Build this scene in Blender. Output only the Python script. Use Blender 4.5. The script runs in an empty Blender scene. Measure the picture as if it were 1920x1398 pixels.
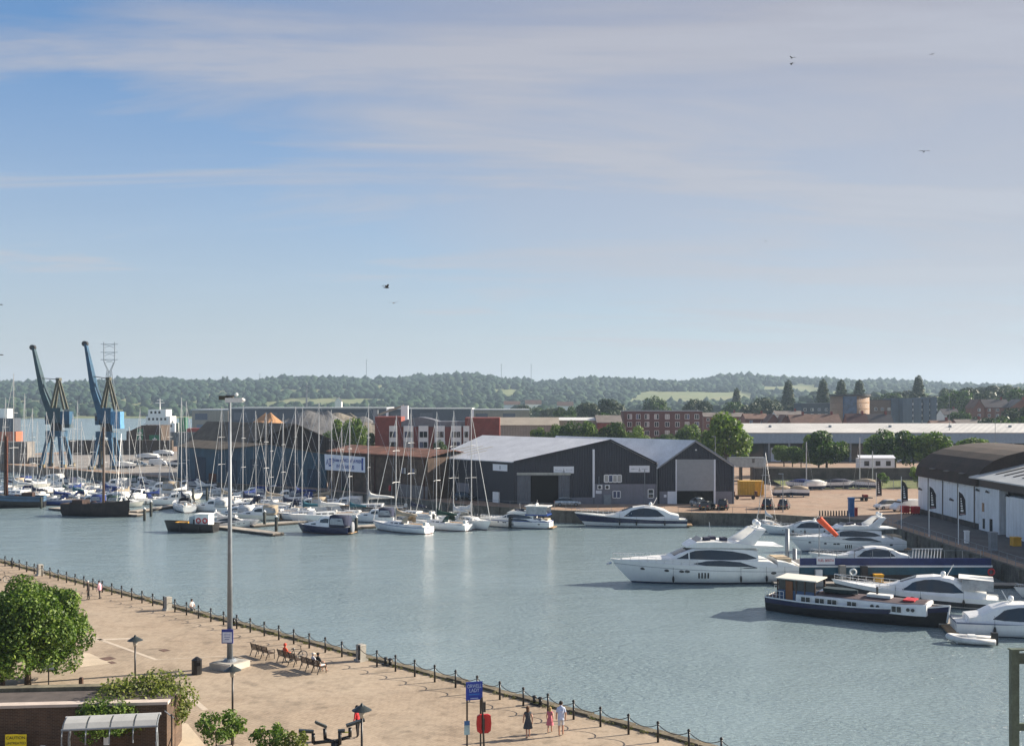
import bpy, bmesh, math, random
import numpy as np
from mathutils import Vector, Matrix
rnd = random.Random(11)
sc = bpy.context.scene
COL = sc.collection
rad = math.radians
# ------------------------------------------------------------------ camera, sky, sun, exposure
# level camera 20 m above the dock water, looking along +Y; F is its focal length in pixels of the 1920 px wide photograph
F, CU, HV, HC = 2000.0, 960.0, 755.0, 20.0
cam = bpy.data.cameras.new('camera'); camo = bpy.data.objects.new('camera', cam); COL.objects.link(camo)
camo.location = (0, 0, HC); camo.rotation_euler = (rad(90), 0, 0)
cam.sensor_width = 36; cam.lens = F/1920*36; cam.shift_y = (HV-699)/1920
cam.clip_start = 0.5; cam.clip_end = 20000
sc.camera = camo
SUN = Vector((0.90, 0.30, 0.445)).normalized()          # direction towards the sun
sl = bpy.data.lights.new('sun', 'SUN'); sl.energy = 5.0; sl.angle = rad(0.55); sl.color = (1.0, 0.90, 0.76)
so = bpy.data.objects.new('sun', sl); COL.objects.link(so)
so.rotation_euler = SUN.to_track_quat('Z', 'Y').to_euler(); so.location = (60, 20, 80)
vs = sc.view_settings; vs.view_transform = 'Standard'; vs.look = 'None'; vs.exposure = 1.17; vs.gamma = 1.0; vs.use_curve_mapping = False
sc.cycles.use_denoising = True
try: sc.cycles.denoiser = 'OPENIMAGEDENOISE'
except Exception: pass
sc.cycles.max_bounces = 6; sc.cycles.diffuse_bounces = 2; sc.cycles.glossy_bounces = 3; sc.cycles.transmission_bounces = 4
sc.cycles.volume_bounces = 0; sc.cycles.transparent_max_bounces = 8
sc.cycles.caustics_reflective = False; sc.cycles.caustics_refractive = False

def nn(nt, t, **kw):
    n = nt.nodes.new(t)
    for k, v in kw.items(): setattr(n, k, v)
    return n
def lk(nt, a, b): nt.links.new(a, b)
def math_n(nt, op, a, b=None, c=None):
    n = nn(nt, 'ShaderNodeMath', operation=op)
    for i, x in enumerate((a, b, c)):
        if x is None: continue
        if isinstance(x, (int, float)): n.inputs[i].default_value = x
        else: lk(nt, x, n.inputs[i])
    return n.outputs[0]
def mixc(nt, fac, a, b, blend='MIX'):
    n = nn(nt, 'ShaderNodeMix', data_type='RGBA', blend_type=blend)
    for i, x in ((0, fac), (6, a), (7, b)):
        if isinstance(x, (int, float)): n.inputs[i].default_value = x
        elif isinstance(x, (tuple, list)): n.inputs[i].default_value = (*x[:3], 1)
        else: lk(nt, x, n.inputs[i])
    return n.outputs[2]
def ramp(nt, fac, stops):
    n = nn(nt, 'ShaderNodeValToRGB'); e = n.color_ramp.elements
    while len(e) < len(stops): e.new(0.5)
    for i, (p, c) in enumerate(stops):
        e[i].position = p; e[i].color = (*c, 1) if isinstance(c, (tuple, list)) else (c, c, c, 1)
    lk(nt, fac, n.inputs[0]); return n.outputs[0]
def noise(nt, vec, scale, detail=3, rough=.55, dist=0):
    n = nn(nt, 'ShaderNodeTexNoise'); n.inputs['Scale'].default_value = scale; n.inputs['Detail'].default_value = detail
    n.inputs['Roughness'].default_value = rough; n.inputs['Distortion'].default_value = dist
    if vec is not None: lk(nt, vec, n.inputs['Vector'])
    return n.outputs['Fac']

# world: Nishita sky with thin high cirrus mixed in by direction
w = bpy.data.worlds.new('World'); sc.world = w; w.use_nodes = True
nt = w.node_tree; nt.nodes.clear()
sky = nn(nt, 'ShaderNodeTexSky', sky_type='NISHITA', sun_disc=False)
sky.sun_elevation = math.asin(SUN.z); sky.sun_rotation = math.atan2(SUN.x, SUN.y)
sky.altitude = 20; sky.air_density = 1.0; sky.dust_density = 0.35; sky.ozone_density = 3.0
tc = nn(nt, 'ShaderNodeTexCoord'); sp = nn(nt, 'ShaderNodeSeparateXYZ'); lk(nt, tc.outputs['Generated'], sp.inputs[0])
zz = math_n(nt, 'ADD', math_n(nt, 'MAXIMUM', sp.outputs['Z'], 0.0), 0.16)
cb = nn(nt, 'ShaderNodeCombineXYZ')
lk(nt, math_n(nt, 'DIVIDE', sp.outputs['X'], zz), cb.inputs[0]); lk(nt, math_n(nt, 'DIVIDE', sp.outputs['Y'], zz), cb.inputs[1])
mp = nn(nt, 'ShaderNodeMapping'); lk(nt, cb.outputs[0], mp.inputs[0])
mp.inputs['Rotation'].default_value = (0, 0, rad(-27)); mp.inputs['Scale'].default_value = (0.6, 2.3, 1); mp.inputs['Location'].default_value = (1.3, 0.4, 0)
c1 = noise(nt, mp.outputs[0], 1.0, 6, .58, .7)
mp2 = nn(nt, 'ShaderNodeMapping'); lk(nt, cb.outputs[0], mp2.inputs[0]); mp2.inputs['Scale'].default_value = (0.33, 0.5, 1); mp2.inputs['Location'].default_value = (0.2, 3.1, 0)
c2 = noise(nt, mp2.outputs[0], 1.0, 3, .5, .3)
wisps = ramp(nt, c1, [(0.46, 0.0), (0.63, 1.0)])
veil = ramp(nt, c2, [(0.36, 0.0), (0.66, 1.0)])
# the veil of high haze is thicker towards the sun
dt = nn(nt, 'ShaderNodeVectorMath', operation='DOT_PRODUCT'); lk(nt, tc.outputs['Generated'], dt.inputs[0]); dt.inputs[1].default_value = SUN
sunw = ramp(nt, dt.outputs['Value'], [(0.06, 0.0), (0.36, 0.6), (0.65, 0.84)])
f = math_n(nt, 'MULTIPLY', math_n(nt, 'MULTIPLY', wisps, 0.72), math_n(nt, 'SUBTRACT', 1.0, sunw))
f = math_n(nt, 'ADD', f, math_n(nt, 'MULTIPLY', veil, 0.16))
f = math_n(nt, 'MINIMUM', math_n(nt, 'ADD', f, sunw), 0.93)
low = math_n(nt, 'SUBTRACT', 1.0, math_n(nt, 'MINIMUM', math_n(nt, 'MULTIPLY', math_n(nt, 'MAXIMUM', sp.outputs['Z'], 0.0), 3.0), 1.0))
f = math_n(nt, 'MAXIMUM', f, math_n(nt, 'MULTIPLY', low, 0.92))
deep = mixc(nt, 1., sky.outputs[0], (.60, .80, .93), 'MULTIPLY')
ccol = mixc(nt, f, deep, mixc(nt, low, mixc(nt, wisps, (2.38, 2.40, 2.76), (2.8, 2.85, 3.2)), (3.3, 3.42, 3.68)))
bg = nn(nt, 'ShaderNodeBackground'); bg.inputs['Strength'].default_value = 0.076; lk(nt, ccol, bg.inputs[0])
ow = nn(nt, 'ShaderNodeOutputWorld'); lk(nt, bg.outputs[0], ow.inputs[0])

# ------------------------------------------------------------------ places in the photograph turned into points of the place
def P(u, v, z=0.0):
    D = F*(HC-z)/(v-HV); return Vector(((u-CU)/F*D, D, z))
def PD(u, v, D): return Vector(((u-CU)/F*D, D, HC-(v-HV)/F*D))
def XD(u, D): return (u-CU)/F*D
def ZD(v, D): return HC-(v-HV)/F*D

# ------------------------------------------------------------------ materials
MATS = {}
def newmat(name):
    m = bpy.data.materials.new(name); m.use_nodes = True; nt = m.node_tree; nt.nodes.clear()
    o = nn(nt, 'ShaderNodeOutputMaterial'); b = nn(nt, 'ShaderNodeBsdfPrincipled'); lk(nt, b.outputs[0], o.inputs[0])
    return m, nt, b, o
def mat(name, c=(.5, .5, .5), r=.6, m=0., var=.14, s=1.5, bump=0., bs=12., streak=0., clad=0., cd=.02, spec=.5, horiz=False):
    """painted/plain surface: base colour broken by two noises, optional fine relief, rain streaks and sheet-metal ribs"""
    if name in MATS: return MATS[name]
    M, nt, b, o = newmat(name)
    tcn = nn(nt, 'ShaderNodeTexCoord'); ob = tcn.outputs['Object']
    n1 = noise(nt, ob, s, 4, .6); n2 = noise(nt, ob, s*9, 2, .5)
    k = math_n(nt, 'ADD', math_n(nt, 'MULTIPLY', n1, .7), math_n(nt, 'MULTIPLY', n2, .3))
    lo = tuple(max(0, x*(1-var*2)) for x in c); hi = tuple(min(1, x*(1+var*1.6)) for x in c)
    colr = ramp(nt, k, [(.3, lo), (.7, hi)])
    if streak:
        mpn = nn(nt, 'ShaderNodeMapping'); mpn.inputs['Scale'].default_value = (2.2, 2.2, .12); lk(nt, ob, mpn.inputs[0])
        st = ramp(nt, noise(nt, mpn.outputs[0], 1.6, 4, .65), [(.45, 0.), (.72, 1.)])
        colr = mixc(nt, math_n(nt, 'MULTIPLY', st, streak), colr, (c[0]*.38, c[1]*.34, c[2]*.3))
    lk(nt, colr, b.inputs['Base Color'])
    rr = nn(nt, 'ShaderNodeMapRange'); lk(nt, n1, rr.inputs[0]); rr.inputs[3].default_value = max(.02, r-.1); rr.inputs[4].default_value = min(1, r+.12)
    lk(nt, rr.outputs[0], b.inputs['Roughness']); b.inputs['Metallic'].default_value = m; b.inputs['Specular IOR Level'].default_value = spec
    h = None
    if clad:
        s3 = nn(nt, 'ShaderNodeSeparateXYZ'); lk(nt, ob, s3.inputs[0])
        ax = s3.outputs['Z'] if horiz else math_n(nt, 'SUBTRACT', s3.outputs['X'], math_n(nt, 'MULTIPLY', s3.outputs['Y'], .6))
        h = math_n(nt, 'SINE', math_n(nt, 'MULTIPLY', ax, 6.2832/clad))
        bp = nn(nt, 'ShaderNodeBump'); bp.inputs['Strength'].default_value = 1; bp.inputs['Distance'].default_value = cd
        lk(nt, h, bp.inputs['Height']); lk(nt, bp.outputs[0], b.inputs['Normal'])
    elif bump:
        bp = nn(nt, 'ShaderNodeBump'); bp.inputs['Strength'].default_value = 1; bp.inputs['Distance'].default_value = bump
        lk(nt, noise(nt, ob, bs, 4, .6), bp.inputs['Height']); lk(nt, bp.outputs[0], b.inputs['Normal'])
    MATS[name] = M; return M
def brickmat(name, c1, c2, mort, bw=.225, bh=.075, var=.3, mott=.25):
    if name in MATS: return MATS[name]
    M, nt, b, o = newmat(name)
    tcn = nn(nt, 'ShaderNodeTexCoord'); s3 = nn(nt, 'ShaderNodeSeparateXYZ'); lk(nt, tcn.outputs['Object'], s3.inputs[0])
    cbn = nn(nt, 'ShaderNodeCombineXYZ'); lk(nt, math_n(nt, 'ADD', s3.outputs['X'], s3.outputs['Y']), cbn.inputs[0]); lk(nt, s3.outputs['Z'], cbn.inputs[1])
    br = nn(nt, 'ShaderNodeTexBrick'); lk(nt, cbn.outputs[0], br.inputs[0]); br.inputs['Scale'].default_value = 1
    br.inputs['Brick Width'].default_value = bw; br.inputs['Row Height'].default_value = bh; br.inputs['Mortar Size'].default_value = .008
    br.inputs['Color1'].default_value = (*c1, 1); br.inputs['Color2'].default_value = (*c2, 1); br.inputs['Mortar'].default_value = (*mort, 1)
    big = ramp(nt, noise(nt, tcn.outputs['Object'], .6, 5, .65), [(.35, 1-mott), (.7, 1+mott*.4)])
    lk(nt, mixc(nt, 1.0, br.outputs['Color'], big, 'MULTIPLY'), b.inputs['Base Color']); b.inputs['Roughness'].default_value = .85
    bp = nn(nt, 'ShaderNodeBump'); bp.inputs['Distance'].default_value = .008; lk(nt, math_n(nt, 'SUBTRACT', 1., br.outputs['Fac']), bp.inputs['Height']); lk(nt, bp.outputs[0], b.inputs['Normal'])
    MATS[name] = M; return M
def leafmat(name, cols, trans=.3):
    if name in MATS: return MATS[name]
    M, nt, b, o = newmat(name)
    g = nn(nt, 'ShaderNodeNewGeometry'); tcn = nn(nt, 'ShaderNodeTexCoord')
    k = math_n(nt, 'ADD', math_n(nt, 'MULTIPLY', g.outputs['Random Per Island'], .6), math_n(nt, 'MULTIPLY', noise(nt, tcn.outputs['Object'], .7, 2), .4))
    cr = ramp(nt, k, [(.2, cols[0]), (.5, cols[1]), (.8, cols[2])])
    lk(nt, cr, b.inputs['Base Color']); b.inputs['Roughness'].default_value = .55; b.inputs['Specular IOR Level'].default_value = .35
    t = nn(nt, 'ShaderNodeBsdfTranslucent'); lk(nt, mixc(nt, 1., cr, (1., 1.25, .45), 'MULTIPLY'), t.inputs[0])
    mx = nn(nt, 'ShaderNodeMixShader'); mx.inputs[0].default_value = trans
    lk(nt, b.outputs[0], mx.inputs[1]); lk(nt, t.outputs[0], mx.inputs[2]); lk(nt, mx.outputs[0], o.inputs[0])
    MATS[name] = M; return M
def glassmat():
    M, nt, b, o = newmat('window_glass'); b.inputs['Base Color'].default_value = (.015, .02, .026, 1); b.inputs['Roughness'].default_value = .06
    b.inputs['Specular IOR Level'].default_value = .7
    tcn = nn(nt, 'ShaderNodeTexCoord'); bp = nn(nt, 'ShaderNodeBump'); bp.inputs['Distance'].default_value = .01; bp.inputs['Strength'].default_value = .3
    lk(nt, noise(nt, tcn.outputs['Object'], 1.3, 2), bp.inputs['Height']); lk(nt, bp.outputs[0], b.inputs['Normal'])
    return M
GLASS = glassmat()
WHITE = mat('white_gelcoat', (.80, .80, .78), .25, var=.03, s=.8, streak=.06)
CREAM = mat('cream_gelcoat', (.74, .70, .60), .35, var=.05)
NAVY = mat('navy_gelcoat', (.012, .018, .06), .2, var=.1)
BLUEH = mat('blue_gelcoat', (.02, .06, .25), .3, var=.12)
BLACKH = mat('black_hull_paint', (.014, .013, .014), .45, var=.3, streak=.2)
REDB = mat('antifouling_red', (.10, .025, .02), .8, var=.25)
BLUB = mat('antifouling_blue', (.02, .035, .09), .8, var=.25)
TEAK = mat('teak_deck', (.30, .19, .10), .75, var=.2, s=3)
DKGREY = mat('dark_grey_plastic', (.03, .03, .033), .5)
BLACK = mat('black_paint', (.012, .012, .013), .4, var=.3)
STEEL = mat('stainless_steel', (.62, .62, .63), .28, 1., var=.05)
ALU = mat('aluminium_mast', (.50, .50, .50), .45, .3, var=.08)
GALV = mat('galvanised_steel', (.22, .245, .27), .5, .3, var=.12, streak=.2)
BROWNW = mat('brown_varnished_wood', (.055, .024, .012), .5, var=.3, s=3)
CLEAR = mat('clear_vinyl', (.34, .36, .38), .12, var=.2)
RUBBER = mat('black_rubber', (.012, .012, .012), .75)
WPAINT = mat('white_paint', (.78, .78, .76), .5, var=.06)
REDP = mat('red_paint', (.50, .018, .022), .4, var=.12)
YEL = mat('yellow_paint', (.72, .36, .02), .5, var=.12)
ORANGE = mat('orange_cloth', (.78, .10, .03), .8, var=.12)
CONC = mat('concrete', (.34, .32, .28), .9, var=.2, s=.9, bump=.01, streak=.25)
COVER = {'blue': mat('blue_canvas', (.012, .035, .17), .85, var=.25), 'navy': mat('navy_canvas', (.012, .018, .05), .85, var=.25),
         'beige': mat('beige_canvas', (.42, .34, .24), .85, var=.15), 'green': mat('green_canvas', (.012, .05, .035), .85, var=.25),
         'white': mat('white_canvas', (.62, .62, .60), .85, var=.1), 'teal': mat('teal_canvas', (.01, .09, .13), .85, var=.2), 'brown': mat('tan_sail', (.10, .03, .016), .9, var=.3, s=2)}

# ------------------------------------------------------------------ mesh helpers
class MB:
    def __init__(s): s.v = []; s.f = []
    def add(s, vs, fs):
        o = len(s.v); s.v += [tuple(p) for p in vs]; s.f += [tuple(i+o for i in q) for q in fs]; return s
    def box(s, x0, x1, y0, y1, z0, z1):
        return s.add([(x, y, z) for z in (z0, z1) for y in (y0, y1) for x in (x0, x1)],
                     [(0, 2, 3, 1), (4, 5, 7, 6), (0, 1, 5, 4), (2, 6, 7, 3), (0, 4, 6, 2), (1, 3, 7, 5)])
    def cbox(s, c, sz, rz=0, tilt=0):
        m = Matrix.Translation(Vector(c)) @ Matrix.Rotation(rz, 4, 'Z') @ Matrix.Rotation(tilt, 4, 'Y')
        h = [k/2 for k in sz]; o = len(s.v); s.box(-h[0], h[0], -h[1], h[1], -h[2], h[2])
        s.v[o:] = [tuple(m @ Vector(p)) for p in s.v[o:]]; return s
    def cyl(s, a, b, r0, r1=None, n=8, cap=True):
        a, b = Vector(a), Vector(b); r1 = r0 if r1 is None else r1
        d = (b-a).normalized(); x = d.orthogonal().normalized(); y = d.cross(x)
        vs = [c+(x*math.cos(6.28319*i/n)+y*math.sin(6.28319*i/n))*r for c, r in ((a, r0), (b, r1)) for i in range(n)]
        fs = [(i, (i+1) % n, n+(i+1) % n, n+i) for i in range(n)]
        if cap: fs += [tuple(range(n-1, -1, -1)), tuple(range(n, 2*n))]
        return s.add(vs, fs)
    def tube(s, pts, r, n=6, taper=None):
        for i in range(len(pts)-1):
            r0 = r if taper is None else r+(taper-r)*i/(len(pts)-1); r1 = r if taper is None else r+(taper-r)*(i+1)/(len(pts)-1)
            s.cyl(pts[i], pts[i+1], r0, r1, n)
        return s
    def ell(s, c, rx, ry, rz, n=10, m=6):
        vs = [(c[0], c[1], c[2]-rz)]
        for j in range(1, m):
            t = math.pi*j/m
            vs += [(c[0]+rx*math.sin(t)*math.cos(6.28319*i/n), c[1]+ry*math.sin(t)*math.sin(6.28319*i/n), c[2]-rz*math.cos(t)) for i in range(n)]
        vs.append((c[0], c[1], c[2]+rz)); fs = [(0, 1+(i+1) % n, 1+i) for i in range(n)]
        for j in range(m-2): fs += [(1+j*n+i, 1+j*n+(i+1) % n, 1+(j+1)*n+(i+1) % n, 1+(j+1)*n+i) for i in range(n)]
        fs += [(len(vs)-1, 1+(m-2)*n+i, 1+(m-2)*n+(i+1) % n) for i in range(n)]
        return s.add(vs, fs)
    def prism(s, poly, z0, z1):
        n = len(poly); return s.add([(p[0], p[1], z0) for p in poly]+[(p[0], p[1], z1) for p in poly],
            [tuple(range(n-1, -1, -1)), tuple(range(n, 2*n))]+[(i, (i+1) % n, n+(i+1) % n, n+i) for i in range(n)])
    def slab(s, poly, off):
        n = len(poly); off = Vector(off); return s.add([Vector(p) for p in poly]+[Vector(p)+off for p in poly],
            [tuple(range(n-1, -1, -1)), tuple(range(n, 2*n))]+[(i, (i+1) % n, n+(i+1) % n, n+i) for i in range(n)])
    def loft(s, rings, closed=True, caps=True):
        n = len(rings[0]); o = len(s.v)
        for r in rings: s.v += [tuple(p) for p in r]
        m = n if closed else n-1
        for j in range(len(rings)-1):
            s.f += [(o+j*n+i, o+j*n+(i+1) % n, o+(j+1)*n+(i+1) % n, o+(j+1)*n+i) for i in range(m)]
        if caps: s.f += [tuple(o+i for i in range(n-1, -1, -1)), tuple(o+(len(rings)-1)*n+i for i in range(n))]
        return s
    def mesh(s, name, smooth=False):
        me = bpy.data.meshes.new(name); me.from_pydata(s.v, [], s.f)
        bm = bmesh.new(); bm.from_mesh(me); bmesh.ops.recalc_face_normals(bm, faces=bm.faces); bm.to_mesh(me); bm.free()
        if smooth: me.polygons.foreach_set('use_smooth', [True]*len(me.polygons))
        return me
    def build(s, name, m, parent=None, smooth=False, loc=None, rz=0):
        me = s.mesh(name, smooth); o = bpy.data.objects.new(name, me); COL.objects.link(o)
        for k in (m if isinstance(m, (list, tuple)) else [m]): me.materials.append(k)
        if parent is not None: o.parent = parent
        if loc is not None: o.location = loc
        if rz: o.rotation_euler = (0, 0, rz)
        return o
def tag(o, label, cat, group=None, kind=None):
    if label: o['label'] = label
    if cat: o['category'] = cat
    if group: o['group'] = group
    if kind: o['kind'] = kind
    return o
def struct(o, kind='structure', label=None):
    o['kind'] = kind
    if label: o['label'] = label
    return o
def thing(name, label, cat, loc=(0, 0, 0), rz=0, group=None):
    o = bpy.data.objects.new(name, None); COL.objects.link(o); o.location = loc; o.rotation_euler = (0, 0, rz); o.empty_display_size = .3
    return tag(o, label, cat, group)
def copy_tree(o, parent=None):
    c = o.copy(); COL.objects.link(c); c.parent = parent
    for ch in [k for k in bpy.data.objects if k.parent == o] if parent is None else list(o.children): copy_tree(ch, c)
    return c
def lettering(txt, size, m, parent, loc, rot=(rad(90), 0, 0), align='CENTER', ext=.01, name='lettering', sx=1.):
    c = bpy.data.curves.new(name, 'FONT'); c.body = txt; c.size = size; c.extrude = ext; c.align_x = align; c.align_y = 'CENTER'
    o = bpy.data.objects.new(name, c); COL.objects.link(o); c.materials.append(m); o.parent = parent; o.location = loc; o.rotation_euler = rot
    o.scale = (sx, 1, 1); return o
def lerp(a, b, t): return a+(b-a)*t
def interp(x, tab):
    if x <= tab[0][0]: return tab[0][1]
    for (x0, y0), (x1, y1) in zip(tab, tab[1:]):
        if x <= x1: return lerp(y0, y1, (x-x0)/(x1-x0))
    return tab[-1][1]
def sstep(a, b, x):
    t = min(1, max(0, (x-a)/(b-a))); return t*t*(3-2*t)
def pymesh(name, v, f, m, parent=None, smooth=False):
    """numpy verts (n,3) and faces (m,k) to an object"""
    me = bpy.data.meshes.new(name); k = f.shape[1]
    me.vertices.add(len(v)); me.vertices.foreach_set('co', v.astype(np.float32).ravel())
    me.loops.add(f.size); me.loops.foreach_set('vertex_index', f.astype(np.int32).ravel())
    me.polygons.add(len(f)); me.polygons.foreach_set('loop_start', np.arange(0, f.size, k, dtype=np.int32))
    me.update(calc_edges=True); me.validate()
    if smooth: me.polygons.foreach_set('use_smooth', [True]*len(me.polygons))
    me.materials.append(m); o = bpy.data.objects.new(name, me); COL.objects.link(o)
    if parent is not None: o.parent = parent
    return o
# ------------------------------------------------------------------ the setting: water, land, quays
def water_mat():
    M, nt, b, o = newmat('dock_water')
    tcn = nn(nt, 'ShaderNodeTexCoord'); ob = tcn.outputs['Object']
    mpn = nn(nt, 'ShaderNodeMapping'); lk(nt, ob, mpn.inputs[0]); mpn.inputs['Rotation'].default_value = (0, 0, rad(25)); mpn.inputs['Scale'].default_value = (.75, 1.5, 1)
    a = noise(nt, mpn.outputs[0], 2.3, 4, .6, .4); c = noise(nt, mpn.outputs[0], .22, 2, .5); d = noise(nt, ob, .035, 3, .6)
    b.inputs['Base Color'].default_value = (.225, .30, .315, 1); b.inputs['IOR'].default_value = 1.75
    rr = nn(nt, 'ShaderNodeMapRange'); lk(nt, d, rr.inputs[0]); rr.inputs[1].default_value = .35; rr.inputs[2].default_value = .65; rr.inputs[3].default_value = .08; rr.inputs[4].default_value = .15
    lk(nt, rr.outputs[0], b.inputs['Roughness']); b.inputs['Specular IOR Level'].default_value = .75
    amp = nn(nt, 'ShaderNodeMapRange'); lk(nt, d, amp.inputs[0]); amp.inputs[1].default_value = .4; amp.inputs[2].default_value = .6; amp.inputs[3].default_value = .55; amp.inputs[4].default_value = 1.
    h = math_n(nt, 'ADD', math_n(nt, 'MULTIPLY', a, .55), math_n(nt, 'MULTIPLY', c, .8))
    bp = nn(nt, 'ShaderNodeBump'); bp.inputs['Distance'].default_value = .42; lk(nt, amp.outputs[0], bp.inputs['Strength'])
    lk(nt, h, bp.inputs['Height']); lk(nt, bp.outputs[0], b.inputs['Normal'])
    return M
wv = np.array([(-6000, -200, 0), (6000, -200, 0), (6000, 4000, 0), (-6000, 4000, 0)], float)
struct(pymesh('water', wv, np.array([(0, 1, 2, 3)]), water_mat()))

def paving_mat(name, c1, c2, c3, bw=.42, bh=.21):
    M, nt, b, o = newmat(name)
    tcn = nn(nt, 'ShaderNodeTexCoord'); ob = tcn.outputs['Object']
    mpn = nn(nt, 'ShaderNodeMapping'); lk(nt, ob, mpn.inputs[0]); mpn.inputs['Rotation'].default_value = (0, 0, rad(43.8))
    br = nn(nt, 'ShaderNodeTexBrick'); lk(nt, mpn.outputs[0], br.inputs[0]); br.inputs['Scale'].default_value = 1
    br.inputs['Brick Width'].default_value = bw; br.inputs['Row Height'].default_value = bh; br.inputs['Mortar Size'].default_value = .012
    br.inputs['Color1'].default_value = (*c1, 1); br.inputs['Color2'].default_value = (*c2, 1); br.inputs['Mortar'].default_value = (*[x*.6 for x in c1], 1)
    big = noise(nt, ob, .09, 5, .62, .5); fine = noise(nt, ob, 2.4, 4, .7)
    c = mixc(nt, math_n(nt, 'MULTIPLY', ramp(nt, big, [(.42, 0.), (.62, 1.)]), .55), br.outputs['Color'], c3)
    c = mixc(nt, 1., c, ramp(nt, fine, [(.25, .74), (.5, 1.), (.8, 1.12)]), 'MULTIPLY')
    spots = mixc(nt, 1., ramp(nt, noise(nt, ob, .8, 2, .4), [(.62, 1.), (.74, .74)]), ramp(nt, noise(nt, ob, .25, 5, .7, 1.), [(.35, .80), (.5, 1.), (.7, 1.07)]), 'MULTIPLY')
    lk(nt, mixc(nt, 1., c, spots, 'MULTIPLY'), b.inputs['Base Color']); b.inputs['Roughness'].default_value = .9; b.inputs['Specular IOR Level'].default_value = .25
    bp = nn(nt, 'ShaderNodeBump'); bp.inputs['Distance'].default_value = .012; lk(nt, fine, bp.inputs['Height']); lk(nt, bp.outputs[0], b.inputs['Normal'])
    return M
PAVE = paving_mat('beige_block_paving', (.37, .29, .212), (.335, .26, .188), (.40, .33, .25))
PALEP = mat('pale_stone_band', (.50, .42, .33), .9, var=.1, s=2)
STONE = mat('weathered_quay_stone', (.13, .12, .10), .9, var=.35, s=.8, bump=.03, bs=3, streak=.5)
QED = Vector((-.722, .692, 0)); QEN = Vector((.692, .722, 0)); QE0 = Vector((10.1, 56.25, 2.0))   # quay edge: direction, normal to the water, a point
def qe(s, inn=0., z=2.0): p = QE0+QED*s-QEN*inn; return Vector((p.x, p.y, z))
nq = [qe(-95)[:2], qe(330)[:2], (-330, 250), (-330, -40), (60, -40)]
struct(MB().prism(nq, -3, 2.0).build('near_quay', PAVE))
QWALL = struct(MB().slab([qe(-95, -.03, -3), qe(330, -.03, -3), qe(330, -.03, 1.75), qe(-95, -.03, 1.75)], QEN*.12).build('quay_wall', STONE))
EDGE = mat('mossy_coping_stone', (.15, .125, .085), .95, var=.4, s=.7, bump=.03, bs=5, streak=.3)
for k in range(-30, 105):                                    # coping stones along the edge, uneven
    a, b_ = k*1.5+.03, k*1.5+1.47; h = 2.13+.04*math.sin(k*2.7); i0 = .02*math.sin(k*5.1)
    MB().slab([qe(a, -.12+i0, 1.7), qe(b_, -.12+i0, 1.7), qe(b_, .46+i0, 1.7), qe(a, .46+i0, 1.7)], (0, 0, h-1.7)).build('coping_stone', EDGE, QWALL)
bands = MB()
for (u0, v0, u1, v1, wd) in ((165, 1190, 293, 1236, .28), (166, 1199, 258, 1196, .5), (345, 1296, 385, 1330, .35), (293, 1236, 560, 1222, .12)):
    a, b_ = P(u0, v0, 2.004), P(u1, v1, 2.004); d = (b_-a).normalized(); n_ = Vector((-d.y, d.x, 0))*wd*.5
    bands.slab([a-n_, b_-n_, b_+n_, a+n_], (0, 0, .004))
struct(bands.build('paving_bands', PALEP))
PALEC = mat('pale_concrete_slab', (.50, .41, .30), .9, var=.1, s=.7)
pp = MB()
for q in (((150, 1222), (168, 1224), (210, 1243), (150, 1250)), ((322, 1345), (352, 1356), (420, 1440), (322, 1440))):
    pp.prism([P(u, v, 2.0)[:2] for u, v in q], 2.003, 2.007)
struct(pp.build('pale_paving_patch', PALEC))
for i, (u, v, wd, ln) in enumerate(((202, 1234, 1.0, .8), (210, 1241.5, .7, .35), (308, 1218.5, .8, .5))):
    p = P(u, v, 2.0); m = MB().cbox((0, 0, .008), (wd, ln, .012), 0); m.cbox((0, 0, .012), (wd*.8, ln*.75, .012))
    tag(m.build('drain_cover', mat('rusty_cast_iron', (.13, .075, .055), .8, var=.3), loc=(p.x, p.y, 2.0), rz=rad(-44)),
        ['large rusty drain cover in the paving near the big tree', 'small narrow drain cover beside the larger one near the big tree', 'drain cover in the paving left of the tall light mast'][i], 'drain cover')

# island quay on the far side and the quay on the right
ISL = [(-120, 288), (-80, 253), (-56, 232), (-30, 211), (-6.7, 187), (9, 178), (41, 173), (55.3, 163), (55.3, 60)]
isl = ISL+[(420, 60), (420, 480), (-118, 480), (-172, 380), (-172, 334)]
YARD = paving_mat('pink_yard_paving', (.33, .225, .16), (.30, .20, .14), (.33, .26, .20), .5, .25)
struct(MB().prism(isl[::-1], -3, 2.0).build('island_quay', YARD))
ASPH = mat('worn_asphalt', (.085, .08, .078), .9, var=.25, s=.35, bump=.008, bs=20)
struct(MB().prism([(57.2, 60), (67, 60), (67, 176), (57.2, 160)], 2.003, 2.008).build('quay_road', ASPH))
struct(MB().prism([(-118, 292), (-66, 247), (-60, 262), (-90, 330), (-118, 400), (-165, 372), (-165, 338)], 2.003, 2.008).build('cargo_apron', mat('grey_apron', (.24, .22, .20), .9, var=.2, s=.2)))
wall = MB()
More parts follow.
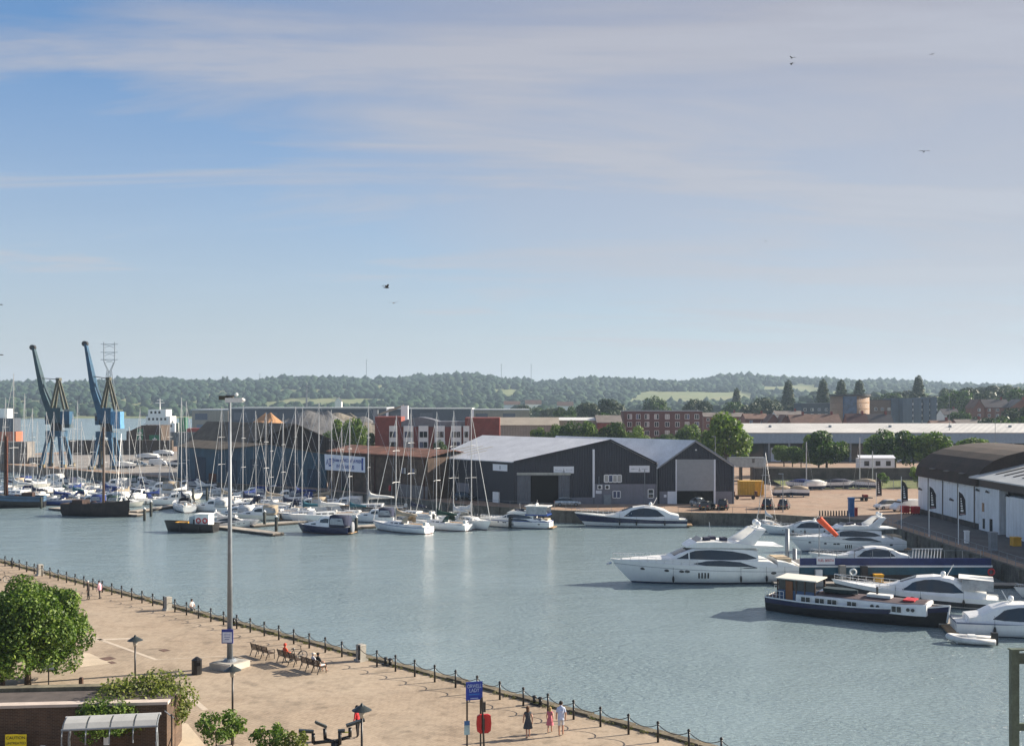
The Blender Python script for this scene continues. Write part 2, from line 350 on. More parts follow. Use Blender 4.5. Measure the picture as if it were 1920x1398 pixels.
for a, b_ in zip(ISL, ISL[1:]):
    a, b_ = Vector((*a, 0)), Vector((*b_, 0)); d = (b_-a).normalized(); n_ = Vector((d.y, -d.x, 0)); L = (b_-a).length
    if n_.y > 0 and abs(d.x) > .5: n_ = -n_
    if abs(d.x) < .1: n_ = Vector((-1, 0, 0))
    wall.slab([a+Vector((0, 0, -3)), b_+Vector((0, 0, -3)), b_+Vector((0, 0, 1.9)), a+Vector((0, 0, 1.9))], n_*.1)
    k = 1.0
    while k < L-1:                                            # timber fenders
        c = a+d*k+n_*.18; wall.cbox((c.x, c.y, .7), (.3, .3, 2.4), math.atan2(d.y, d.x)); k += 4.2
    wall.slab([a+n_*-.2+Vector((0, 0, 1.9)), b_+n_*-.2+Vector((0, 0, 1.9)), b_+n_*.18+Vector((0, 0, 1.9)), a+n_*.18+Vector((0, 0, 1.9))], (0, 0, .16))
struct(wall.build('island_quay_wall', STONE))
# far terrain: one sheet from behind the yards to the wooded hills
RIDGE = [(-2600, 58), (-1300, 58), (-900, 62), (-620, 62), (-330, 74), (-80, 77), (60, 62), (400, 60), (520, 73), (780, 70), (1000, 56), (1300, 47), (2600, 47)]
def estuary(x, y):
    d = min(-116-.27*(y-460)-x, y-380, 1420+.04*x-y); return sstep(0, 14, d)
def gh(x, y):
    h = 1.6+sstep(1430, 2600, y)*(interp(x, RIDGE)-2)*(1+.05*math.sin(x*.006)+.06*math.sin(x*.017+y*.004))-sstep(2600, 4300, y)*12
    h += 15*sstep(225, 330, x)*sstep(400, 560, y)*(1-sstep(1200, 1700, y))+4*sstep(480, 900, y)*(1-sstep(1430, 1900, y))*sstep(-120, 60, x)
    return h*(1-estuary(x, y))-2.5*estuary(x, y)
xs = np.concatenate([np.linspace(-2600, -800, 40)[:-1], np.linspace(-800, 800, 150), np.linspace(800, 2600, 40)[1:]])
ys = np.concatenate([np.linspace(372, 700, 60)[:-1], np.linspace(700, 1600, 60)[:-1], np.linspace(1600, 4300, 60)])
tv = np.array([(x, y, gh(x, y)) for y in ys for x in xs]); nx = len(xs)
tf = np.array([(j*nx+i, j*nx+i+1, (j+1)*nx+i+1, (j+1)*nx+i) for j in range(len(ys)-1) for i in range(nx-1)])
M, nt, b, o = newmat('fields_and_yards'); tcn = nn(nt, 'ShaderNodeTexCoord'); sp3 = nn(nt, 'ShaderNodeSeparateXYZ'); lk(nt, tcn.outputs['Object'], sp3.inputs[0])
g1 = ramp(nt, noise(nt, tcn.outputs['Object'], .012, 4, .6), [(.3, (.075, .10, .03)), (.5, (.14, .165, .055)), (.7, (.19, .18, .075))])
far = ramp(nt, math_n(nt, 'MULTIPLY', sp3.outputs['Y'], .001), [(.5, 0.), (.75, 1.)])
lk(nt, mixc(nt, far, mixc(nt, .5, g1, (.22, .19, .15)), g1), b.inputs['Base Color']); b.inputs['Roughness'].default_value = .95
struct(pymesh('ground', tv, tf, M, smooth=True))
struct(MB().prism([(-1500, 1405), (-395, 1405), (-380, 1425), (-1500, 1445)], -1, 1.3).build('marsh_bank', mat('salt_marsh_grass', (.16, .20, .06), .95, var=.2, s=.05)))
# ------------------------------------------------------------------ foliage
def leaf_np(n, clumps, size, seed, asp=.6, up=.25):
    """n diamond leaves spread over the shells of the clumps [(x,y,z,r,zs)...]"""
    g = np.random.default_rng(seed); cl = np.array(clumps, float); wgt = cl[:, 3]**2; wgt /= wgt.sum()
    ci = g.choice(len(cl), n, p=wgt); d = g.normal(size=(n, 3)); d /= np.linalg.norm(d, axis=1)[:, None]
    rr = cl[ci, 3]*(.62+.42*g.random(n)**.6); p = cl[ci, :3]+d*rr[:, None]*np.stack([np.ones(n), np.ones(n), cl[ci, 4]], 1)
    nr = d*.55+g.normal(size=(n, 3))*.45+np.array([0, 0, up]); nr /= np.linalg.norm(nr, axis=1)[:, None]
    t = np.cross(nr, g.normal(size=(n, 3))); t /= np.linalg.norm(t, axis=1)[:, None]; bt = np.cross(nr, t)
    L = size*(.5+1.0*g.random(n))[:, None]; W = L*asp
    v = np.stack([p-t*L*.5, p+bt*W*.5+nr*L*.06, p+t*L*.5, p-bt*W*.5+nr*L*.06], 1).reshape(-1, 3)
    return v, np.arange(4*n).reshape(-1, 4)
def crown_clumps(rx, rz, cz, k, seed, rmin=.26, rmax=.42, flat=.85, droop=0.):
    g = random.Random(seed); out = [(0, 0, cz, rx*.55, flat)]
    while len(out) < k:
        a, e, q = g.random()*6.283, math.asin(g.uniform(-.8, 1)), g.uniform(.6, .82)
        r = rx*g.uniform(rmin, rmax)
        out.append((math.cos(a)*math.cos(e)*rx*q, math.sin(a)*math.cos(e)*rx*q, cz+math.sin(e)*rz*q, r, flat))
    return out
BARK = mat('tree_bark', (.085, .06, .04), .95, var=.3, s=4, bump=.02)
LEAF_DK = leafmat('dark_green_leaves', ((.018, .04, .010), (.042, .085, .016), (.10, .16, .03)))
LEAF_MID = leafmat('mid_green_leaves', ((.03, .065, .010), (.085, .15, .022), (.20, .27, .05)))
LEAF_LT = leafmat('light_green_leaves', ((.05, .09, .014), (.12, .19, .03), (.24, .31, .06)))
LEAF_YG = leafmat('yellow_green_leaves', ((.06, .08, .015), (.13, .16, .03), (.24, .25, .06)))
LEAF_FAR = leafmat('far_foliage', ((.02, .038, .014), (.035, .06, .02), (.06, .088, .03)), .1)
def trunk_mb(h, r, crx, cz, seed, n=5):
    g = random.Random(seed); m = MB(); m.tube([(0, 0, -.1), (.03*h*.2, 0, h*.5), (0, .02*h, h)], r, 8, r*.6)
    for i in range(n):
        a = 6.283*i/n+g.random(); e = (math.cos(a)*crx*.6, math.sin(a)*crx*.6, cz+g.uniform(-.1, .4)*crx)
        m.tube([(0, .02*h, h*g.uniform(.7, 1)), (e[0]*.5, e[1]*.5, (h+e[2])*.5), e], r*.5, 6, r*.15)
    return m
def tree(name, label, loc, rx, rz, cz, th, tr, n, leaf, lm, seed, k=26, group=None, cat='tree', **kw):
    t = thing(name, label, cat, loc, 0, group); trunk_mb(th, tr, rx, cz, seed).build('trunk', BARK, t)
    v, f = leaf_np(n, crown_clumps(rx, rz, cz, k, seed, **kw), leaf, seed); pymesh('crown', v, f, lm, t); return t
# prototypes of mid-distance crowns, unit radius; copies share their meshes
PROTO = {}
def proto(kind):
    if kind in PROTO: return PROTO[kind]
    lm = {'d': LEAF_DK, 'm': LEAF_MID, 'l': LEAF_LT, 'f': LEAF_FAR}[kind[0]]; sd = int(kind[1])*13+ord(kind[0])
    v, f = leaf_np(5200, crown_clumps(1, .9, 1.25, 24, sd), .13, sd); me = pymesh('crown', v, f, lm).data
    tm = trunk_mb(.9, .07, 1, 1.25, sd).mesh('trunk'); tm.materials.append(BARK)
    for o in list(bpy.data.objects):
        if o.data == me: bpy.data.objects.remove(o)
    PROTO[kind] = (me, tm); return PROTO[kind]
def ptree(name, label, kind, loc, r, zs=1., group=None, rz=0., cat='tree'):
    me, tm = proto(kind); t = thing(name, label, cat, loc, rz, group)
    for nm, d in (('trunk', tm), ('crown', me)):
        o = bpy.data.objects.new(nm, d); COL.objects.link(o); o.parent = t; o.scale = (r, r, r*zs)
    return t
# woods on the hills: thousands of far crowns that read as one mass
def ico(sd):
    bm = bmesh.new(); bmesh.ops.create_icosphere(bm, subdivisions=sd, radius=1); v = np.array([x.co[:] for x in bm.verts]); f = np.array([[q.index for q in p.verts] for p in bm.faces]); bm.free(); return v, f
IV, IF_ = ico(2)
def canopy(name, pts, m, seed):
    g = np.random.default_rng(seed); V = []; Fc = []
    for i, (x, y, z, r, s) in enumerate(pts):
        q = IV*(1+.24*g.normal(size=(len(IV), 1)))*np.array([r, r, r*s]); V.append(q+np.array([x, y, z])); Fc.append(IF_+i*len(IV))
    return pymesh(name, np.concatenate(V), np.concatenate(Fc), m)
M, nt, b, o = newmat('far_wood_canopy'); tcn = nn(nt, 'ShaderNodeTexCoord')
kk = math_n(nt, 'ADD', math_n(nt, 'MULTIPLY', noise(nt, tcn.outputs['Object'], .02, 4, .65), .6), math_n(nt, 'MULTIPLY', noise(nt, tcn.outputs['Object'], .35, 3, .6), .4))
lk(nt, ramp(nt, kk, [(.36, (.009, .024, .018)), (.5, (.022, .046, .028)), (.64, (.055, .082, .036))]), b.inputs['Base Color']); b.inputs['Roughness'].default_value = .9
b.inputs['Specular IOR Level'].default_value = .1
FARW = M
g = np.random.default_rng(5); pts = []
def field(x, y):                                              # open fields on the slope
    for cx, cy, wx, wy in ((-330, 1780, 95, 120), (-395, 2050, 60, 60), (330, 1950, 110, 170), (-640, 1760, 120, 60), (-130, 2250, 50, 60), (560, 2150, 60, 90), (850, 2000, 80, 80)):
        if abs(x-cx-.2*(y-cy)) < wx and abs(y-cy) < wy: return True
    return False
while len(pts) < 8600:
    y = 1440+1300*g.random()**.8; x = (g.random()*1.16-.58)*y
    if field(x, y) or (math.sin(x*.011+1.3)*math.sin(y*.013) > .72): continue
    r = 4.5+5.5*g.random()
    if abs(y-2600) < 70: r *= 1.15
    pts.append((x, y, gh(x, y)+r*.45, r, .8+.3*g.random()))
for x in np.arange(-1500, 1500, 9.0):                          # the skyline wood
    r = 8+5*g.random(); y = 2590+30*g.random(); pts.append((x, y, gh(x, y)+r*.55, r, 1.0))
IV, IF_ = ico(2); near_ = [q for q in pts if q[1] < 1750]; far_ = [q for q in pts if q[1] >= 1750]
IV, IF_ = ico(1); struct(canopy('hillside_woodland', far_, FARW, 3), 'stuff', 'hazy wooded hills on the horizon'); IV, IF_ = ico(2)
struct(canopy('slope_woodland', near_, FARW, 6), 'stuff', 'lower wooded slope above the estuary and the roofs') if near_ else None
#, 'stuff', 'hazy wooded hills on the horizon')
pts = []
while len(pts) < 420:                                         # low trees and scrub on the flats before the hills
    y = 950+480*g.random(); x = (g.random()*1.1-.55)*y
    if estuary(x, y) > 0 or (abs(x) < 120 and y < 760) or math.sin(x*.02)*math.sin(y*.017+1) < -.1: continue
    if y < 900 and -170 < x < 30: continue
    r = 4+4.5*g.random(); pts.append((x, y, gh(x, y)+r*.5, r, .85))
struct(canopy('lowland_trees', pts, FARW, 4), 'stuff', 'dark tree belts on the flat land before the hills')
# ------------------------------------------------------------------ buildings
def pan(parent, name, m, a, d, n, u0, u1, z0, z1, t=.06, off=.0):
    """flat box on a wall through a along d, outward normal n"""
    a, d, n = Vector(a), Vector(d), Vector(n); a = Vector((a.x, a.y, 0))
    q = [a+d*u+n*off+Vector((0, 0, z)) for u, z in ((u0, z0), (u1, z0), (u1, z1), (u0, z1))]
    return MB().slab(q, n*t).build(name, m, parent)
def win(parent, a, d, n, u0, u1, z0, z1, nx=1, nz=1, fm=None, off=.0, fw=.09, name='window'):
    a, d, n = Vector(a), Vector(d), Vector(n); a = Vector((a.x, a.y, 0)); fm = fm or WPAINT; m = MB()
    def bar(x0, x1, y0, y1): m.slab([a+d*x+n*off+Vector((0, 0, z)) for x, z in ((x0, y0), (x1, y0), (x1, y1), (x0, y1))], n*.1)
    for i in range(nx+1): x = lerp(u0, u1, i/nx); bar(x-fw/2, x+fw/2, z0, z1)
    for i in range(nx):
        for j in range(nz+1): z = lerp(z0, z1, j/nz); bar(lerp(u0, u1, i/nx)+fw/2, lerp(u0, u1, (i+1)/nx)-fw/2, z-fw/2, z+fw/2)
    f = m.build(name, fm, parent)
    for i in range(nx):
        for j in range(nz):
            pan(f, 'pane', rnd.choice((GLASS, GLASS, GLASS, BLIND, BLUEP)), a, d, n, lerp(u0, u1, i/nx)+fw/2, lerp(u0, u1, (i+1)/nx)-fw/2, lerp(z0, z1, j/nz)+fw/2, lerp(z0, z1, (j+1)/nz)-fw/2, .03, off+.03)
    return f
BLIND = mat('pale_window_blind', (.42, .41, .38), .4, var=.1); BLUEP = mat('blue_window_blind', (.06, .08, .16), .3, var=.2)
def skew_shed(name, label, A, Rg, B, zA, zR, zB, send, wm, rm, axis=(-.69, .72), fm=None, trim=None, over=.35):
    A, Rg, B = [Vector((p[0], p[1], 0)) for p in (A, Rg, B)]; ax = Vector((*axis, 0)).normalized()
    t = thing(name, label, 'shed', (A.x, A.y, 2.0)); l = lambda p, z: Vector((p.x-A.x, p.y-A.y, z-2.0))
    end = lambda p: p+ax*(send-(p-A).dot(ax)); n = Vector((0, -1, 0)) if abs((B-A).normalized().x) > .97 else Vector(((B-A).normalized().y, -(B-A).normalized().x, 0))
    fr = [l(A, 2), l(B, 2), l(B, zB), l(Rg, zR), l(A, zA)]
    MB().slab(fr, -n*.2).build('front_wall', fm or wm, t)
    side = Vector((-ax.y, ax.x, 0))
    MB().slab([l(A, 2), l(A, zA), l(end(A), zA), l(end(A), 2)], -side*-.2 if False else Vector((.14, .14, 0))).build('side_wall', wm, t)
    MB().slab([l(B, 2), l(B, zB), l(end(B), zB), l(end(B), 2)], Vector((-.14, -.14, 0))).build('side_wall', wm, t)
    MB().slab([l(end(A), 2), l(end(B), 2), l(end(B), zB), l(end(Rg), zR), l(end(A), zA)], -ax*.2).build('back_wall', wm, t)
    o = n*over
    for (p, zp, q, zq) in ((A, zA, Rg, zR), (Rg, zR, B, zB)):
        e = (q-p).normalized(); slope = (zq-zp)/(q-p).length
        p2, zp2 = (p-e*over, zp-slope*over) if p is A else (p, zp); q2, zq2 = (q+e*over, zq+slope*over) if q is B else (q, zq)
        MB().slab([l(p2+o, zp2), l(q2+o, zq2), l(end(q2), zq2), l(end(p2), zp2)], (0, 0, .16)).build('roof', rm, t)
    if trim:
        m = MB()
        for (p, zp, q, zq) in ((A, zA, Rg, zR), (Rg, zR, B, zB)):
            m.slab([l(p+n*.36, zp-.12), l(q+n*.36, zq-.12), l(q+n*.36, zq+.2), l(p+n*.36, zp+.2)], n*.05)
        m.build('barge_board', trim, t)
    return t, l, n
DARKC = mat('dark_blue_grey_cladding', (.027, .029, .042), .55, var=.12, s=.4, clad=.30, cd=.03, streak=.12)
GREYR = mat('grey_rendered_wall', (.20, .20, .23), .8, var=.1, s=.5, streak=.15)
ROOFL = mat('pale_grey_sheet_roof', (.62, .63, .65), .6, .0, var=.10, s=.35, clad=.5, cd=.02, streak=.1)
ROLL = mat('roller_shutter_grey', (.36, .37, .38), .5, .2, var=.06, clad=.16, cd=.02, horiz=True)
SKYL = mat('yellowed_rooflight', (.46, .40, .28), .6, var=.12)
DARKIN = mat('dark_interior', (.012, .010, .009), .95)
WSIGN = mat('white_sign_board', (.74, .75, .78), .5, var=.03)
FAINT = mat('faint_grey_print', (.58, .60, .64), .6); GREYT = mat('grey_lettering', (.25, .26, .29), .6); DOORG = mat('grey_sliding_door', (.11, .12, .14), .6, var=.1, clad=.4, cd=.03)
X = Vector((1, 0, 0)); NY = Vector((0, -1, 0)); D1 = 190.0
t, l, n = skew_shed('boat_shed', 'long dark shed with pale grey roof and open sliding doors on the island quay', (XD(963, D1), D1), (XD(1145, D1), D1), (XD(1231, D1), D1), ZD(866, D1), ZD(825, D1), ZD(868, D1), 22, DARKC, ROOFL, trim=mat('dark_trim', (.02, .02, .028), .5))
A = Vector((XD(963, D1), D1, 0))
def fx(u): return XD(u, D1)-A.x
def fz(v): return ZD(v, D1)-2.0
def fp(name, m, u0, u1, v0, v1, t_=.06, off=.0, par=None): return pan(par or t, name, m, (0, 0, 0), X, NY, fx(u0), fx(u1), fz(v1), fz(v0), t_, off)
fp('lower_wall', GREYR, 1114, 1231, 907, 946.3, .10)
fp('lower_wall', GREYR, 1068, 1113, 932, 946.3, .05)
fp('corner_strip', WSIGN, 1111, 1115, 842, 932, .16)
fp('door_opening', DARKIN, 994, 1048, 892, 946.3, .03)
fp('door_rail', mat('pale_steel_beam', (.40, .40, .36), .6, streak=.3), 969, 1070, 885.5, 890, .35)
fp('sliding_door', DOORG, 970, 995, 890, 946, .16); fp('sliding_door', DOORG, 1047, 1068, 890, 946, .16)
for (u0, u1, v0, v1) in ((1038, 1076, 874, 887), (1180, 1218, 872.5, 885)):
    s_ = fp('sign', WSIGN, u0, u1, v0, v1, .07); cx = (fx(u0)+fx(u1))/2; cz = (fz(v0)+fz(v1))/2
    [MB().box(cx+x0_, cx+x1_, -.076, -.071, cz-.12, cz+.10).build('faint_print', FAINT, s_) for x0_, x1_ in ((-1.55, -.35), (.4, 1.5))]
    MB().add([(cx-.16, -.08, cz-.35), (cx-.02, -.08, cz-.35), (cx-.02, -.08, cz+.42)], [(0, 1, 2)]).add([(cx+.02, -.08, cz-.35), (cx+.17, -.08, cz-.35), (cx+.02, -.08, cz+.25)], [(0, 1, 2)]).box(cx-.17, cx+.18, -.082, -.078, cz-.45, cz-.39).build('emblem', GREYT, s_)
win(t, (0, 0, 0), X, NY, fx(1133), fx(1165), fz(903.5), fz(890), 4, 1, off=.0, fw=.16); win(t, (0, 0, 0), X, NY, fx(1149), fx(1163), fz(933), fz(920), 2, 1, off=.1, fw=.14); win(t, (0, 0, 0), X, NY, fx(1215), fx(1225), fz(933), fz(917), 1, 2, off=.1, fw=.14)
for u0 in (1120, 1134):
    q = fp('air_conditioner', WPAINT, u0, u0+9, 908.5, 916.5, .35, .1); MB().cyl((fx(u0+4), -.46, fz(912.5)), (fx(u0+4), -.47, fz(912.5)), .28, n=14).build('fan_grille', DKGREY, q)
fp('pipe', GALV, 1122.5, 1123.6, 893, 908, .1); fp('pipe', GALV, 1208, 1209.2, 880, 946, .1, .1); fp('notice', WSIGN, 1117, 1128, 919, 925, .04, .1); fp('electric_cabinet', mat('grey_cabinet', (.24, .27, .29), .6), 1132, 1145, 927, 946, .5, .1)
sa = Vector((-.69, .72, 0)); sn = Vector((-.72, -.69, 0))
s_ = pan(t, 'sign', WSIGN, (0, 0, 0), sa, sn, 1.6, 5.4, fz(884), fz(871.5), .07)
pan(s_, 'emblem', GREYT, (0, 0, 0), sa, sn, 3.35, 3.6, fz(881.5), fz(874.5), .01, .072)
pan(t, 'side_door', GREYR, (0, 0, 0), sa, sn, 12, 15.5, 0, 3, .08); pan(t, 'side_door', WSIGN, (0, 0, 0), sa, sn, 18, 21, 0, 2.4, .08); pan(t, 'meter_box', WPAINT, (0, 0, 0), sa, sn, 3.6, 5.2, 0, 1.9, .3)
# translucent strips in the left roof slope
zA, zR = ZD(866, D1)-2, ZD(825, D1)-2; RX = XD(1145, D1)-A.x
for k in range(9):
    m = MB(); base = Vector((RX*.16, 0, 0))+sa*(1+k*2.7); q = []
    for (c, s_) in ((.14, 0), (.14, .55), (.52, .55), (.52, 0)):
        p = Vector((RX*c, 0, 0))+sa*(2.0+k*2.75+s_-RX*(c-.14)*.0); q.append((p.x, p.y, lerp(zA, zR, c)+.165))
    m.slab(q, (0, 0, .03)).build('rooflight', SKYL, t)
# second shed
A2 = Vector((XD(1236, D1), D1+.3, 0))
t2, l, n = skew_shed('boat_shed', 'dark gabled shed with tall grey roller shutter half open on the island quay', A2[:2], (XD(1305, D1), D1+.3), (XD(1376, D1), D1+.3), ZD(876, D1), ZD(826.5, D1), ZD(873, D1), 30, DARKC, ROOFL, trim=mat('grey_trim', (.25, .26, .28), .5))
A = A2; t = t2
fp('door_opening', DARKIN, 1269, 1339, 918, 945.5, .03); fp('roller_shutter', ROLL, 1269, 1338, 861, 920, .12)
fp('door_jamb', WSIGN, 1267, 1269.3, 861, 945, .2); fp('door_jamb', WSIGN, 1338.5, 1342, 861, 945, .2)
fp('lower_wall', GREYR, 1342, 1376, 921, 945, .06); fp('lower_wall', GREYR, 1237, 1252, 921, 945, .06); fp('side_panel', WSIGN, 1252, 1267, 921, 945, .05); fp('corner_strip', GALV, 1230.5, 1233, 870, 945, .12); fp('corner_strip', GALV, 1374.5, 1377, 873, 945, .1)
fp('notice', WSIGN, 1245, 1250, 927, 932, .03, .07)
fp('alarm_box', WPAINT, 1304, 1307, 842, 844.5, .1)
# old blue shed and the big brown shed behind it
BLUEC = mat('faded_blue_cladding', (.030, .075, .115), .7, var=.22, s=.5, clad=.5, cd=.04, streak=.3)
BRNR = mat('mossy_asbestos_roof', (.125, .10, .072), .95, var=.28, s=.5, clad=.6, cd=.03, streak=.2)
BRNC = mat('dark_brown_boarding', (.05, .038, .032), .9, var=.25, s=.5, clad=.8, cd=.03, streak=.3)
tb, l, n = skew_shed('warehouse', 'big old warehouse with mossy brown roof and dark boarded gable', (XD(462, 252), 252), (XD(555, 247), 247), (XD(652, 242), 242), ZD(834, 252), ZD(795, 247), ZD(836, 242), 30, BRNC, BRNR)
tb['category'] = 'warehouse'
ts, l, n = skew_shed('warehouse', 'faded blue corrugated warehouse with twin gables on the island quay', (XD(418, 240), 240), (XD(508, 233), 233), (XD(612, 225.5), 225.5), ZD(843, 240), ZD(833, 233), ZD(851, 225.5), 22, BLUEC, BRNR)
ts['category'] = 'warehouse'
A = Vector((XD(418, 240), 240, 0)); d = (Vector((XD(612, 225.5), 225.5, 0))-A).normalized(); n = Vector((d.y, -d.x, 0))
for k, (a_, b_, h) in enumerate(((1.0, 4.2, 5.2), (8.2, 12.0, 5.6), (17.5, 21.5, 5.4), (24.5, 27.2, 4.0))): pan(ts, 'sliding_door', mat('dark_blue_door', (.018, .04, .07), .7, var=.2, clad=.9, cd=.04), (0, 0, 0), d, n, a_, b_, 0, h, .1)
pan(ts, 'side_door', mat('dark_blue_door2', (.02, .035, .06), .7, var=.2), (0, 0, 0), sa, sn, 8, 13, 0, 5.5, .08); pan(ts, 'rusty_panel', mat('rust_patch', (.12, .05, .03), .9, var=.3), (0, 0, 0), sa, sn, 3, 6.5, 0, 1.9, .06)
# brick warehouse with the banner
OLDB = brickmat('old_brown_brick', (.12, .07, .045), (.085, .052, .036), (.11, .09, .07), mott=.45)
RUSTR = mat('rusty_tin_roof', (.16, .065, .04), .9, var=.45, s=.35, clad=.6, cd=.03)
a0, b0 = Vector((XD(615, 225), 225, 0)), Vector((XD(802, 199), 199, 0)); L = (b0-a0).length; rz = math.atan2(b0.y-a0.y, b0.x-a0.x)
tw = thing('warehouse', 'low brown brick warehouse with rusty roof carrying the white marina banner', 'warehouse', (a0.x, a0.y, 2.0), rz)
MB().box(0, L, 0, 12, 0, 7.7).build('wall', OLDB, tw)
MB().slab([(-.3, -.4, 7.75), (L+.3, -.4, 7.75), (L+.3, 6, 8.9), (-.3, 6, 8.9)], (0, 0, .15)).build('roof', RUSTR, tw); MB().slab([(-.3, 6, 8.9), (L+.3, 6, 8.9), (L+.3, 12.4, 7.75), (-.3, 12.4, 7.75)], (0, 0, .15)).build('roof', RUSTR, tw)
MB().box(-.2, L+.2, -.32, -.02, 7.35, 7.72).build('gutter', mat('dark_rust', (.06, .03, .02), .9), tw)
pan(tw, 'lower_wall', mat('grey_plinth', (.17, .16, .16), .9, streak=.3), (0, 0, 0), X, NY, L*.72, L, 0, 2.4, .06)
pan(tw, 'door', mat('dark_wood_door', (.045, .04, .05), .8, clad=.5, cd=.02), (0, 0, 0), X, NY, 5.5, 9.0, 0, 4.4, .05); pan(tw, 'door_frame', OLDB, (0, 0, 0), X, NY, 4.9, 5.5, 0, 4.6, .12); pan(tw, 'door_frame', OLDB, (0, 0, 0), X, NY, 9, 9.6, 0, 4.6, .12)
for x in (L*.5, L*.71, L*.97): pan(tw, 'downpipe', mat('rust_pipe', (.07, .025, .015), .9), (0, 0, 0), X, NY, x, x+.2, 0, 7.4, .2)
for x in (L*.76, L*.86): win(tw, (0, 0, 0), X, NY, x, x+1.6, 4.4, 5.6, 2, 1, mat('rotten_brown_frame', (.05, .03, .02), .9), 0)
pan(tw, 'fire_point', REDP, (0, 0, 0), X, NY, L*.645, L*.66, .9, 1.9, .2)
tbn = thing('banner', 'white banner welcoming boats to the marina on the brick warehouse', 'banner', (a0.x, a0.y, 2.0), rz)
BX0, BX1 = -.3, 14.7; MB().slab([(BX0, -.5, 3.9), (BX1, -.5, 4.05), (BX1-.05, -.5, 7.15), (BX0-.3, -.5, 7.2)], (0, .06, 0)).build('board', mat('white_banner_cloth', (.74, .77, .84), .6, var=.04), tbn)
BLT = mat('blue_lettering', (.02, .06, .30), .6)
lettering('Welcome to IPSWICH HAVEN MARINA', 1.12, BLT, tbn, (8.2, -.52, 6.15), sx=.60, ext=.02); lettering('VHF CHANNEL 80', 1.12, BLT, tbn, (7.4, -.52, 4.85), sx=.75, ext=.02)
lettering('A', 1.75, BLT, tbn, (.55, -.52, 5.55), sx=.8); lettering('P', 1.75, BLT, tbn, (2.85, -.52, 5.55), sx=.8)
bq = pan(tbn, 'emblem', BLT, (0, -.5, 0), X, NY, 1.15, 2.15, 4.7, 6.4, .02); lettering('B', 1.5, mat('white_lettering', (.8, .8, .8), .6), bq, (1.65, -.53, 5.55), sx=.8)
pan(tbn, 'emblem', BLT, (0, -.5, 0), X, NY, 13.4, 14.05, 4.45, 6.9, .02)
# --- generic block with rows of windows
def block(name, label, cat, x0, x1, y, dep, z0, z1, wm, rows, colsx, ww, wh, roofm=None, rz=0, fm=None, parapet=.3):
    t = thing(name, label, cat, ((x0+x1)/2, y, z0), rz); W = x1-x0
    MB().box(-W/2, W/2, 0, dep, 0, z1-z0).build('wall', wm, t)
    MB().box(-W/2-.2, W/2+.2, -.2, dep+.2, z1-z0, z1-z0+parapet).build('roof', roofm or GALV, t)
    for zz in rows:
        for cx in colsx: win(t, (0, 0, 0), X, NY, cx-ww/2, cx+ww/2, zz, zz+wh, 2 if ww > 1 else 1, 1, fm, 0, .12)
    return t
RBR = brickmat('red_brick', (.29, .062, .045), (.24, .05, .038), (.15, .07, .06), mott=.2)
D2 = 330.; x0, x1 = XD(703, D2), XD(937, D2); zt = ZD(781, D2); zg = 2.0
ta = thing('apartment_block', 'red brick apartment block with white window bays and curved grey roof', 'building', (x0, D2, zg)); W = x1-x0
MB().box(0, XD(752, D2)-x0, 0, 12, 0, zt-zg).build('wall', RBR, ta); MB().box(XD(752, D2)-x0+.01, XD(872, D2)-x0, .4, 12, 0, zt-zg-1.6).build('wall', RBR, ta); MB().box(XD(872, D2)-x0+.01, W, -.6, 12, 0, zt-zg-.3).build('wall', RBR, ta)
cr = [(XD(752, D2)-x0+.05+(XD(872, D2)-XD(752, D2)-.1)*k/12, zt-zg-1.5+1.3*math.sin(math.pi*min(1, k/7))) for k in range(13)]
MB().slab([(p[0], .2, p[1]) for p in [(cr[0][0], zt-zg-3.1)]+cr+[(cr[-1][0], zt-zg-3.1)]], (0, 11.6, 0)).build('roof', mat('grey_zinc_roof', (.16, .16, .18), .5, .3), ta)
for u0, u1 in ((730, 745), (757, 775), (785, 803), (815, 834), (846, 865), (869, 880)):
    a_, b_ = XD(u0, D2)-x0, XD(u1, D2)-x0; bay = MB().box(a_, b_, -.9 if u0 > 860 else -.5, .39, .2, zt-zg-2.8).build('white_bay', WPAINT, ta); w_ = (b_-a_)
    for zz in (1.1, 4.2, 7.4):
        for cx in ((a_+w_*.3, a_+w_*.72) if w_ > 2.2 else (a_+w_*.5,)): win(bay, (0, -.9 if u0 > 860 else -.5, 0), X, NY, cx-.5, cx+.5, zz, zz+1.7, 1, 1, DKGREY, 0, .1)
block('apartment_block', 'long red brick flats with a flat roof behind the sheds', 'building', XD(1170, 420), XD(1317, 420), 420, 12, 3, ZD(771, 420), brickmat('maroon_brick', (.15, .05, .04), (.12, .04, .032), (.12, .08, .07), mott=.2), (.9, 4.2, 7.6, 10.6), (-13.2, -9.8, -6.4, -2.6, 1.6, 5.6, 9.4, 13.2), 1.7, 1.9, GALV)
TAN = mat('tan_sheeting', (.30, .26, .21), .8, var=.12, s=.2, clad=1., cd=.03, streak=.15); GRYR = mat('grey_brown_slate', (.17, .145, .13), .85, var=.2, s=.5, streak=.1)
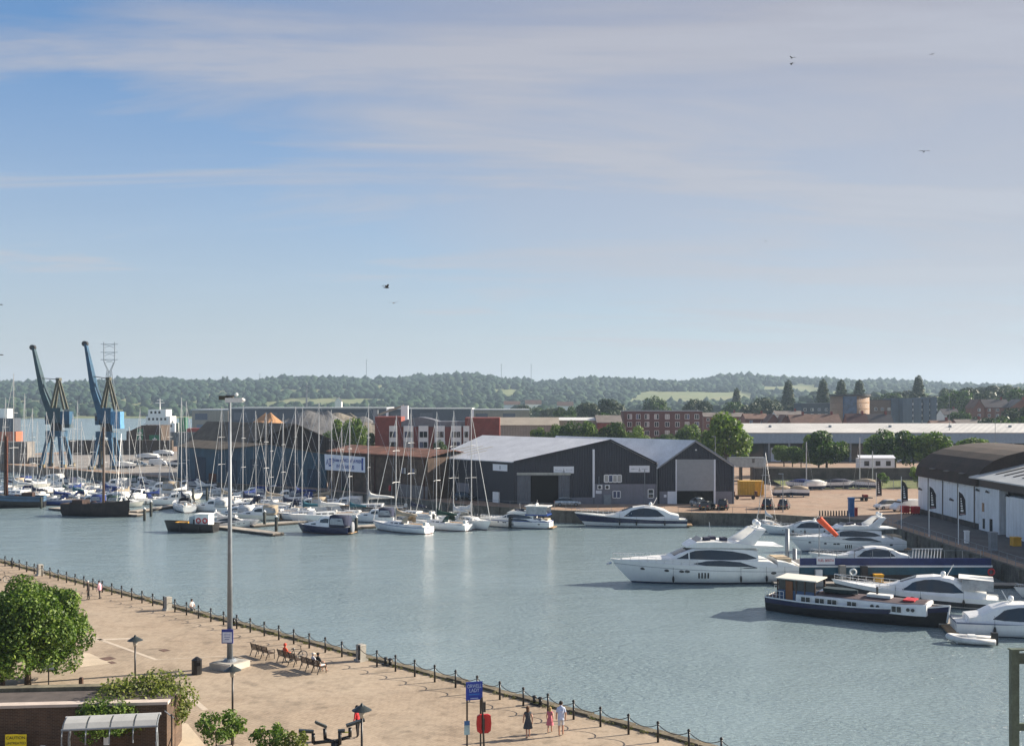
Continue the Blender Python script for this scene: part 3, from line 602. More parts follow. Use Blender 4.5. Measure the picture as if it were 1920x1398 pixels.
def gable(name, label, cat, x0, x1, y, dep, z0, ze, zr, wm, rm, wins=(), ww=1.1, wh=1.2, chim=False, cross=False):
    """house or shed with its ridge along X (cross: gable towards the viewer)"""
    t = thing(name, label, cat, ((x0+x1)/2, y, z0)); W = (x1-x0)/2; e, r = ze-z0, zr-z0
    if cross:
        MB().slab([(-W, 0, -14), (W, 0, -14), (W, 0, e), (0, 0, r), (-W, 0, e)], (0, dep, 0)).build('wall', wm, t)
        for s in (-1, 1): MB().slab([(s*(W+.4), -.4, e-.4*(r-e)/W), (0, -.4, r), (0, dep+.4, r), (s*(W+.4), dep+.4, e-.4*(r-e)/W)], (0, 0, .2)).build('roof', rm, t)
    else:
        MB().slab([(-W, 0, -14), (-W, 0, e), (-W, dep/2, r), (-W, dep, e), (-W, dep, -14)], (2*W, 0, 0)).build('wall', wm, t)
        for a_, b_ in ((-.4, dep/2), (dep+.4, dep/2)):
            za = e-.4*(r-e)/(dep/2); MB().slab([(-W-.3, a_, za), (W+.3, a_, za), (W+.3, b_, r), (-W-.3, b_, r)], (0, 0, .2)).build('roof', rm, t)
    if chim: MB().box(W*.55, W*.55+.8, dep/2-.4, dep/2+.4, r-.6, r+1.3).build('chimney', RBR, t)
    for cx, cz in wins: win(t, (0, 0, 0), X, NY, cx-ww/2, cx+ww/2, cz, cz+wh, 2, 1, None, 0, .1)
    return t
gable('shed', 'tan sheeted industrial shed right of the red brick apartments', 'shed', XD(935, 400), XD(1048, 400), 400, 20, 2, ZD(797, 400), ZD(783, 410), TAN, TAN)
gable('shed', 'low shed with white roof edge behind the bushes', 'shed', XD(1050, 410), XD(1118, 410), 410, 14, 2, ZD(788, 410), ZD(783, 420), TAN, mat('white_roof_sheet', (.6, .6, .58), .6))
gable('shed', 'grey roofed shed left of the long red brick flats', 'shed', XD(1120, 405), XD(1166, 405), 405, 16, 2, ZD(792, 405), ZD(779, 413), RBR, GRYR)
# long blue-grey warehouses far behind the gravel heaps
FBL = mat('far_blue_grey_wall', (.055, .065, .10), .8, var=.2, s=.1, streak=.2)
for i, (u0, u1, D, vt, lb) in enumerate(((432, 724, 640, 766, 'very long flat-roofed blue-grey warehouse behind the gravel heaps'), (726, 884, 655, 767, 'dark flat warehouse behind the red brick apartments'), (886, 992, 700, 769, 'far pale-roofed warehouse right of the dark flat one'), (360, 428, 690, 769, 'far white-roofed shed left of the long blue-grey warehouse'))):
    x0, x1 = XD(u0, D), XD(u1, D); t = thing('warehouse', lb, 'warehouse', ((x0+x1)/2, D, 1.5)); W = (x1-x0)/2; h = ZD(vt, D)-1.5
    MB().box(-W, W, 0, 40, -2, h).build('wall', [FBL, FBL, TAN, TAN][i], t); MB().box(-W-.4, W+.4, -.5, 40.4, h, h+.8).build('roof', mat('white_roof_edge', (.55, .56, .57), .6), t)
    for k in range(int(W/6)): pan(t, 'loading_door', mat('pale_blue_door', (.16, .19, .25), .7, var=.2), (0, 0, 0), X, NY, -W+3+k*12, -W+7+k*12, 0, 4.5, .08)
    for k in range(int(W/9)): pan(t, 'wall_panel', mat('mid_blue_panel', (.09, .10, .14), .7, var=.2), (0, 0, 0), X, NY, -W+2+k*18, -W+10+k*18, h*.55, h*.85, .06)
# large pale warehouse with columns on the right
D3 = 325.; x0 = XD(1402, D3); LW = 120.; ze = ZD(812, D3)-2; t = thing('warehouse', 'wide low blue-grey warehouse with pale roof and columned front behind the trees', 'warehouse', (x0, D3, 2.0))
BGR = mat('blue_grey_fascia', (.25, .33, .41), .6, var=.08, clad=1.2, cd=.02)
MB().box(0, LW, 3, 46, 0, ze-.1).build('wall', mat('dark_blue_wall', (.03, .04, .06), .6, var=.2), t); MB().box(-.5, LW, -.6, 3, ze-3.0, ze).build('fascia', BGR, t)
MB().slab([(-.8, -.8, ze+.02), (LW, -.8, ze+.02), (LW, 24, ze+2.4), (-.8, 24, ze+2.4)], (0, 0, .2)).build('roof', mat('pale_roof_sheeting', (.46, .45, .43), .7, var=.1, s=.1, clad=2., cd=.02), t)
MB().slab([(-.8, 24, ze+2.4), (LW, 24, ze+2.4), (LW, 47, ze), (-.8, 47, ze)], (0, 0, .2)).build('roof', MATS['pale_roof_sheeting'], t)
for k in range(18):
    MB().box(k*6.2, k*6.2+.5, -.3, .3, 0, ze-3).build('column', GALV, t)
    pan(t, 'window', GLASS, (0, 3, 0), X, NY, k*6.2+.9, k*6.2+5.6, .6, ze-3.4, .06); 
    if k % 3 == 1: pan(t, 'loading_door', WSIGN, (0, 3, 0), X, NY, k*6.2+1.5, k*6.2+4.6, 0, 4.2, .12)
for k in range(5): MB().cyl((10+k*19, 13, ze+1.2), (10+k*19, 13, ze+2.2), .6, .5, 10).build('roof_vent', GALV, t)
# round brick tower
D4 = 520.; cx = XD(1593, D4); zt = ZD(739, D4); t = thing('round_tower_block', 'round buff brick tower with a blue glazed strip and flat dark roof', 'building', (cx, D4, 8)); r = 9.2; h = zt-8
BUFF = brickmat('buff_brick', (.36, .22, .13), (.32, .19, .11), (.3, .22, .16), mott=.15)
MB().cyl((0, 0, -6), (0, 0, h-1), r, n=40).build('wall', BUFF, t, True); MB().cyl((0, 0, h-1), (0, 0, h), r+.7, n=40).build('roof', DKGREY, t)
MB().box(-5.6, .4, -r-.4, 0, -6, h-1.02).build('glazed_strip', mat('blue_glazing', (.05, .09, .17), .2, var=.3, s=.4), t)
for j in range(6):
    zz = h-3.2-j*3.0; MB().cyl((0, 0, zz+2.0), (0, 0, zz+2.2), r+.06, n=40).build('string_course', mat('buff_band', (.26, .17, .11), .9), t)
    for an in (-75, -108, -20, -35, -50): 
        c = Vector((math.cos(rad(an)), math.sin(rad(an)), 0)); tg = Vector((-c.y, c.x, 0))
        if -5.9 < c.x*r < .9: continue
        win(t, c*(r-.12), tg, c, -.6, .6, zz, zz+1.3, 1, 1, WPAINT, 0, .12)
# blue-grey tower flats
D5 = 555.; t = thing('tower_flats', 'blue-grey stepped tower flats with white balcony strips', 'building', (XD(1720, D5), D5, 8)); SL = mat('slate_blue_cladding', (.085, .12, .165), .7, var=.12, s=.3, clad=2., cd=.02)
for i, (u0, u1, vt, dy) in enumerate(((1693, 1711, 746, 0), (1715, 1731, 746, 2), (1735, 1747, 745, 3), (1750, 1762, 744, 4), (1678, 1692, 747, 5))):
    a_, b_ = XD(u0, D5)-XD(1720, D5), XD(u1, D5)-XD(1720, D5); MB().box(a_, b_, dy, 18, -6, ZD(vt, D5)-8).build('wall', SL, t)
    st = MB().box(b_-.01, b_+1.0, dy+1.5, 17, -6, ZD(vt, D5)-9).build('balcony_strip', WPAINT, t)
    for k in range(6): pan(st, 'pane', GLASS, (b_, dy+1.5, 0), X, NY, .05, .95, k*3-3, k*3-1.2, .05)
block('flats', 'brown brick flats between the round tower and the blue tower flats', 'building', XD(1632, 560), XD(1690, 560), 561, 14, 6, ZD(750, 560), mat('brown_wall', (.16, .11, .085), .9, var=.15), (3, 6.5, 10), (-5, -1.5, 2, 5.5), 1.4, 1.5, DKGREY)
block('office_block', 'dark blue-grey office block left of the round tower', 'building', XD(1503, 600), XD(1556, 600), 600, 16, 6, ZD(756, 600), mat('slate_wall', (.07, .085, .11), .8, var=.15), (3, 6.5, 9.5), (-6, -2, 2, 6), 1.5, 1.4, GALV)
# houses
TILE = mat('brown_roof_tiles', (.17, .10, .075), .9, var=.2, s=.6, clad=.5, cd=.02); SLATE = mat('maroon_tiles', (.085, .035, .035), .85, var=.2); DSL = mat('dark_slate', (.05, .045, .055), .85, var=.2)
HB = brickmat('house_brick', (.24, .09, .06), (.2, .075, .05), (.2, .13, .1), mott=.15)
for (u0, u1, ve, vr, D, wm, rm, cross, lb) in (
    (1320, 1396, 781, 774, 470, HB, GRYR, 0, 'long grey-roofed terrace behind the big bright tree'), (1398, 1440, 785, 776, 440, HB, TILE, 0, 'brown-roofed house at the left of the row behind the wide warehouse'),
    (1440, 1462, 790, 777, 430, HB, TILE, 1, 'gabled brick house with its gable to the dock'), (1464, 1482, 792, 778, 425, HB, TILE, 1, 'narrow gabled brick house next to the wider gabled one'),
    (1484, 1516, 793, 778, 420, HB, TILE, 0, 'brown tiled house in the middle of the row behind the wide warehouse'), (1516, 1577, 792, 777, 424, HB, TILE, 0, 'broad brown tiled house left below the round tower'),
    (1592, 1630, 799, 776, 430, HB, SLATE, 0, 'maroon tiled house below the round tower'), (1631, 1676, 797, 777, 434, HB, DSL, 0, 'dark slate house right below the round tower'),
    (1455, 1505, 778, 771, 500, WPAINT, GRYR, 0, 'grey roofed terrace with white walls above the brown tiled row'), (1826, 1846, 763, 749, 500, HB, TILE, 1, 'gabled house at the left end of the far right terrace'),
    (1847, 1894, 763, 749, 502, HB, DSL, 0, 'dark roofed terrace among trees at the far right'), (1895, 1935, 763, 749, 498, HB, GRYR, 1, 'gabled house cut by the right edge of the view'),
    (1770, 1800, 777, 767, 520, WPAINT, DSL, 0, 'small house among trees right of the blue tower flats'), (1798, 1856, 797, 787, 400, HB, GRYR, 0, 'low grey-brown house just above the wide warehouse roof'), (1752, 1790, 800, 789, 395, HB, TILE, 0, 'brown roofed bungalow above the wide warehouse roof'),
    (985, 1015, 757, 750, 1250, WPAINT, TILE, 0, 'tiny far white house left under the hills'), (945, 975, 758, 752, 1230, WPAINT, TILE, 0, 'tiny far pale house under the hills'), (1045, 1075, 760, 753, 1200, WPAINT, TILE, 0, 'tiny far house with orange roof under the hills'),
    (628, 640, 752, 745, 1350, WPAINT, DSL, 1, 'tiny white gabled house on the far slope')):
    W = XD(u1, D)-XD(u0, D); zg = ZD(ve, D)-5.2; nw = max(1, int(W/3.4))
    gable('house', lb, 'house', XD(u0, D), XD(u1, D), D, 9, zg, ZD(ve, D), ZD(vr, D), wm, rm, [(-W/2+W*(k+.5)/nw, zz) for k in range(nw) for zz in (.6, 3.2)] if D < 900 else [], 1.2, 1.3, chim=(W > 6 and D < 900), cross=bool(cross))
# white quay buildings on the right
XW = 66.5; t = thing('quay_warehouse', 'old white painted quay warehouse with brown barrel roof', 'warehouse', (XW, 152, 2.0))
WALLW = mat('peeling_white_wall', (.76, .77, .77), .8, var=.06, s=.4, bump=.01, bs=3, streak=.36)
MB().box(0, 23, 0, 22.6, 0, 6.25).build('wall', WALLW, t)
BRR = mat('brown_felt_roof', (.045, .027, .02), .95, var=.3, s=.3, streak=.25); RISE = 5.3; prof = [(-.45, 6.1)]+[(11.5-11.9*math.cos(math.pi*k/14), 6.2+RISE*math.sin(math.pi*k/14)**.85) for k in range(1, 14)]+[(23.4, 6.1)]
MB().slab([(p[0], -.0, p[1]) for p in prof]+[(11.5, 0, 6.0)], (0, 22.9, 0)).build('roof', BRR, t, False)
for yy in (5.0, 10.6, 16.0):
    d_ = MB().box(-.12, 1.0, yy-.55, yy+.55, 5.8, 7.6).build('dormer', WALLW, t); MB().slab([(-.5, yy-.8, 7.55), (-.5, yy+.8, 7.55), (2.2, yy+.8, 7.95), (2.2, yy-.8, 7.95)], (0, 0, .1)).build('dormer_roof', GRYR, d_)
for yy in (1.2, 6.9, 12.5, 18.2): MB().box(-.14, -.01, yy, yy+.14, 0, 6.0).build('downpipe', GRYR, t)
MB().box(-.1, -.003, 0, 22.6, 0, .8).build('dirty_base', mat('tarred_base', (.06, .05, .045), .9, var=.4, s=.5), t)
for yy, zz in ((21, 3.9), (15.3, 3.4), (8.6, 3.3)): MB().cyl((-.02, yy, zz), (-.6, yy, zz+.25), .1, .22, 8).build('wall_lamp', GRYR, t)
t = thing('quay_warehouse', 'white quay shed with pale metal roof and dark fascia at the right edge', 'warehouse', (XW, 118, 2.0))
MB().box(.0, 24, 27.6, 33.9, 0, 6.1).build('wall', WALLW, t); MB().box(0, 24, 0, 25.6, 0, 5.5).build('wall', WALLW, t); MB().box(1.2, 24, 25.6, 27.6, 0, 6).build('door_opening', DARKIN, t)
MB().box(-.06, 24, -1, 33.85, 6.12, 7.25).build('fascia', DKGREY, t); MB().slab([(-1.3, -2, 7.3), (-1.3, 34.3, 7.3), (12, 34.3, 10.4), (12, -2, 10.4)], (0, 0, .18)).build('roof', mat('pale_metal_roof', (.46, .48, .48), .5, .3, var=.08, s=.3), t)
MB().slab([(25.3, -2, 7.3), (25.3, 34.3, 7.3), (12, 34.3, 10.4), (12, -2, 10.4)], (0, 0, .18)).build('roof', MATS['pale_metal_roof'], t)
for k in range(5): MB().slab([(1, 20+k*2.6, 7.98), (9, 20+k*2.6, 9.85), (9, 20.5+k*2.6, 9.85), (1, 20.5+k*2.6, 7.98)], (0, 0, .12)).build('roof_rib', DKGREY, t)
for (y0, y1, z0, z1) in ((32.2, 32.8, 2.7, 3.9), (32.0, 32.6, .3, 1.7), (29.6, 30.4, 0, 1.9)): MB().box(-.06, -.005, y0, y1, z0, z1).build('window', GLASS, t)
for yy in (33.7, 30.6, 24.6): MB().cyl((-.02, yy, 5.5), (-.5, yy, 5.7), .08, .2, 8).build('wall_lamp', DKGREY, t)
# ------------------------------------------------------------------ cranes, ship, heaps, pylons, yard things
CRB = mat('crane_blue', (.016, .075, .145), .6, var=.3, s=.4, streak=.35); CRG = mat('crane_faded_green', (.028, .065, .085), .7, var=.3, s=.4, streak=.4); CRY = mat('crane_rusty_yellow', (.22, .17, .08), .7, var=.3, s=.4, streak=.4)
CRL = mat('crane_light_blue', (.09, .26, .46), .6, var=.2, streak=.2)
def beam4(m, a, b, w0, w1):
    a, b = Vector(a), Vector(b); d = (b-a).normalized(); y = Vector((0, 1, 0)); z = d.cross(y).normalized()
    m.loft([[c+y*w*sy+z*w*sz for sy, sz in ((-.5, -.5), (.5, -.5), (.5, .5), (-.5, .5))] for c, w in ((a, w0), (b, w1))])
def crane(label, p, tip, jm, hm, cm, mirror=1):
    """level-luffing dock crane: portal legs, slewing tower, cab, machine house, A-frame and raised jib"""
    t = thing('dock_crane', label, 'crane', p); s = 1
    for sx in (-1, 1):
        for sy in (-1, 1):
            m = MB(); beam4(m, (sx*3.0, sy*3.0, 0), (sx*1.5, sy*1.5, 9), 1.0, .9); m.build('leg', CRB, t)
            MB().box(sx*3.0-.9, sx*3.0+.9, sy*3-.4, sy*3+.4, 0, .9).build('bogie', CRY, t)
    MB().box(-2.2, 2.2, -2.2, 2.2, 8.6, 10.2).build('portal_top', CRB, t); MB().cyl((0, 0, 10.2), (0, 0, 12.4), 1.5, 1.3, 16).build('slewing_ring', DKGREY, t)
    MB().box(-1.2, 1.6, -1.6, 1.6, 12.4, 16.6).build('slewing_tower', jm, t); MB().box(1.62, 4.2, -1.5, 1.5, 12.0, 15.6).build('machine_house', hm, t); MB().box(2.4, 4.3, -1.55, 1.55, 11.0, 11.98).build('counterweight', cm, t)
    c = MB().box(-2.7, -1.62, -1.3, .9, 12.0, 14.6).build('cab', CRB, t); MB().box(-2.74, -2.2, -1.33, .5, 13.1, 14.3).build('window', GLASS, c)
    m = MB()
    for sy in (-1.3, 1.3): beam4(m, (2.6, sy, 16.2), (.6, sy*.5, 24.5), .55, .4); beam4(m, (-1.0, sy, 16.2), (.5, sy*.5, 24.5), .6, .4)
    m.box(.1, 1.1, -.9, .9, 24.2, 25.0).build('a_frame', mat('crane_olive', (.085, .085, .06), .7, var=.3, streak=.4), t)
    m = MB(); tx, tz = tip
    for sy in (-.9, .9): beam4(m, (-.9, sy, 13.5), (lerp(-.9, tx, .4)-.5, sy*.8, lerp(13.5, tz, .4)), 1.5, 1.35); beam4(m, (lerp(-.9, tx, .4)-.5, sy*.8, lerp(13.5, tz, .4)), (tx, sy*.35, tz), 1.35, .6)
    for k in range(9): f = .1+k*.1; m.cyl((lerp(-1.4, tx, f), -.9*(1-f*.6), lerp(14.5, tz, f)), (lerp(-1.4, tx, f+.05), .9*(1-f*.6), lerp(14.5, tz, f+.05)), .12, n=5)
    m.build('jib', jm, t); MB().cyl((tx-.2, -.6, tz+.1), (tx-.2, .6, tz+.1), .75, n=14).build('jib_head', DKGREY, t)
    m = MB(); m.cyl((.6, .4, 24.6), (lerp(-1.4, tx, .55), .5, lerp(14.5, tz, .55)), .1, n=5).cyl((.6, -.4, 24.6), (lerp(-1.4, tx, .55), -.5, lerp(14.5, tz, .55)), .1, n=5).build('luffing_ropes', BLACK, t)
    m = MB()
    for k in range(12): m.box(-2.0, -1.66, 1.0, 1.7, 1+k*.9, 1.08+k*.9)
    m.box(-2.1, -2.0, 1.0, 1.1, 0, 12).box(-2.1, -2.0, 1.6, 1.7, 0, 12).build('ladder', CRY, t)
    return t
Dc = 300.; p = (XD(106, Dc), Dc, 2.0); crane('green and blue dock crane with rusty jib raised, left of the pair', p, (XD(63, Dc)-p[0], ZD(652, Dc)-2), CRG, CRB, CRG)
Dc = 292.; p = (XD(200, Dc), Dc, 2.0); crane('bright blue dock crane with raised jib, right of the pair', p, (XD(161, Dc)-p[0], ZD(645, Dc)-2), CRB, CRL, CRL)
LW_ = mat('dark_river_wall', (.075, .055, .042), .95, var=.3, s=.3, streak=.5)
x0, x1 = XD(128, 372), XD(322, 372)
tag(MB().box(0, x1-x0, 0, 2, -3, ZD(825, 372)-2).build('river_wall', LW_, loc=(x0, 372, 2.0)), 'long dark brown river wall behind the dock cranes', 'wall')
x0 = XD(-20, 316); tag(MB().box(0, XD(51, 316)-x0, 0, 5, -5, ZD(828, 316)-2).box(XD(51, 316)-x0, XD(74, 316)-x0, 1, 5, -5, 1.8).build('lock_wall', mat('grey_lock_concrete', (.20, .185, .17), .95, var=.25, s=.3, streak=.5), loc=(x0, 316, 2.0)), 'grey concrete lock wall at the far left edge', 'wall')
# concrete bunker with the green mural, and the ship behind
D = 400.; x0, x1 = XD(237, D), XD(302, D); t = thing('bunker', 'brown concrete bunker with green panels showing white stick figures', 'building', (x0, D, 2.0)); W = x1-x0; h = ZD(797, D)-2
MB().slab([(0, 0, -3), (W, 0, -3), (W, 0, h), (W*.45, 0, h), (W*.12, 0, h-2), (0, 0, h-2.2)], (0, 10, 0)).build('wall', LW_, t)
GRN = mat('mural_green', (.02, .16, .08), .7, var=.15)
for (a_, b_, c_, e_) in ((.30, .48, .35, .86), (.66, .98, .08, .62)):
    q = pan(t, 'mural', GRN, (0, 0, 0), X, NY, W*a_, W*b_, h*c_, h*e_, .06); cx = W*(a_+b_)/2; cz = h*(c_+e_)/2; k = h*(e_-c_)
    m = MB(); 
    for (ax_, az, bx_, bz) in ((0, -.02, 0, .16), (0, -.02, -.1, -.32), (0, -.02, .1, -.32), (0, .13, -.16, .2), (0, .13, .16, .2)): m.cyl((cx+ax_*k, -.09, cz+az*k), (cx+bx_*k, -.09, cz+bz*k), .035*k, n=6)
    m.ell((cx, -.09, cz+.25*k), .06*k, .05, .06*k); m.build('figure', WPAINT, q)
D = 480.; bx = XD(300, D); t = thing('cargo_ship', 'white ship superstructure moored behind the bunker', 'ship', (bx, D, 0.0))
m = MB(); m.loft([[(x, -5*w_, 0), (x, 5*w_, 0), (x, 5.4*w_, 7), (x, -5.4*w_, 7)] for x, w_ in ((-10, .5), (-6, 1), (24, 1), (30, .75))]).build('hull', mat('ship_grey_hull', (.12, .12, .12), .6, streak=.4), t)
for (a_, b_, z0, z1) in ((-6, 8, 7, 11), (-5, 6, 11, 14), (-4, 4, 14, 17)): s_ = MB().box(a_, b_, -4, 4, z0+.01, z1).build('superstructure', WPAINT, t); [pan(s_, 'window', GLASS, (0, -4, 0), X, NY, a_+1+k*1.8, a_+1.9+k*1.8, z1-1.8, z1-.7, .04) for k in range(int((b_-a_-1)/1.8))]
MB().cyl((0, 0, 17), (0, 0, 22), .25, .12).cyl((-2, 0, 20), (2, 0, 20), .1).cyl((-1.3, 0, 21.2), (1.3, 0, 21.2), .1).build('mast', WPAINT, t); MB().box(9, 12, -1.5, 1.5, 7, 13.5).build('funnel', GRN, t); MB().box(13, 20, -3, 3, 7, 8.6).build('hatch', mat('ship_red', (.35, .05, .03), .7), t)
D = 560.; t = thing('coaster', 'dark ship with orange hull at the left edge of the view', 'ship', (XD(8, D), D, 0)); MB().box(-14, 8, -4, 4, 0, 5).build('hull', mat('ship_orange', (.45, .12, .05), .7, streak=.4), t); MB().box(-12, 7, -3.6, 3.6, 5.01, 12).build('deck_cargo', mat('ship_blue_grey', (.06, .07, .09), .7), t); MB().box(-3, 3, -3, 3, 12.01, 17).build('superstructure', WPAINT, t)
# heaps of sand and gravel
def heap(label, pts, rx, ry, h, m, seed):
    mm_ = 'sand' in label; g = random.Random(seed); n = 28; rings = []
    rl = rx*(.06 if mm_ else .35); n = 36
    for j in range(11):
        f = j/10; rr = (1-f)+.02; rings.append([(math.cos(6.283*i/n)*(rx*.75*rr*(1+.10*math.sin(i*.9+seed)+.05*g.uniform(-1, 1))+rl*(1-.4*f)), math.sin(6.283*i/n)*(ry*rr*(1+.06*g.uniform(-1, 1))+.4), h*f*(1-.10*f*(.5+.5*math.sin(i*.5+seed)))) for i in range(n)])
    return MB().loft(rings)
SAND = mat('orange_sand', (.40, .215, .10), .95, var=.15, s=.3, bump=.15, bs=1.5); GRAV = mat('grey_gravel', (.15, .148, .146), .95, var=.2, s=.25, bump=.2, bs=1.2); GRAV2 = mat('tan_gravel', (.22, .195, .155), .95, var=.18, s=.25, bump=.2, bs=1.2)
for (u, vt, D, rx, ry, mm, lb, nm) in ((504, 773, 420, 24, 20, SAND, 'orange cone of sand behind the old warehouse', 'sand_heap'), (590, 768, 455, 25, 22, GRAV, 'large grey gravel heap behind the old warehouse', 'gravel_heap'), (632, 773, 470, 26, 22, GRAV2, 'buff gravel heap leaning on the large grey heap', 'gravel_heap'),
        (668, 780, 470, 24, 20, GRAV, 'grey gravel heap at the right of the row', 'gravel_heap'), (690, 790, 430, 15, 12, GRAV2, 'small buff gravel heap next to the red brick apartments', 'gravel_heap'), (548, 783, 470, 30, 20, GRAV, 'low grey gravel heap between sand and large grey heap', 'gravel_heap')):
    tag(heap(lb, (0,), rx, ry, ZD(vt, D)-1.6, mm, int(u)).build(nm, mm, None, False, (XD(u, D), D, 1.6)), lb, 'heap')
t = thing('conveyor', 'grey gravel conveyor tower behind the heaps', 'conveyor', (XD(735, 460), 460, 2)); MB().box(-8, -6, -1, 1, 0, 15).build('tower', GALV, t); MB().slab([(-7, -.6, 12), (5, -.6, 16.4), (5, .6, 16.4), (-7, .6, 12)], (0, 0, .9)).build('belt', TAN, t); MB().box(4, 7, -1.5, 1.5, 10, 16.8).build('hopper', WSIGN, t); MB().box(4.4, 6.6, -1, 1, 0, 10).build('leg', GALV, t)
t = thing('excavator', 'yellow excavator arm by the sand heap', 'excavator', (XD(440, 380), 380, 2)); MB().box(-2, 2, -1.3, 1.3, .9, 3).build('cab', YEL, t); MB().box(-2.4, 2.4, -1.5, 1.5, 0, .89).build('tracks', RUBBER, t); m = MB(); beam4(m, (0, 0, 2.6), (-3.0, 0, 9.6), .7, .6); beam4(m, (-3.0, 0, 9.6), (1.6, 0, 5.6), .55, .4); m.build('arm', YEL, t)
# pylon and masts on the skyline
def lattice(label, u, vt, D, w0, kind):
    x = XD(u, D); z0 = gh(x, D); h = ZD(vt, D)-z0; t = thing('pylon' if kind else 'radio_mast', label, 'pylon' if kind else 'mast', (x, D, z0)); m = MB()
    r = .55 if kind else .5
    if kind:
        for sx in (-1, 1):
            for sy in (-1, 1): m.cyl((sx*w0, sy*w0, 0), (sx*w0*.25, sy*w0*.25, h*.62), r, n=4).cyl((sx*w0*.25, sy*w0*.25, h*.62), (sx*w0*.85, sy*.6, h*.74), r, n=4).cyl((sx*w0*.85, sy*.6, h*.74), (sx*w0*.85, sy*.6, h), r, n=4)
        for k in range(10):
            f0, f1 = k/10*.62, (k+1)/10*.62; a_, b_ = w0*(1-.75*f0/.62), w0*(1-.75*f1/.62)
            for sy in (-1, 1): m.cyl((-a_, sy*a_, h*f0), (b_, sy*b_, h*f1), r*.6, n=4).cyl((a_, sy*a_, h*f0), (-b_, sy*b_, h*f1), r*.6, n=4)
        m.build('tower', GALV, t)
        for f in (.76, .86, .97): a_ = MB().cyl((-w0*1.35, 0, h*f), (w0*1.35, 0, h*f), r, n=4).cyl((-w0*.85, 0, h*(f-.05)), (w0*.85, 0, h*f), r*.6, n=4).cyl((w0*.85, 0, h*(f-.05)), (-w0*.85, 0, h*f), r*.6, n=4).build('cross_arm', GALV, t)
    else:
        m.cyl((0, 0, 0), (0, 0, h), .9, .45, 5); m.build('shaft', GALV, t); MB().cyl((-2.2, 0, h*.93), (2.2, 0, h*.93), .4, n=4).cyl((-1.6, 0, h*.8), (1.6, 0, h*.8), .4, n=4).build('aerials', GALV, t)
lattice('tall electricity pylon right of the cranes', 205, 641, 1500, 9, 1)
for (u, vt, lb) in ((687, 673, 'tallest thin radio mast on the hill skyline'), (940, 682, 'thin radio mast on the skyline above the red brick apartments'), (996, 682, 'thin radio mast on the skyline right of another'), (487, 700, 'short mast with platform on the skyline left of the hill')): lattice(lb, u, vt, 2580, 3, 0)
lattice('tan lattice crane mast behind the gravel heaps', 575, 718, 700, 1.6, 0)
# stone retaining wall behind the car park, grass bank and fence
tag(MB().box(0, 62, 0, 1.2, 0, 3.5).build('retaining_wall', mat('dark_stone_wall', (.10, .085, .075), .95, var=.3, s=.5, bump=.05, bs=2, streak=.4), loc=(XD(1415, 238), 238, 2.0)), 'dark stone retaining wall behind the car park', 'wall')
struct(MB().slab([(XD(1450, 236), 224, 2.01), (XD(1740, 236), 224, 2.01), (XD(1740, 236), 238, 2.9), (XD(1450, 236), 238, 2.9)], (0, 0, .03)).build('grass_bank', mat('rough_grass', (.13, .15, .04), .95, var=.35, s=.6, bump=.1, bs=4)))
t = thing('chain_link_fence', 'grey chain link fence along the back of the car park', 'fence', (XD(1440, 221), 221, 2.0))
for k in range(13): MB().cyl((k*2.6, 0, 0), (k*2.6, 0, 2.1), .05, n=6).build('post', GALV, t)
m = MB(); 
for k in range(75): m.cyl((k*.42, 0, .1), (k*.42+.5, 0, 2.0), .012, n=3, cap=False).cyl((k*.42+.5, .02, .1), (k*.42, .02, 2.0), .012, n=3, cap=False)
m.cyl((0, 0, 2.02), (31.2, 0, 2.02), .03, n=4); m.build('mesh', GALV, t)
t = thing('portable_cabin', 'pale grey portable cabin above the yellow container', 'cabin', (XD(1402, 246), 246, 2.0)); MB().box(-4.2, 4.2, 0, 3, 3.2, ZD(859, 246)-2).build('body', mat('cabin_pale_grey', (.42, .44, .42), .7, streak=.3), t); MB().box(1.0, 1.6, -.04, -.002, 4.2, 5.2).build('window', GLASS, t); MB().box(-4.3, 4.3, -.1, 3.1, ZD(859, 246)-2.0, ZD(859, 246)-1.85).build('roof', GALV, t)
for x in (-4, -1.3, 1.3, 4): MB().box(x-.12, x+.12, .2, 2.8, 0, 3.19).build('leg', DKGREY, t)
t = thing('shipping_container', 'yellow shipping container beside the dark gabled shed', 'container', (XD(1378, 206), 206, 2.0)); MB().box(1.0, 5.6, 0, 2.4, 0, 2.9).build('body', mat('yellow_container', (.58, .34, .03), .6, var=.12, clad=.3, cd=.04, streak=.2), t); MB().box(3.9, 4.75, -.05, -.003, .1, 2.8).build('door', YEL, t); MB().box(4.8, 5.55, -.05, -.003, .1, 2.8).build('door', YEL, t)
t = thing('boat_cradle', 'rusty boat trailers and cradles parked by the yellow container', 'trailer', (XD(1402, 199), 199, 2.0)); RUST = mat('rusty_steel', (.16, .075, .045), .85, var=.3); MB().box(-3, 2.2, -.1, .1, .5, .7).box(-3, 2.2, 1.4, 1.6, .5, .7).box(-2.6, -2.4, -.1, 1.6, .5, 1.5).box(1.6, 1.8, -.1, 1.6, .5, 1.5).build('frame', RUST, t)
for x in (-2, 1): MB().cyl((x, -.2, .35), (x, 0, .35), .35, n=12).build('wheel', RUBBER, t)
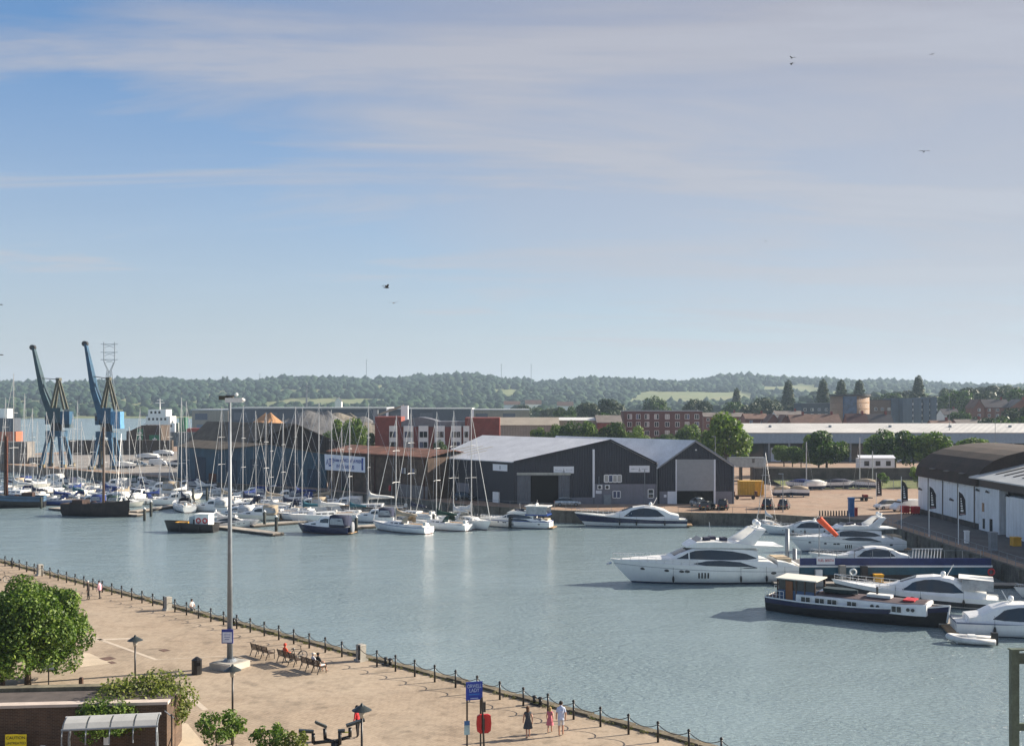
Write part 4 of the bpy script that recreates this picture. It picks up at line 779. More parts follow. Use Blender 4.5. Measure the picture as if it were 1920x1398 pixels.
# ------------------------------------------------------------------ boats
class Hull:
    """lofted hull, bow towards +x, waterline z = 0"""
    def __init__(s, L, B, fb, fs, draft=.5, tw=.82, rake=.1, bp=2.3, ms=.45, flare=.25, n=16, sheer=1.8):
        s.L, s.B, s.fb, s.fs, s.dr, s.tw, s.rake, s.bp, s.ms, s.fl, s.n, s.sp = L, B, fb, fs, draft, tw, rake, bp, ms, flare, n, sheer
    def hb(s, t): return s.B/2*((s.tw+(1-s.tw)*math.sin(min(1, t/s.ms)*math.pi/2)) if t < s.ms else max(.015, 1-((t-s.ms)/(1-s.ms))**s.bp))
    def sh(s, t): return s.fs+(s.fb-s.fs)*t**s.sp
    def pt(s, t, z, side):
        zf = max(0., (z+s.dr)/(s.sh(t)+s.dr)); k = sstep(.4, 1, t); shape = (1-s.fl*k)*min(1, (zf*2.2))**.55*(1-.06*(1-zf))+s.fl*k*zf
        x = -s.L/2+s.L*t-s.rake*s.L*t**3*max(0., 1-zf)**1.2; return Vector((x, side*s.hb(t)*min(1, shape), z))
    def band(s, za, zb, out=0., steps=3):
        """closed strips of both sides and the transom between two height functions"""
        m = MB(); fa = za if callable(za) else (lambda t: za); fb_ = zb if callable(zb) else (lambda t: zb)
        for side in (-1, 1):
            rings = []
            for i in range(s.n+1):
                t = i/s.n; rings.append([s.pt(t, lerp(fa(t), fb_(t), j/steps), side)+Vector((out if t > .97 else 0, side*out, 0)) for j in range(steps+1)])
            m.loft(rings, False, False)
        a = [s.pt(0, lerp(fa(0), fb_(0), j/steps), -1)-Vector((out, 0, 0)) for j in range(steps+1)]; b_ = [s.pt(0, lerp(fa(0), fb_(0), j/steps), 1)-Vector((out, 0, 0)) for j in range(steps+1)]
        m.loft([a, b_], False, False); return m
    def deck(s, drop=.06, t1=1.):
        m = MB(); m.loft([[Vector((s.pt(i/s.n*t1, s.sh(i/s.n*t1), -1)))+Vector((0, 0, -drop)), Vector((s.pt(i/s.n*t1, s.sh(i/s.n*t1), -1).x, 0, s.sh(i/s.n*t1)-drop+.05*s.hb(i/s.n*t1))), s.pt(i/s.n*t1, s.sh(i/s.n*t1), 1)+Vector((0, 0, -drop))] for i in range(s.n+1)], False, False); return m
    def make(s, t, hm, bm_, dm, boot=.14, stripe=None, sm=None):
        s.band(-s.dr, boot).build('bottom', bm_, t, True); s.band(boot, s.sh).build('hull', hm, t, True); s.deck().build('deck', dm, t, True)
        if stripe: s.band(stripe[0], stripe[1], .015).build('hull_stripe', sm, t, True)
    def rail(s, t, t0, t1, h, m=STEEL, inset=.08, k=8, r=.03, mid=True):
        mb = MB()
        for side in (-1, 1):
            top = []
            for i in range(k+1):
                f = lerp(t0, t1, i/k); p = s.pt(f, s.sh(f), side); p.y -= side*inset*min(1, abs(p.y)/.3); q = p+Vector((0, 0, h)); top.append(q); mb.cyl(p, q, r*.8, n=5)
            mb.tube(top, r, 5)
            if mid: mb.tube([q-Vector((0, 0, h*.5)) for q in top], r*.5, 4)
        mb.build('guard_rail', m, t)
class Cabin:
    """deckhouse lofted through stations (x, y at foot, y at top, z foot, z top)"""
    def __init__(s, st): s.st = sorted(st)
    def at(s, x):
        st = s.st
        for a, b_ in zip(st, st[1:]):
            if x <= b_[0]: f = (x-a[0])/(b_[0]-a[0]) if b_[0] > a[0] else 0; return [lerp(a[i], b_[i], f) for i in range(1, 5)]
        return list(st[-1][1:])
    def ring(s, x):
        yb, yt, zb, zt = s.at(x); h = zt-zb; return [(x, -yb, zb), (x, -yt*1.02, zt-.14*h), (x, -yt*.84, zt-.02*h), (x, 0, zt+.03*yt), (x, yt*.84, zt-.02*h), (x, yt*1.02, zt-.14*h), (x, yb, zb)]
    def build(s, t, m, name='cabin', sub=3):
        xs = []
        for a, b_ in zip(s.st, s.st[1:]): xs += [lerp(a[0], b_[0], k/sub) for k in range(sub)]
        xs.append(s.st[-1][0]); return MB().loft([s.ring(x) for x in xs]).build(name, m, t, False)
    def sp(s, x, f, side, out):
        yb, yt, zb, zt = s.at(x); h = zt-zb; return Vector((x, side*(lerp(yb, yt*1.02, f)+out), lerp(zb, zt-.14*h, f)))
    def window(s, par, xs, lo, hi, m=None, out=.012, sides=(-1, 1), name='window'):
        """one pane on each side following the cabin side; lo and hi are heights (0 foot .. 1 eave) at each x"""
        x0_, x1_ = min(xs), max(xs); tl, th_ = sorted(zip(xs, lo)), sorted(zip(xs, hi)); xs = sorted(set([lerp(x0_, x1_, k/14) for k in range(15)]+[q[0] for q in s.st if x0_ < q[0] < x1_]+list(xs)))
        lo = [interp(x, tl) for x in xs]; hi = [interp(x, th_) for x in xs]
        for side in sides:
            a = [s.sp(x, l_, side, out) for x, l_ in zip(xs, lo)]; b_ = [s.sp(x, h_, side, out) for x, h_ in zip(xs, hi)]
            c = [p-Vector((0, side*.05, 0)) for p in a]; d_ = [p-Vector((0, side*.05, 0)) for p in b_]
            MB().loft([[a[i], b_[i], d_[i], c[i]] for i in range(len(xs))]).build(name, m or GLASS, par)
    def screen(s, par, x0, x1, m=None, name='windscreen', k=.9, n=2):
        """glass panels on the sloping front between x0 (foot) and x1 (top)"""
        ra, rb = s.ring(x0), s.ring(x1)
        for i in range(n):
            f0, f1 = -k+2*k*i/n+.02, -k+2*k*(i+1)/n-.02; q = []
            for r_, f in ((ra, f0), (ra, f1), (rb, f1), (rb, f0)):
                y = f*abs(r_[2][1]); z = lerp(r_[3][2], r_[2][2], abs(f)); q.append(Vector((r_[3][0], y, z))+Vector((.03, 0, .05)))
            MB().slab(q, (-.03, 0, -.03)).build(name, m or GLASS, par)
def fender(t, x, y, z, m=None): MB().ell((x, y, z), .13, .13, .38, 8, 6).cyl((x, y, z+.3), (x, y*.97, z+1.3), .015, n=4).build('fender', m or BLACK, t, True)
def dome(t, x, y, z, r, m=None): MB().ell((x, y, z+r), r, r, r*1.1, 12, 8).cyl((x, y, z-.2), (x, y, z+.3*r), r*.5, n=10).build('radar_dome', m or WHITE, t, True)
def sport_cruiser(label, p, rz, L, hm=WHITE, stripe=None, sm=None, group=None, canopy=None, arch=True, rail=True, name='motor_cruiser', win_=None):
    s = L/18.5; t = thing(name, label, 'motor boat', p, rz, group); B = L*.25; H = Hull(L, B, 2.25*s, 1.25*s, .5*s, .86, .13, 2.2, .42)
    sh = H.sh; H.make(t, hm, BLUB, WHITE, .12*s, stripe, sm); fx_ = lambda f: L/2-f*L
    H.band(lambda q: sh(q)-.09*s, lambda q: sh(q)+.05*s, .03*s).build('rubbing_strake', hm if stripe else WHITE, t, True)
    top = [(.28, .30, .06), (.36, .55, .42), (.44, .70, 1.05), (.52, .78, 1.72), (.62, .80, 2.05), (.72, .80, 2.0), (.80, .80, 1.62), (.86, .80, 1.0), (.93, .8, .75)]
    C = Cabin([(fx_(f), B/2*w_*.98, B/2*w_*(.94 if h < .8*1 else .74), sh(1-f)-.05*s, sh(1-f)+h*s) for f, w_, h in top]); cb = C.build(t, WHITE)
    xs = [fx_(f) for f in (.44, .50, .57, .66, .74, .80)]; C.window(cb, xs, (.18, .16, .18, .2, .26, .40), (.26, .84, .98, .99, .88, .44), win_); C.screen(cb, fx_(.425), fx_(.52), n=3, k=.86)
    MB().box(-L/2-.9*s, -L/2+.2, -B*.4, B*.4, .25*s, .45*s).build('swim_platform', TEAK, t)
    if canopy:
        m = MB(); zc = sh(.2)+1.0*s; m.loft([[(fx_(f), y*B/2*.78, z) for y, z in ((-1, zc-.1), (-.96, zc+1.05*s), (0, zc+1.2*s), (.96, zc+1.05*s), (1, zc-.1))] for f in (.79, .97)], False, False); m.build('canopy', CLEAR, t); MB().slab([(fx_(.77), -B*.37, zc+1.15*s), (fx_(.97), -B*.37, zc+1.02*s), (fx_(.97), B*.37, zc+1.02*s), (fx_(.77), B*.37, zc+1.15*s)], (0, 0, .06)).build('canopy_top', canopy, t)
    if arch: dome(t, fx_(.68), .5*s, sh(.3)+2.08*s, .3*s); MB().cyl((fx_(.7), -.4*s, sh(.3)+2.0*s), (fx_(.74), -.4*s, sh(.3)+3.4*s), .03*s+.01, n=5).build('aerial', WHITE, t)
    if rail: H.rail(t, .55, .985, .55*s+.1, k=9, r=.02+.008*s)
    for f in (.2, .45, .6): fender(t, lerp(-L/2, L/2, f), -H.hb(f)-.14, .75*s); fender(t, lerp(-L/2, L/2, f), H.hb(f)+.14, .75*s)
    for f in (.5, .62, .74):
        for sd in (-1, 1): q = H.pt(f, 1.05*s, sd); MB().ell((q.x, q.y, q.z), .24*s, .03, .10*s, 10, 6).build('porthole', GLASS, t)
    return t
def flybridge_yacht(label, p, rz, L, hm=WHITE, group=None, detail=True, stripe=None, sm=None):
    s = L/21.; t = thing('motor_yacht', label, 'motor yacht', p, rz, group); B = L*.245; H = Hull(L, B, 2.75*s, 1.95*s, .6*s, .9, .15, 2.3, .42)
    sh = H.sh; H.make(t, hm, BLUB, WHITE, .2*s, stripe, sm); fx_ = lambda f: L/2-f*L
    H.band(lambda q: sh(q)-.55*s, lambda q: sh(q)-.49*s, .012).build('feature_line', mat('grey_line', (.3, .31, .34), .4), t, True)
    # raised foredeck, saloon, flybridge
    C0 = Cabin([(fx_(f), B/2*w_, B/2*w_*.93, sh(1-f)-.06*s, sh(1-f)+h*s) for f, w_, h in ((.06, .2, .05), (.14, .44, .24), (.24, .66, .45), (.33, .8, .6), (.5, .93, .72), (.7, .97, .75), (.84, .97, .7), (.88, .96, .3))]); c0 = C0.build(t, WHITE, 'coachroof')
    C0.window(c0, [fx_(f) for f in (.43, .50, .58, .68, .77)], (.30, .05, -.15, -.2, -.1), (.36, .85, 1.0, .8, .0), out=.035)
    C1 = Cabin([(fx_(f), B/2*w_, B/2*w_*w2, sh(1-f)+.5*s, sh(1-f)+h*s) for f, w_, w2, h in ((.315, .6, .95, .58), (.36, .72, .9, 1.1), (.44, .84, .86, 1.85), (.52, .88, .86, 2.05), (.70, .88, .88, 2.05), (.78, .88, .9, 1.9))]); c1 = C1.build(t, WHITE, 'saloon')
    C1.window(c1, [fx_(f) for f in (.345, .40, .405)], (.2, .15, .15), (.35, .9, .9)); C1.window(c1, [fx_(f) for f in (.412, .47, .55, .64, .72, .77)], (.14, .12, .12, .14, .2, .34), (.9, .94, .92, .86, .68, .40)); C1.screen(c1, fx_(.335), fx_(.43), n=3, k=.85)
    zt = sh(.4)+2.0*s
    MB().loft([[(fx_(f), -B/2*w_, zt+a*s), (fx_(f), -B/2*w_*1.03, zt+b_*s), (fx_(f), B/2*w_*1.03, zt+b_*s), (fx_(f), B/2*w_, zt+a*s)] for f, w_, a, b_ in ((.40, .5, -.05, .1), (.45, .74, 0, .62), (.55, .82, 0, .7), (.68, .84, -.02, .52), (.76, .84, -.05, .28), (.92, .8, .0, .12))]).build('flybridge', WHITE, t)
    MB().slab([(fx_(.455), -B*.26, zt+.62*s), (fx_(.455), B*.26, zt+.62*s), (fx_(.485), B*.28, zt+1.0*s), (fx_(.485), -B*.28, zt+1.0*s)], (.03, 0, 0)).build('flybridge_screen', GLASS, t)
    for (f, y) in ((.52, .3), (.56, -.5), (.61, .5)): MB().box(fx_(f)-.35*s, fx_(f)+.35*s, y*s-.5*s, y*s+.5*s, zt+.5*s, zt+1.0*s).build('seat', COVER['navy'], t)
    for sd in (-1, 1):
        m = MB(); m.loft([[(fx_(f)-w_*s, sd*B*.39, zt+z*s), (fx_(f)+w_*s, sd*B*.39, zt+z*s), (fx_(f)+w_*s, sd*B*(.39-q), zt+z*s), (fx_(f)-w_*s, sd*B*(.39-q), zt+z*s)] for f, w_, z, q in ((.70, 1.3, .25, .04), (.75, .8, 1.1, .05), (.80, .55, 2.0, .1))]); m.build('radar_arch_leg', WHITE, t)
    MB().box(fx_(.825), fx_(.785), -B*.33, B*.33, zt+1.85*s, zt+2.1*s).build('radar_arch', WHITE, t); dome(t, fx_(.8), -.6*s, zt+2.2*s, .36*s); dome(t, fx_(.8), .7*s, zt+2.2*s, .3*s)
    MB().cyl((fx_(.795), 0, zt+2.1*s), (fx_(.81), 0, zt+3.9*s), .05*s, .02*s, 5).cyl((fx_(.56), -.9*s, zt+.6*s), (fx_(.55), -.9*s, zt+2.6*s), .02*s+.01, n=4).build('aerial', WHITE, t)
    MB().box(-L/2-1.1*s, -L/2+.3, -B*.42, B*.42, .3*s, .52*s).build('swim_platform', TEAK, t); C2 = Cabin([(fx_(.885), B*.44, B*.42, sh(.1)-.1, sh(.1)+.75*s), (fx_(.93), B*.44, B*.42, sh(.1)-.1, sh(.1)+.6*s), (fx_(.995), B*.44, B*.43, sh(.0)-.1, sh(0)+.08*s)]); C2.build(t, WHITE, 'cockpit_coaming'); MB().box(fx_(.97), fx_(.89), -B*.3, B*.3, sh(.1)+.4*s, sh(.1)+.85*s).build('cockpit_seat', COVER['beige'], t)
    MB().cyl((L/2-.1, 0, sh(1)-.5*s), (L/2+.45*s, 0, sh(1)-.65*s), .16*s, .1*s, 8).cyl((L/2+.3*s, -.3*s, sh(1)-.6*s), (L/2+.3*s, .3*s, sh(1)-.6*s), .09*s).build('anchor', STEEL, t)
    H.rail(t, .55, .985, .6*s, k=10, r=.02+.008*s)
    for f, z in ((.85, 1.75), (.72, 1.62), (.64, 1.55), (.61, 1.55), (.14, 1.3)):
        for sd in (-1, 1): q = H.pt(f, z*s, sd); MB().ell((q.x, q.y, q.z), .34*s, .05, .15*s, 10, 6).build('porthole', GLASS, t)
    for k in range(4):
        for sd in (-1, 1): q = H.pt(.5+k*.017, 1.1*s, sd); MB().cbox((q.x, q.y, q.z), (.17*s, .06, .62*s)).build('air_vent', BLACK, t)
    if detail:
        for f in (.68, .32, .18, .08):
            for sd in (-1, 1): fender(t, lerp(-L/2, L/2, f), sd*(H.hb(f)+.13), .7*s)
    return t
def yacht(label, p, rz, L, mz, hm=WHITE, cover='blue', bm_=None, group='sailing yachts in the marina', stripe=None, hood=None, deckm=None, boomside=0, genoa=True):
    """sailing yacht: hull, coachroof with windows, cockpit, mast with spreaders and stays, boom under a sail cover"""
    t = thing('sailing_yacht', label, 'sailing yacht', p, rz, group); B = L*.30; H = Hull(L, B, .125*L, .095*L, .35, .7, .12, 1.9, .45, .1, 12, 1.6); s = L/11.
    H.make(t, hm, bm_ or REDB, deckm or WHITE, .12, (lambda q: H.sh(q)-.2, lambda q: H.sh(q)-.12) if stripe else None, stripe); sh = H.sh
    C = Cabin([(L*.24, .35*s, .2*s, sh(.7)-.05, sh(.7)+.08), (L*.16, .75*s, .6*s, sh(.6)-.05, sh(.6)+.36*s), (0, 1.0*s, .8*s, sh(.5)-.05, sh(.5)+.45*s), (-L*.14, 1.05*s, .85*s, sh(.4)-.05, sh(.4)+.5*s)]); c = C.build(t, WHITE, 'coachroof', 2)
    for a_, b_ in ((-.12, -.05), (-.03, .04), (.06, .12)): C.window(c, [L*a_, L*b_], (.3, .3), (.75, .7))
    MB().box(-L*.44, -L*.15, -.95*s, .95*s, sh(.2)-.02, sh(.2)+.22*s).build('cockpit_coaming', WHITE, t); MB().box(-L*.42, -L*.17, -.6*s, .6*s, sh(.2)+.1, sh(.2)+.235*s).build('cockpit_sole', TEAK, t)
    if hood: 
        m = MB(); m.loft([[(x, y*1.0*s, sh(.3)+z*s) for y, z in ((-1, .3), (-.95, h*.8), (-.5, h), (.5, h), (.95, h*.8), (1, .3))] for x, h in ((-L*.09, .6), (-L*.13, 1.25), (-L*.2, 1.35))], False, False); m.build('spray_hood', COVER[hood], t)
    mx = L*.08; zb = sh(.5)+.45*s; mz = max(mz, 7.)
    MB().cyl((mx, 0, zb-.1), (mx-.1, 0, mz), .075*min(s, 1.3)+.01, .055, 8).build('mast', ALU, t)
    for f in ((.36, .66) if mz > 12 else (.52,)):
        z = lerp(zb, mz, f); y = .95*s*(1.2-f*.5); MB().tube([(mx-.15, -y, z), (mx-.02, 0, z+.06), (mx-.15, y, z)], .03, 5).build('spreader', ALU, t)
    m = MB(); r = .014
    for y in (-1, 1): z2 = lerp(zb, mz, .4); m.cyl((mx-.2, y*B*.44, sh(.55)), (mx-.12, y*.9*s, z2), r, n=3).cyl((mx-.12, y*.9*s, z2), (mx-.1, 0, mz-.2), r, n=3)
    m.cyl((-L*.49, 0, sh(0)), (mx-.1, 0, mz), r, n=3); m.build('stays', STEEL, t)
    MB().cyl((L*.48, 0, sh(1)+.1), (mx-.05, 0, lerp(zb, mz, .96)), .055 if genoa else .015, .03 if genoa else .015, 6).build('furled_genoa', COVER['white'] if genoa else STEEL, t)
    zbm = zb+.85*s; MB().cyl((mx, 0, zbm), (-L*.30, 0, zbm+.05), .07, n=6).build('boom', ALU, t)
    MB().loft([[(lerp(mx-.15, -L*.29, f), y*w_, zbm+z*h) for y, z in ((-1, .05), (-.9, .5), (0, 1), (.9, .5), (1, .05), (0, -.25))] for f, w_, h in ((0, .12, 1.3*s), (.08, .2, .75*s), (.3, .2, .5*s), (.7, .17, .4*s), (1, .1, .22*s))]).build('sail_cover', COVER[cover], t, True)
    H.rail(t, .06, .97, .6, k=8, r=.016); fender(t, 0, -B/2-.12, .4); fender(t, -L*.25, -B/2-.1, .4)
    MB().cyl((-L*.46, .3, sh(.03)), (-L*.46, .3, sh(.03)+1.0), .03, n=5).cyl((-L*.46, -.35, sh(.03)+.5), (-L*.46, .35, sh(.03)+.5), .03, n=5).build('pushpit', STEEL, t); MB().cyl((-L*.47, .7, sh(0)+.2), (-L*.47, .7, sh(0)+.75), .28, .28, 10).build('lifebuoy', COVER['white'], t)
    return t
def canopy_boat(label, p, rz, L, hm=WHITE, can='navy', group='small motor boats in the marina', side=.9, bm_=None, stripe=None):
    """small cabin cruiser with a canvas canopy over the cockpit"""
    t = thing('cabin_cruiser', label, 'motor boat', p, rz, group); B = L*.34; s = L/8.; H = Hull(L, B, 1.25*s, .95*s, .35, .85, .12, 2.1, .42, .2, 12); H.make(t, hm, bm_ or BLUB, WHITE, .12, (.62*s, .78*s) if stripe else None, stripe); sh = H.sh
    C = Cabin([(L*.36, .3*s, .2*s, sh(.8)-.05, sh(.8)+.08*s), (L*.22, .75*s, .6*s, sh(.7)-.05, sh(.7)+.42*s), (L*.08, 1.05*s, .85*s, sh(.6)-.05, sh(.6)+.6*s), (L*.02, 1.1*s, .8*s, sh(.5)-.05, sh(.5)+1.25*s), (-L*.10, 1.15*s, .9*s, sh(.4)-.05, sh(.4)+1.4*s), (-L*.16, 1.15*s, .95*s, sh(.4)-.05, sh(.4)+1.35*s)]); c = C.build(t, WHITE)
    C.window(c, [L*-.145, L*-.06, L*.02], (.45, .45, .5), (.92, .92, .8)); C.window(c, [L*.10, L*.2], (.35, .35), (.75, .7)); C.screen(c, L*.075, L*.025, n=2)
    z = sh(.2); m = MB(); m.loft([[(x, y*1.15*s, z+q*s) for y, q in ((-1, .1), (-1, .95), (-.8, 1.5), (0, 1.62), (.8, 1.5), (1, .95), (1, .1))] for x in (-L*.165, -L*.3, -L*.45)], False); m.build('canopy', COVER[can], t, True)
    for sd in (-1, 1): MB().slab([(-L*.18, sd*1.16*s, z+.35*s), (-L*.44, sd*1.16*s, z+.35*s), (-L*.42, sd*1.155*s, z+.95*s), (-L*.40, sd*1.06*s, z+1.22*s), (-L*.2, sd*1.06*s, z+1.22*s), (-L*.18, sd*1.155*s, z+.95*s)], (0, sd*.03, 0)).build('canopy_window', CLEAR, t)
    H.rail(t, .5, .98, .55*s, k=6, r=.02, mid=False); MB().box(-L/2-.5*s, -L/2+.1, -B*.36, B*.36, .2, .32).build('swim_platform', TEAK, t); fender(t, 0, -B/2-.1, .45); fender(t, -L*.3, -B/2-.08, .45)
    MB().box(-L/2-.35, -L/2+.02, -.22, .22, .1, 1.0*s+.2).build('outboard', BLACK, t); MB().cyl((-L*.05, .2, sh(.4)+1.4*s), (-L*.07, .2, sh(.4)+2.5*s), .025, n=5).build('aerial', WHITE, t)
    return t
CAMY = lambda u, v: P(u, v, 0.)
dg = rad
# --- hero boats
p = CAMY(1318, 1090); flybridge_yacht('large white flybridge motor yacht alone in the middle of the dock', (p.x-.1, p.y, 0), rad(183), 20.6)
p = CAMY(1183, 987); sport_cruiser('long white sports cruiser with dark navy hull band below the dark sheds', (p.x, p.y+1, 0), rad(176), 18.0, WHITE, (lambda q: .62+.15*q, lambda q: 1.32+.55*q*q+.1*q), NAVY)
p = CAMY(1585, 1032); flybridge_yacht('white flybridge motor yacht moored behind the fuel berth', (p.x, p.y, 0), rad(184), 15.6, detail=False)
p = CAMY(1500, 1001); sport_cruiser('white cruiser with open sun deck moored behind the flybridge yacht', (p.x, p.y, 0), rad(170), 11.5, group=None)
p = CAMY(1612, 1058); sport_cruiser('sleek white cruiser lying behind the blue fuel barge', (p.x, p.y-.5, 0), rad(178), 12.8, arch=False)
p = CAMY(1732, 1140); sport_cruiser('white sports cruiser with clear cockpit canopy behind the black barge', (p.x, p.y+2.8, 0), rad(157), 15.6, WHITE, canopy=COVER['white'], stripe=(lambda q: .25, lambda q: .62+.9*q*q), sm=DKGREY)
p = CAMY(1905, 1193); t = sport_cruiser('white motor cruiser with big side windows cut by the right edge', (p.x+2.7, p.y+.3, 0), rad(-12), 15., WHITE, (1.05, 1.2), mat('grey_blue_stripe', (.12, .15, .22), .4), rail=False)
p = CAMY(1925, 1120); sport_cruiser('bow of a white cruiser with steel rail at the right edge', (p.x+3.2, p.y, 0), rad(180), 9., arch=False)
# RIB tender
p = CAMY(1822, 1206); t = thing('inflatable_tender', 'pale inflatable tender with outboard behind the right-hand cruiser', 'dinghy', (p.x, p.y, 0), rad(167)); m = MB(); m.loft([[Vector(c_)+(Vector(nx_)*math.cos(6.2832*k/10)+Vector((0, 0, 1))*math.sin(6.2832*k/10))*.25 for k in range(10)] for c_, nx_ in (((-1.7, -.7, .33), (0, 1, 0)), ((0, -.72, .35), (0, 1, 0)), ((.9, -.68, .39), (-.2, 1, 0)), ((1.4, -.48, .46), (-.6, .8, 0)), ((1.75, -.2, .53), (-.9, .4, 0)), ((1.82, 0, .55), (-1, 0, 0)), ((1.75, .2, .53), (-.9, -.4, 0)), ((1.4, .48, .46), (-.6, -.8, 0)), ((.9, .68, .39), (-.2, -1, 0)), ((0, .72, .35), (0, -1, 0)), ((-1.7, .7, .33), (0, -1, 0)))]); m.build('inflatable_tube', mat('pale_hypalon', (.55, .55, .54), .6), t, True); MB().box(-1.4, 1.3, -.55, .55, .1, .22).build('floor', WHITE, t); MB().box(-.3, .3, -.3, .3, .22, .75).build('console', WHITE, t); MB().box(-2.0, -1.5, -.2, .2, .0, 1.0).build('outboard', BLACK, t)
# Dutch barge
a_, b_ = P(1452, 1143), P(1783, 1180); L = (b_-a_).length+.4; c = (a_+b_)/2
t = thing('dutch_barge', 'black and navy live-aboard barge with white cabin sides and brown wheelhouse', 'barge', (c.x-.1, c.y+.6, 0), math.atan2(b_.y-a_.y, b_.x-a_.x)); H = Hull(L, 4.3, 2.0, 1.35, .5, .62, .02, 3.2, .3, .05, 20, 3.5); H.make(t, BLACKH, BLACKH, mat('maroon_deck_paint', (.07, .04, .045), .8, var=.2), .15); H.band(lambda q: H.sh(q)-.5, lambda q: H.sh(q)-.04, .03).build('navy_band', NAVY, t, True); H.band(lambda q: H.sh(q)-.05, lambda q: H.sh(q)+.08, .05).build('rubbing_strake', WPAINT, t, True)
C = Cabin([(x, 1.75*k, 1.62*k, 1.1, z) for x, k, z in ((-L*.31, .95, 2.05), (-L*.22, 1, 2.05), (L*.28, 1, 2.05), (L*.35, .93, 2.15), (L*.40, .8, 2.2))]); c = C.build(t, WPAINT, 'deckhouse'); MB().loft([[(x, -1.5*k, 2.02+q), (x, 0, 2.16+q), (x, 1.5*k, 2.02+q), (x, 0, 1.9)] for x, k, q in ((-L*.215, 1, .02), (L*.28, 1, .02), (L*.39, .85, .15))]).build('cabin_top', mat('maroon_cabin_top', (.075, .05, .055), .8, var=.2), t)
for x in (-.25, -.17, -.10, .01, .25): 
    for sd in (-1, 1):
        f = MB().cbox((L*x, sd*1.77, 1.55), (.95, .06, .62)).build('window', WPAINT, c); MB().cbox((L*x-.22, sd*1.79, 1.55), (.38, .06, .5)).build('pane', GLASS, f); MB().cbox((L*x+.22, sd*1.79, 1.55), (.38, .06, .5)).build('pane', GLASS, f)
for x in (.12, .15, .31, .335): MB().cyl((L*x, -1.72, 1.6), (L*x, -1.79, 1.6), .16, n=12).build('porthole', GLASS, c)
w_ = MB().box(-L*.42, -L*.20, -1.5, 1.5, 1.3, 2.25).build('wheelhouse', mat('wheelhouse_blue', (.03, .07, .16), .5), t); MB().box(-L*.415, -L*.205, -1.45, 1.45, 2.25, 3.25).build('window_band', GLASS, w_)
for x in (-.42, -.37, -.31, -.26, -.202):
    for sd in (-1, 1): MB().box(L*x-.06, L*x+.06, sd*1.48-.05, sd*1.48+.05, 1.3, 3.25).build('wooden_post', BROWNW, w_)
MB().box(-L*.37, -L*.33, -1.56, -1.5, 1.3, 3.1).build('door', mat('orange_wood_door', (.2, .07, .02), .5), w_); MB().slab([(-L*.43, -1.6, 3.26), (-L*.19, -1.6, 3.24), (-L*.19, 1.6, 3.24), (-L*.43, 1.6, 3.26)], (0, 0, .1)).build('wheelhouse_roof', CREAM, t); H.rail(t, .0, .12, .75, WPAINT, k=5, r=.03)
tag(MB().loft([[(x, -.5*k, 0), (x, -.7*k, .4), (x, .7*k, .4), (x, .5*k, 0)] for x, k in ((-1.5, .8), (0, 1), (1.1, .7), (1.6, .1))]).build('rowing_dinghy', mat('dark_green_dinghy', (.02, .04, .045), .5), loc=(c.parent.location.x-1.2, c.parent.location.y+.6, 2.25), rz=math.atan2(b_.y-a_.y, b_.x-a_.x)), 'dark dinghy lying on the cabin top of the black barge', 'dinghy')
MB().cyl((L*.12, 0, 2.1), (L*.12, 0, 3.1), .1, n=8).build('mast_stump', BLACK, t); MB().box(L*.07, L*.2, -.5, .5, 2.2, 2.45).build('folded_mast_cover', COVER['white'], t); MB().box(L*.27, L*.33, -.8, .8, 2.18, 2.3).build('hatch', REDP, t); MB().cyl((L*.488, 0, .5), (L*.502, 0, 2.05), .1, n=8).build('stem_post', WPAINT, t)
# fuel barge, sign, pontoon
a_ = P(1493, 1088); b_ = P(1893, 1078); L = 53.3-a_.x; t = thing('fuel_barge', 'long navy and teal steel fuel barge in front of the right quay', 'barge', (a_.x, 118.6, 0), 0)
TEALP = mat('teal_hull_paint', (.012, .09, .14), .5, var=.25, s=.5, streak=.3); MB().box(0, L, 0, 5, -.4, .9).build('hull', BLACKH, t); MB().box(0, L, .02, 5, .9, 1.75).build('side_plating', TEALP, t); MB().box(-.1, L+.1, -.08, 5.1, 1.75, 1.95).build('rubbing_strake', WPAINT, t); MB().box(0, L, 0, .12, 1.95, 2.75).build('bulwark', mat('navy_bulwark', (.012, .025, .12), .45, var=.2, streak=.2), t); MB().box(.2, L-.2, .2, 4.8, 1.95, 1.97).build('deck', mat('grey_steel_deck', (.12, .12, .125), .8, var=.25), t)  # black lower hull: the shade under the teal side, put into its colour
m = MB(); [m.cyl((x, .06, 2.75), (x, .06, 3.6), .03, n=5) for x in np.arange(.1, L, 2.0)]; m.cyl((.1, .06, 3.6), (L, .06, 3.6), .03, n=5).build('guard_rail', GALV, t)
for x, mm, h in ((1.6, WPAINT, 1.0), (4.2, mat('pump_grey', (.3, .28, .25), .6), 1.5), (6.6, DKGREY, 1.4)): MB().box(x, x+.7, -.75, -.2, .55, .55+h).build('fuel_pump', mm, t)
m = MB(); 
for k in range(10): m.cyl((13.0+k*.35, 1.5, 1.95), (13.15+k*.35, 1.5, 3.6), .05, n=5)
m.cyl((13, 1.5, 3.6), (16.5, 1.5, 3.6), .05, n=5); m.build('gangway_rail', WPAINT, t)
q = P(1548, 1045); ts_ = thing('fuel_sign', 'white sign reading fuel berth in red letters on the fuel barge', 'sign', (XD(1548, 118.4), 118.4, 2.2)); MB().box(-1.0, 1.0, -.06, 0, -.1, .75).build('board', WSIGN, ts_); lettering('FUEL BERTH', .42, REDP, ts_, (0, -.075, .32), sx=.78)
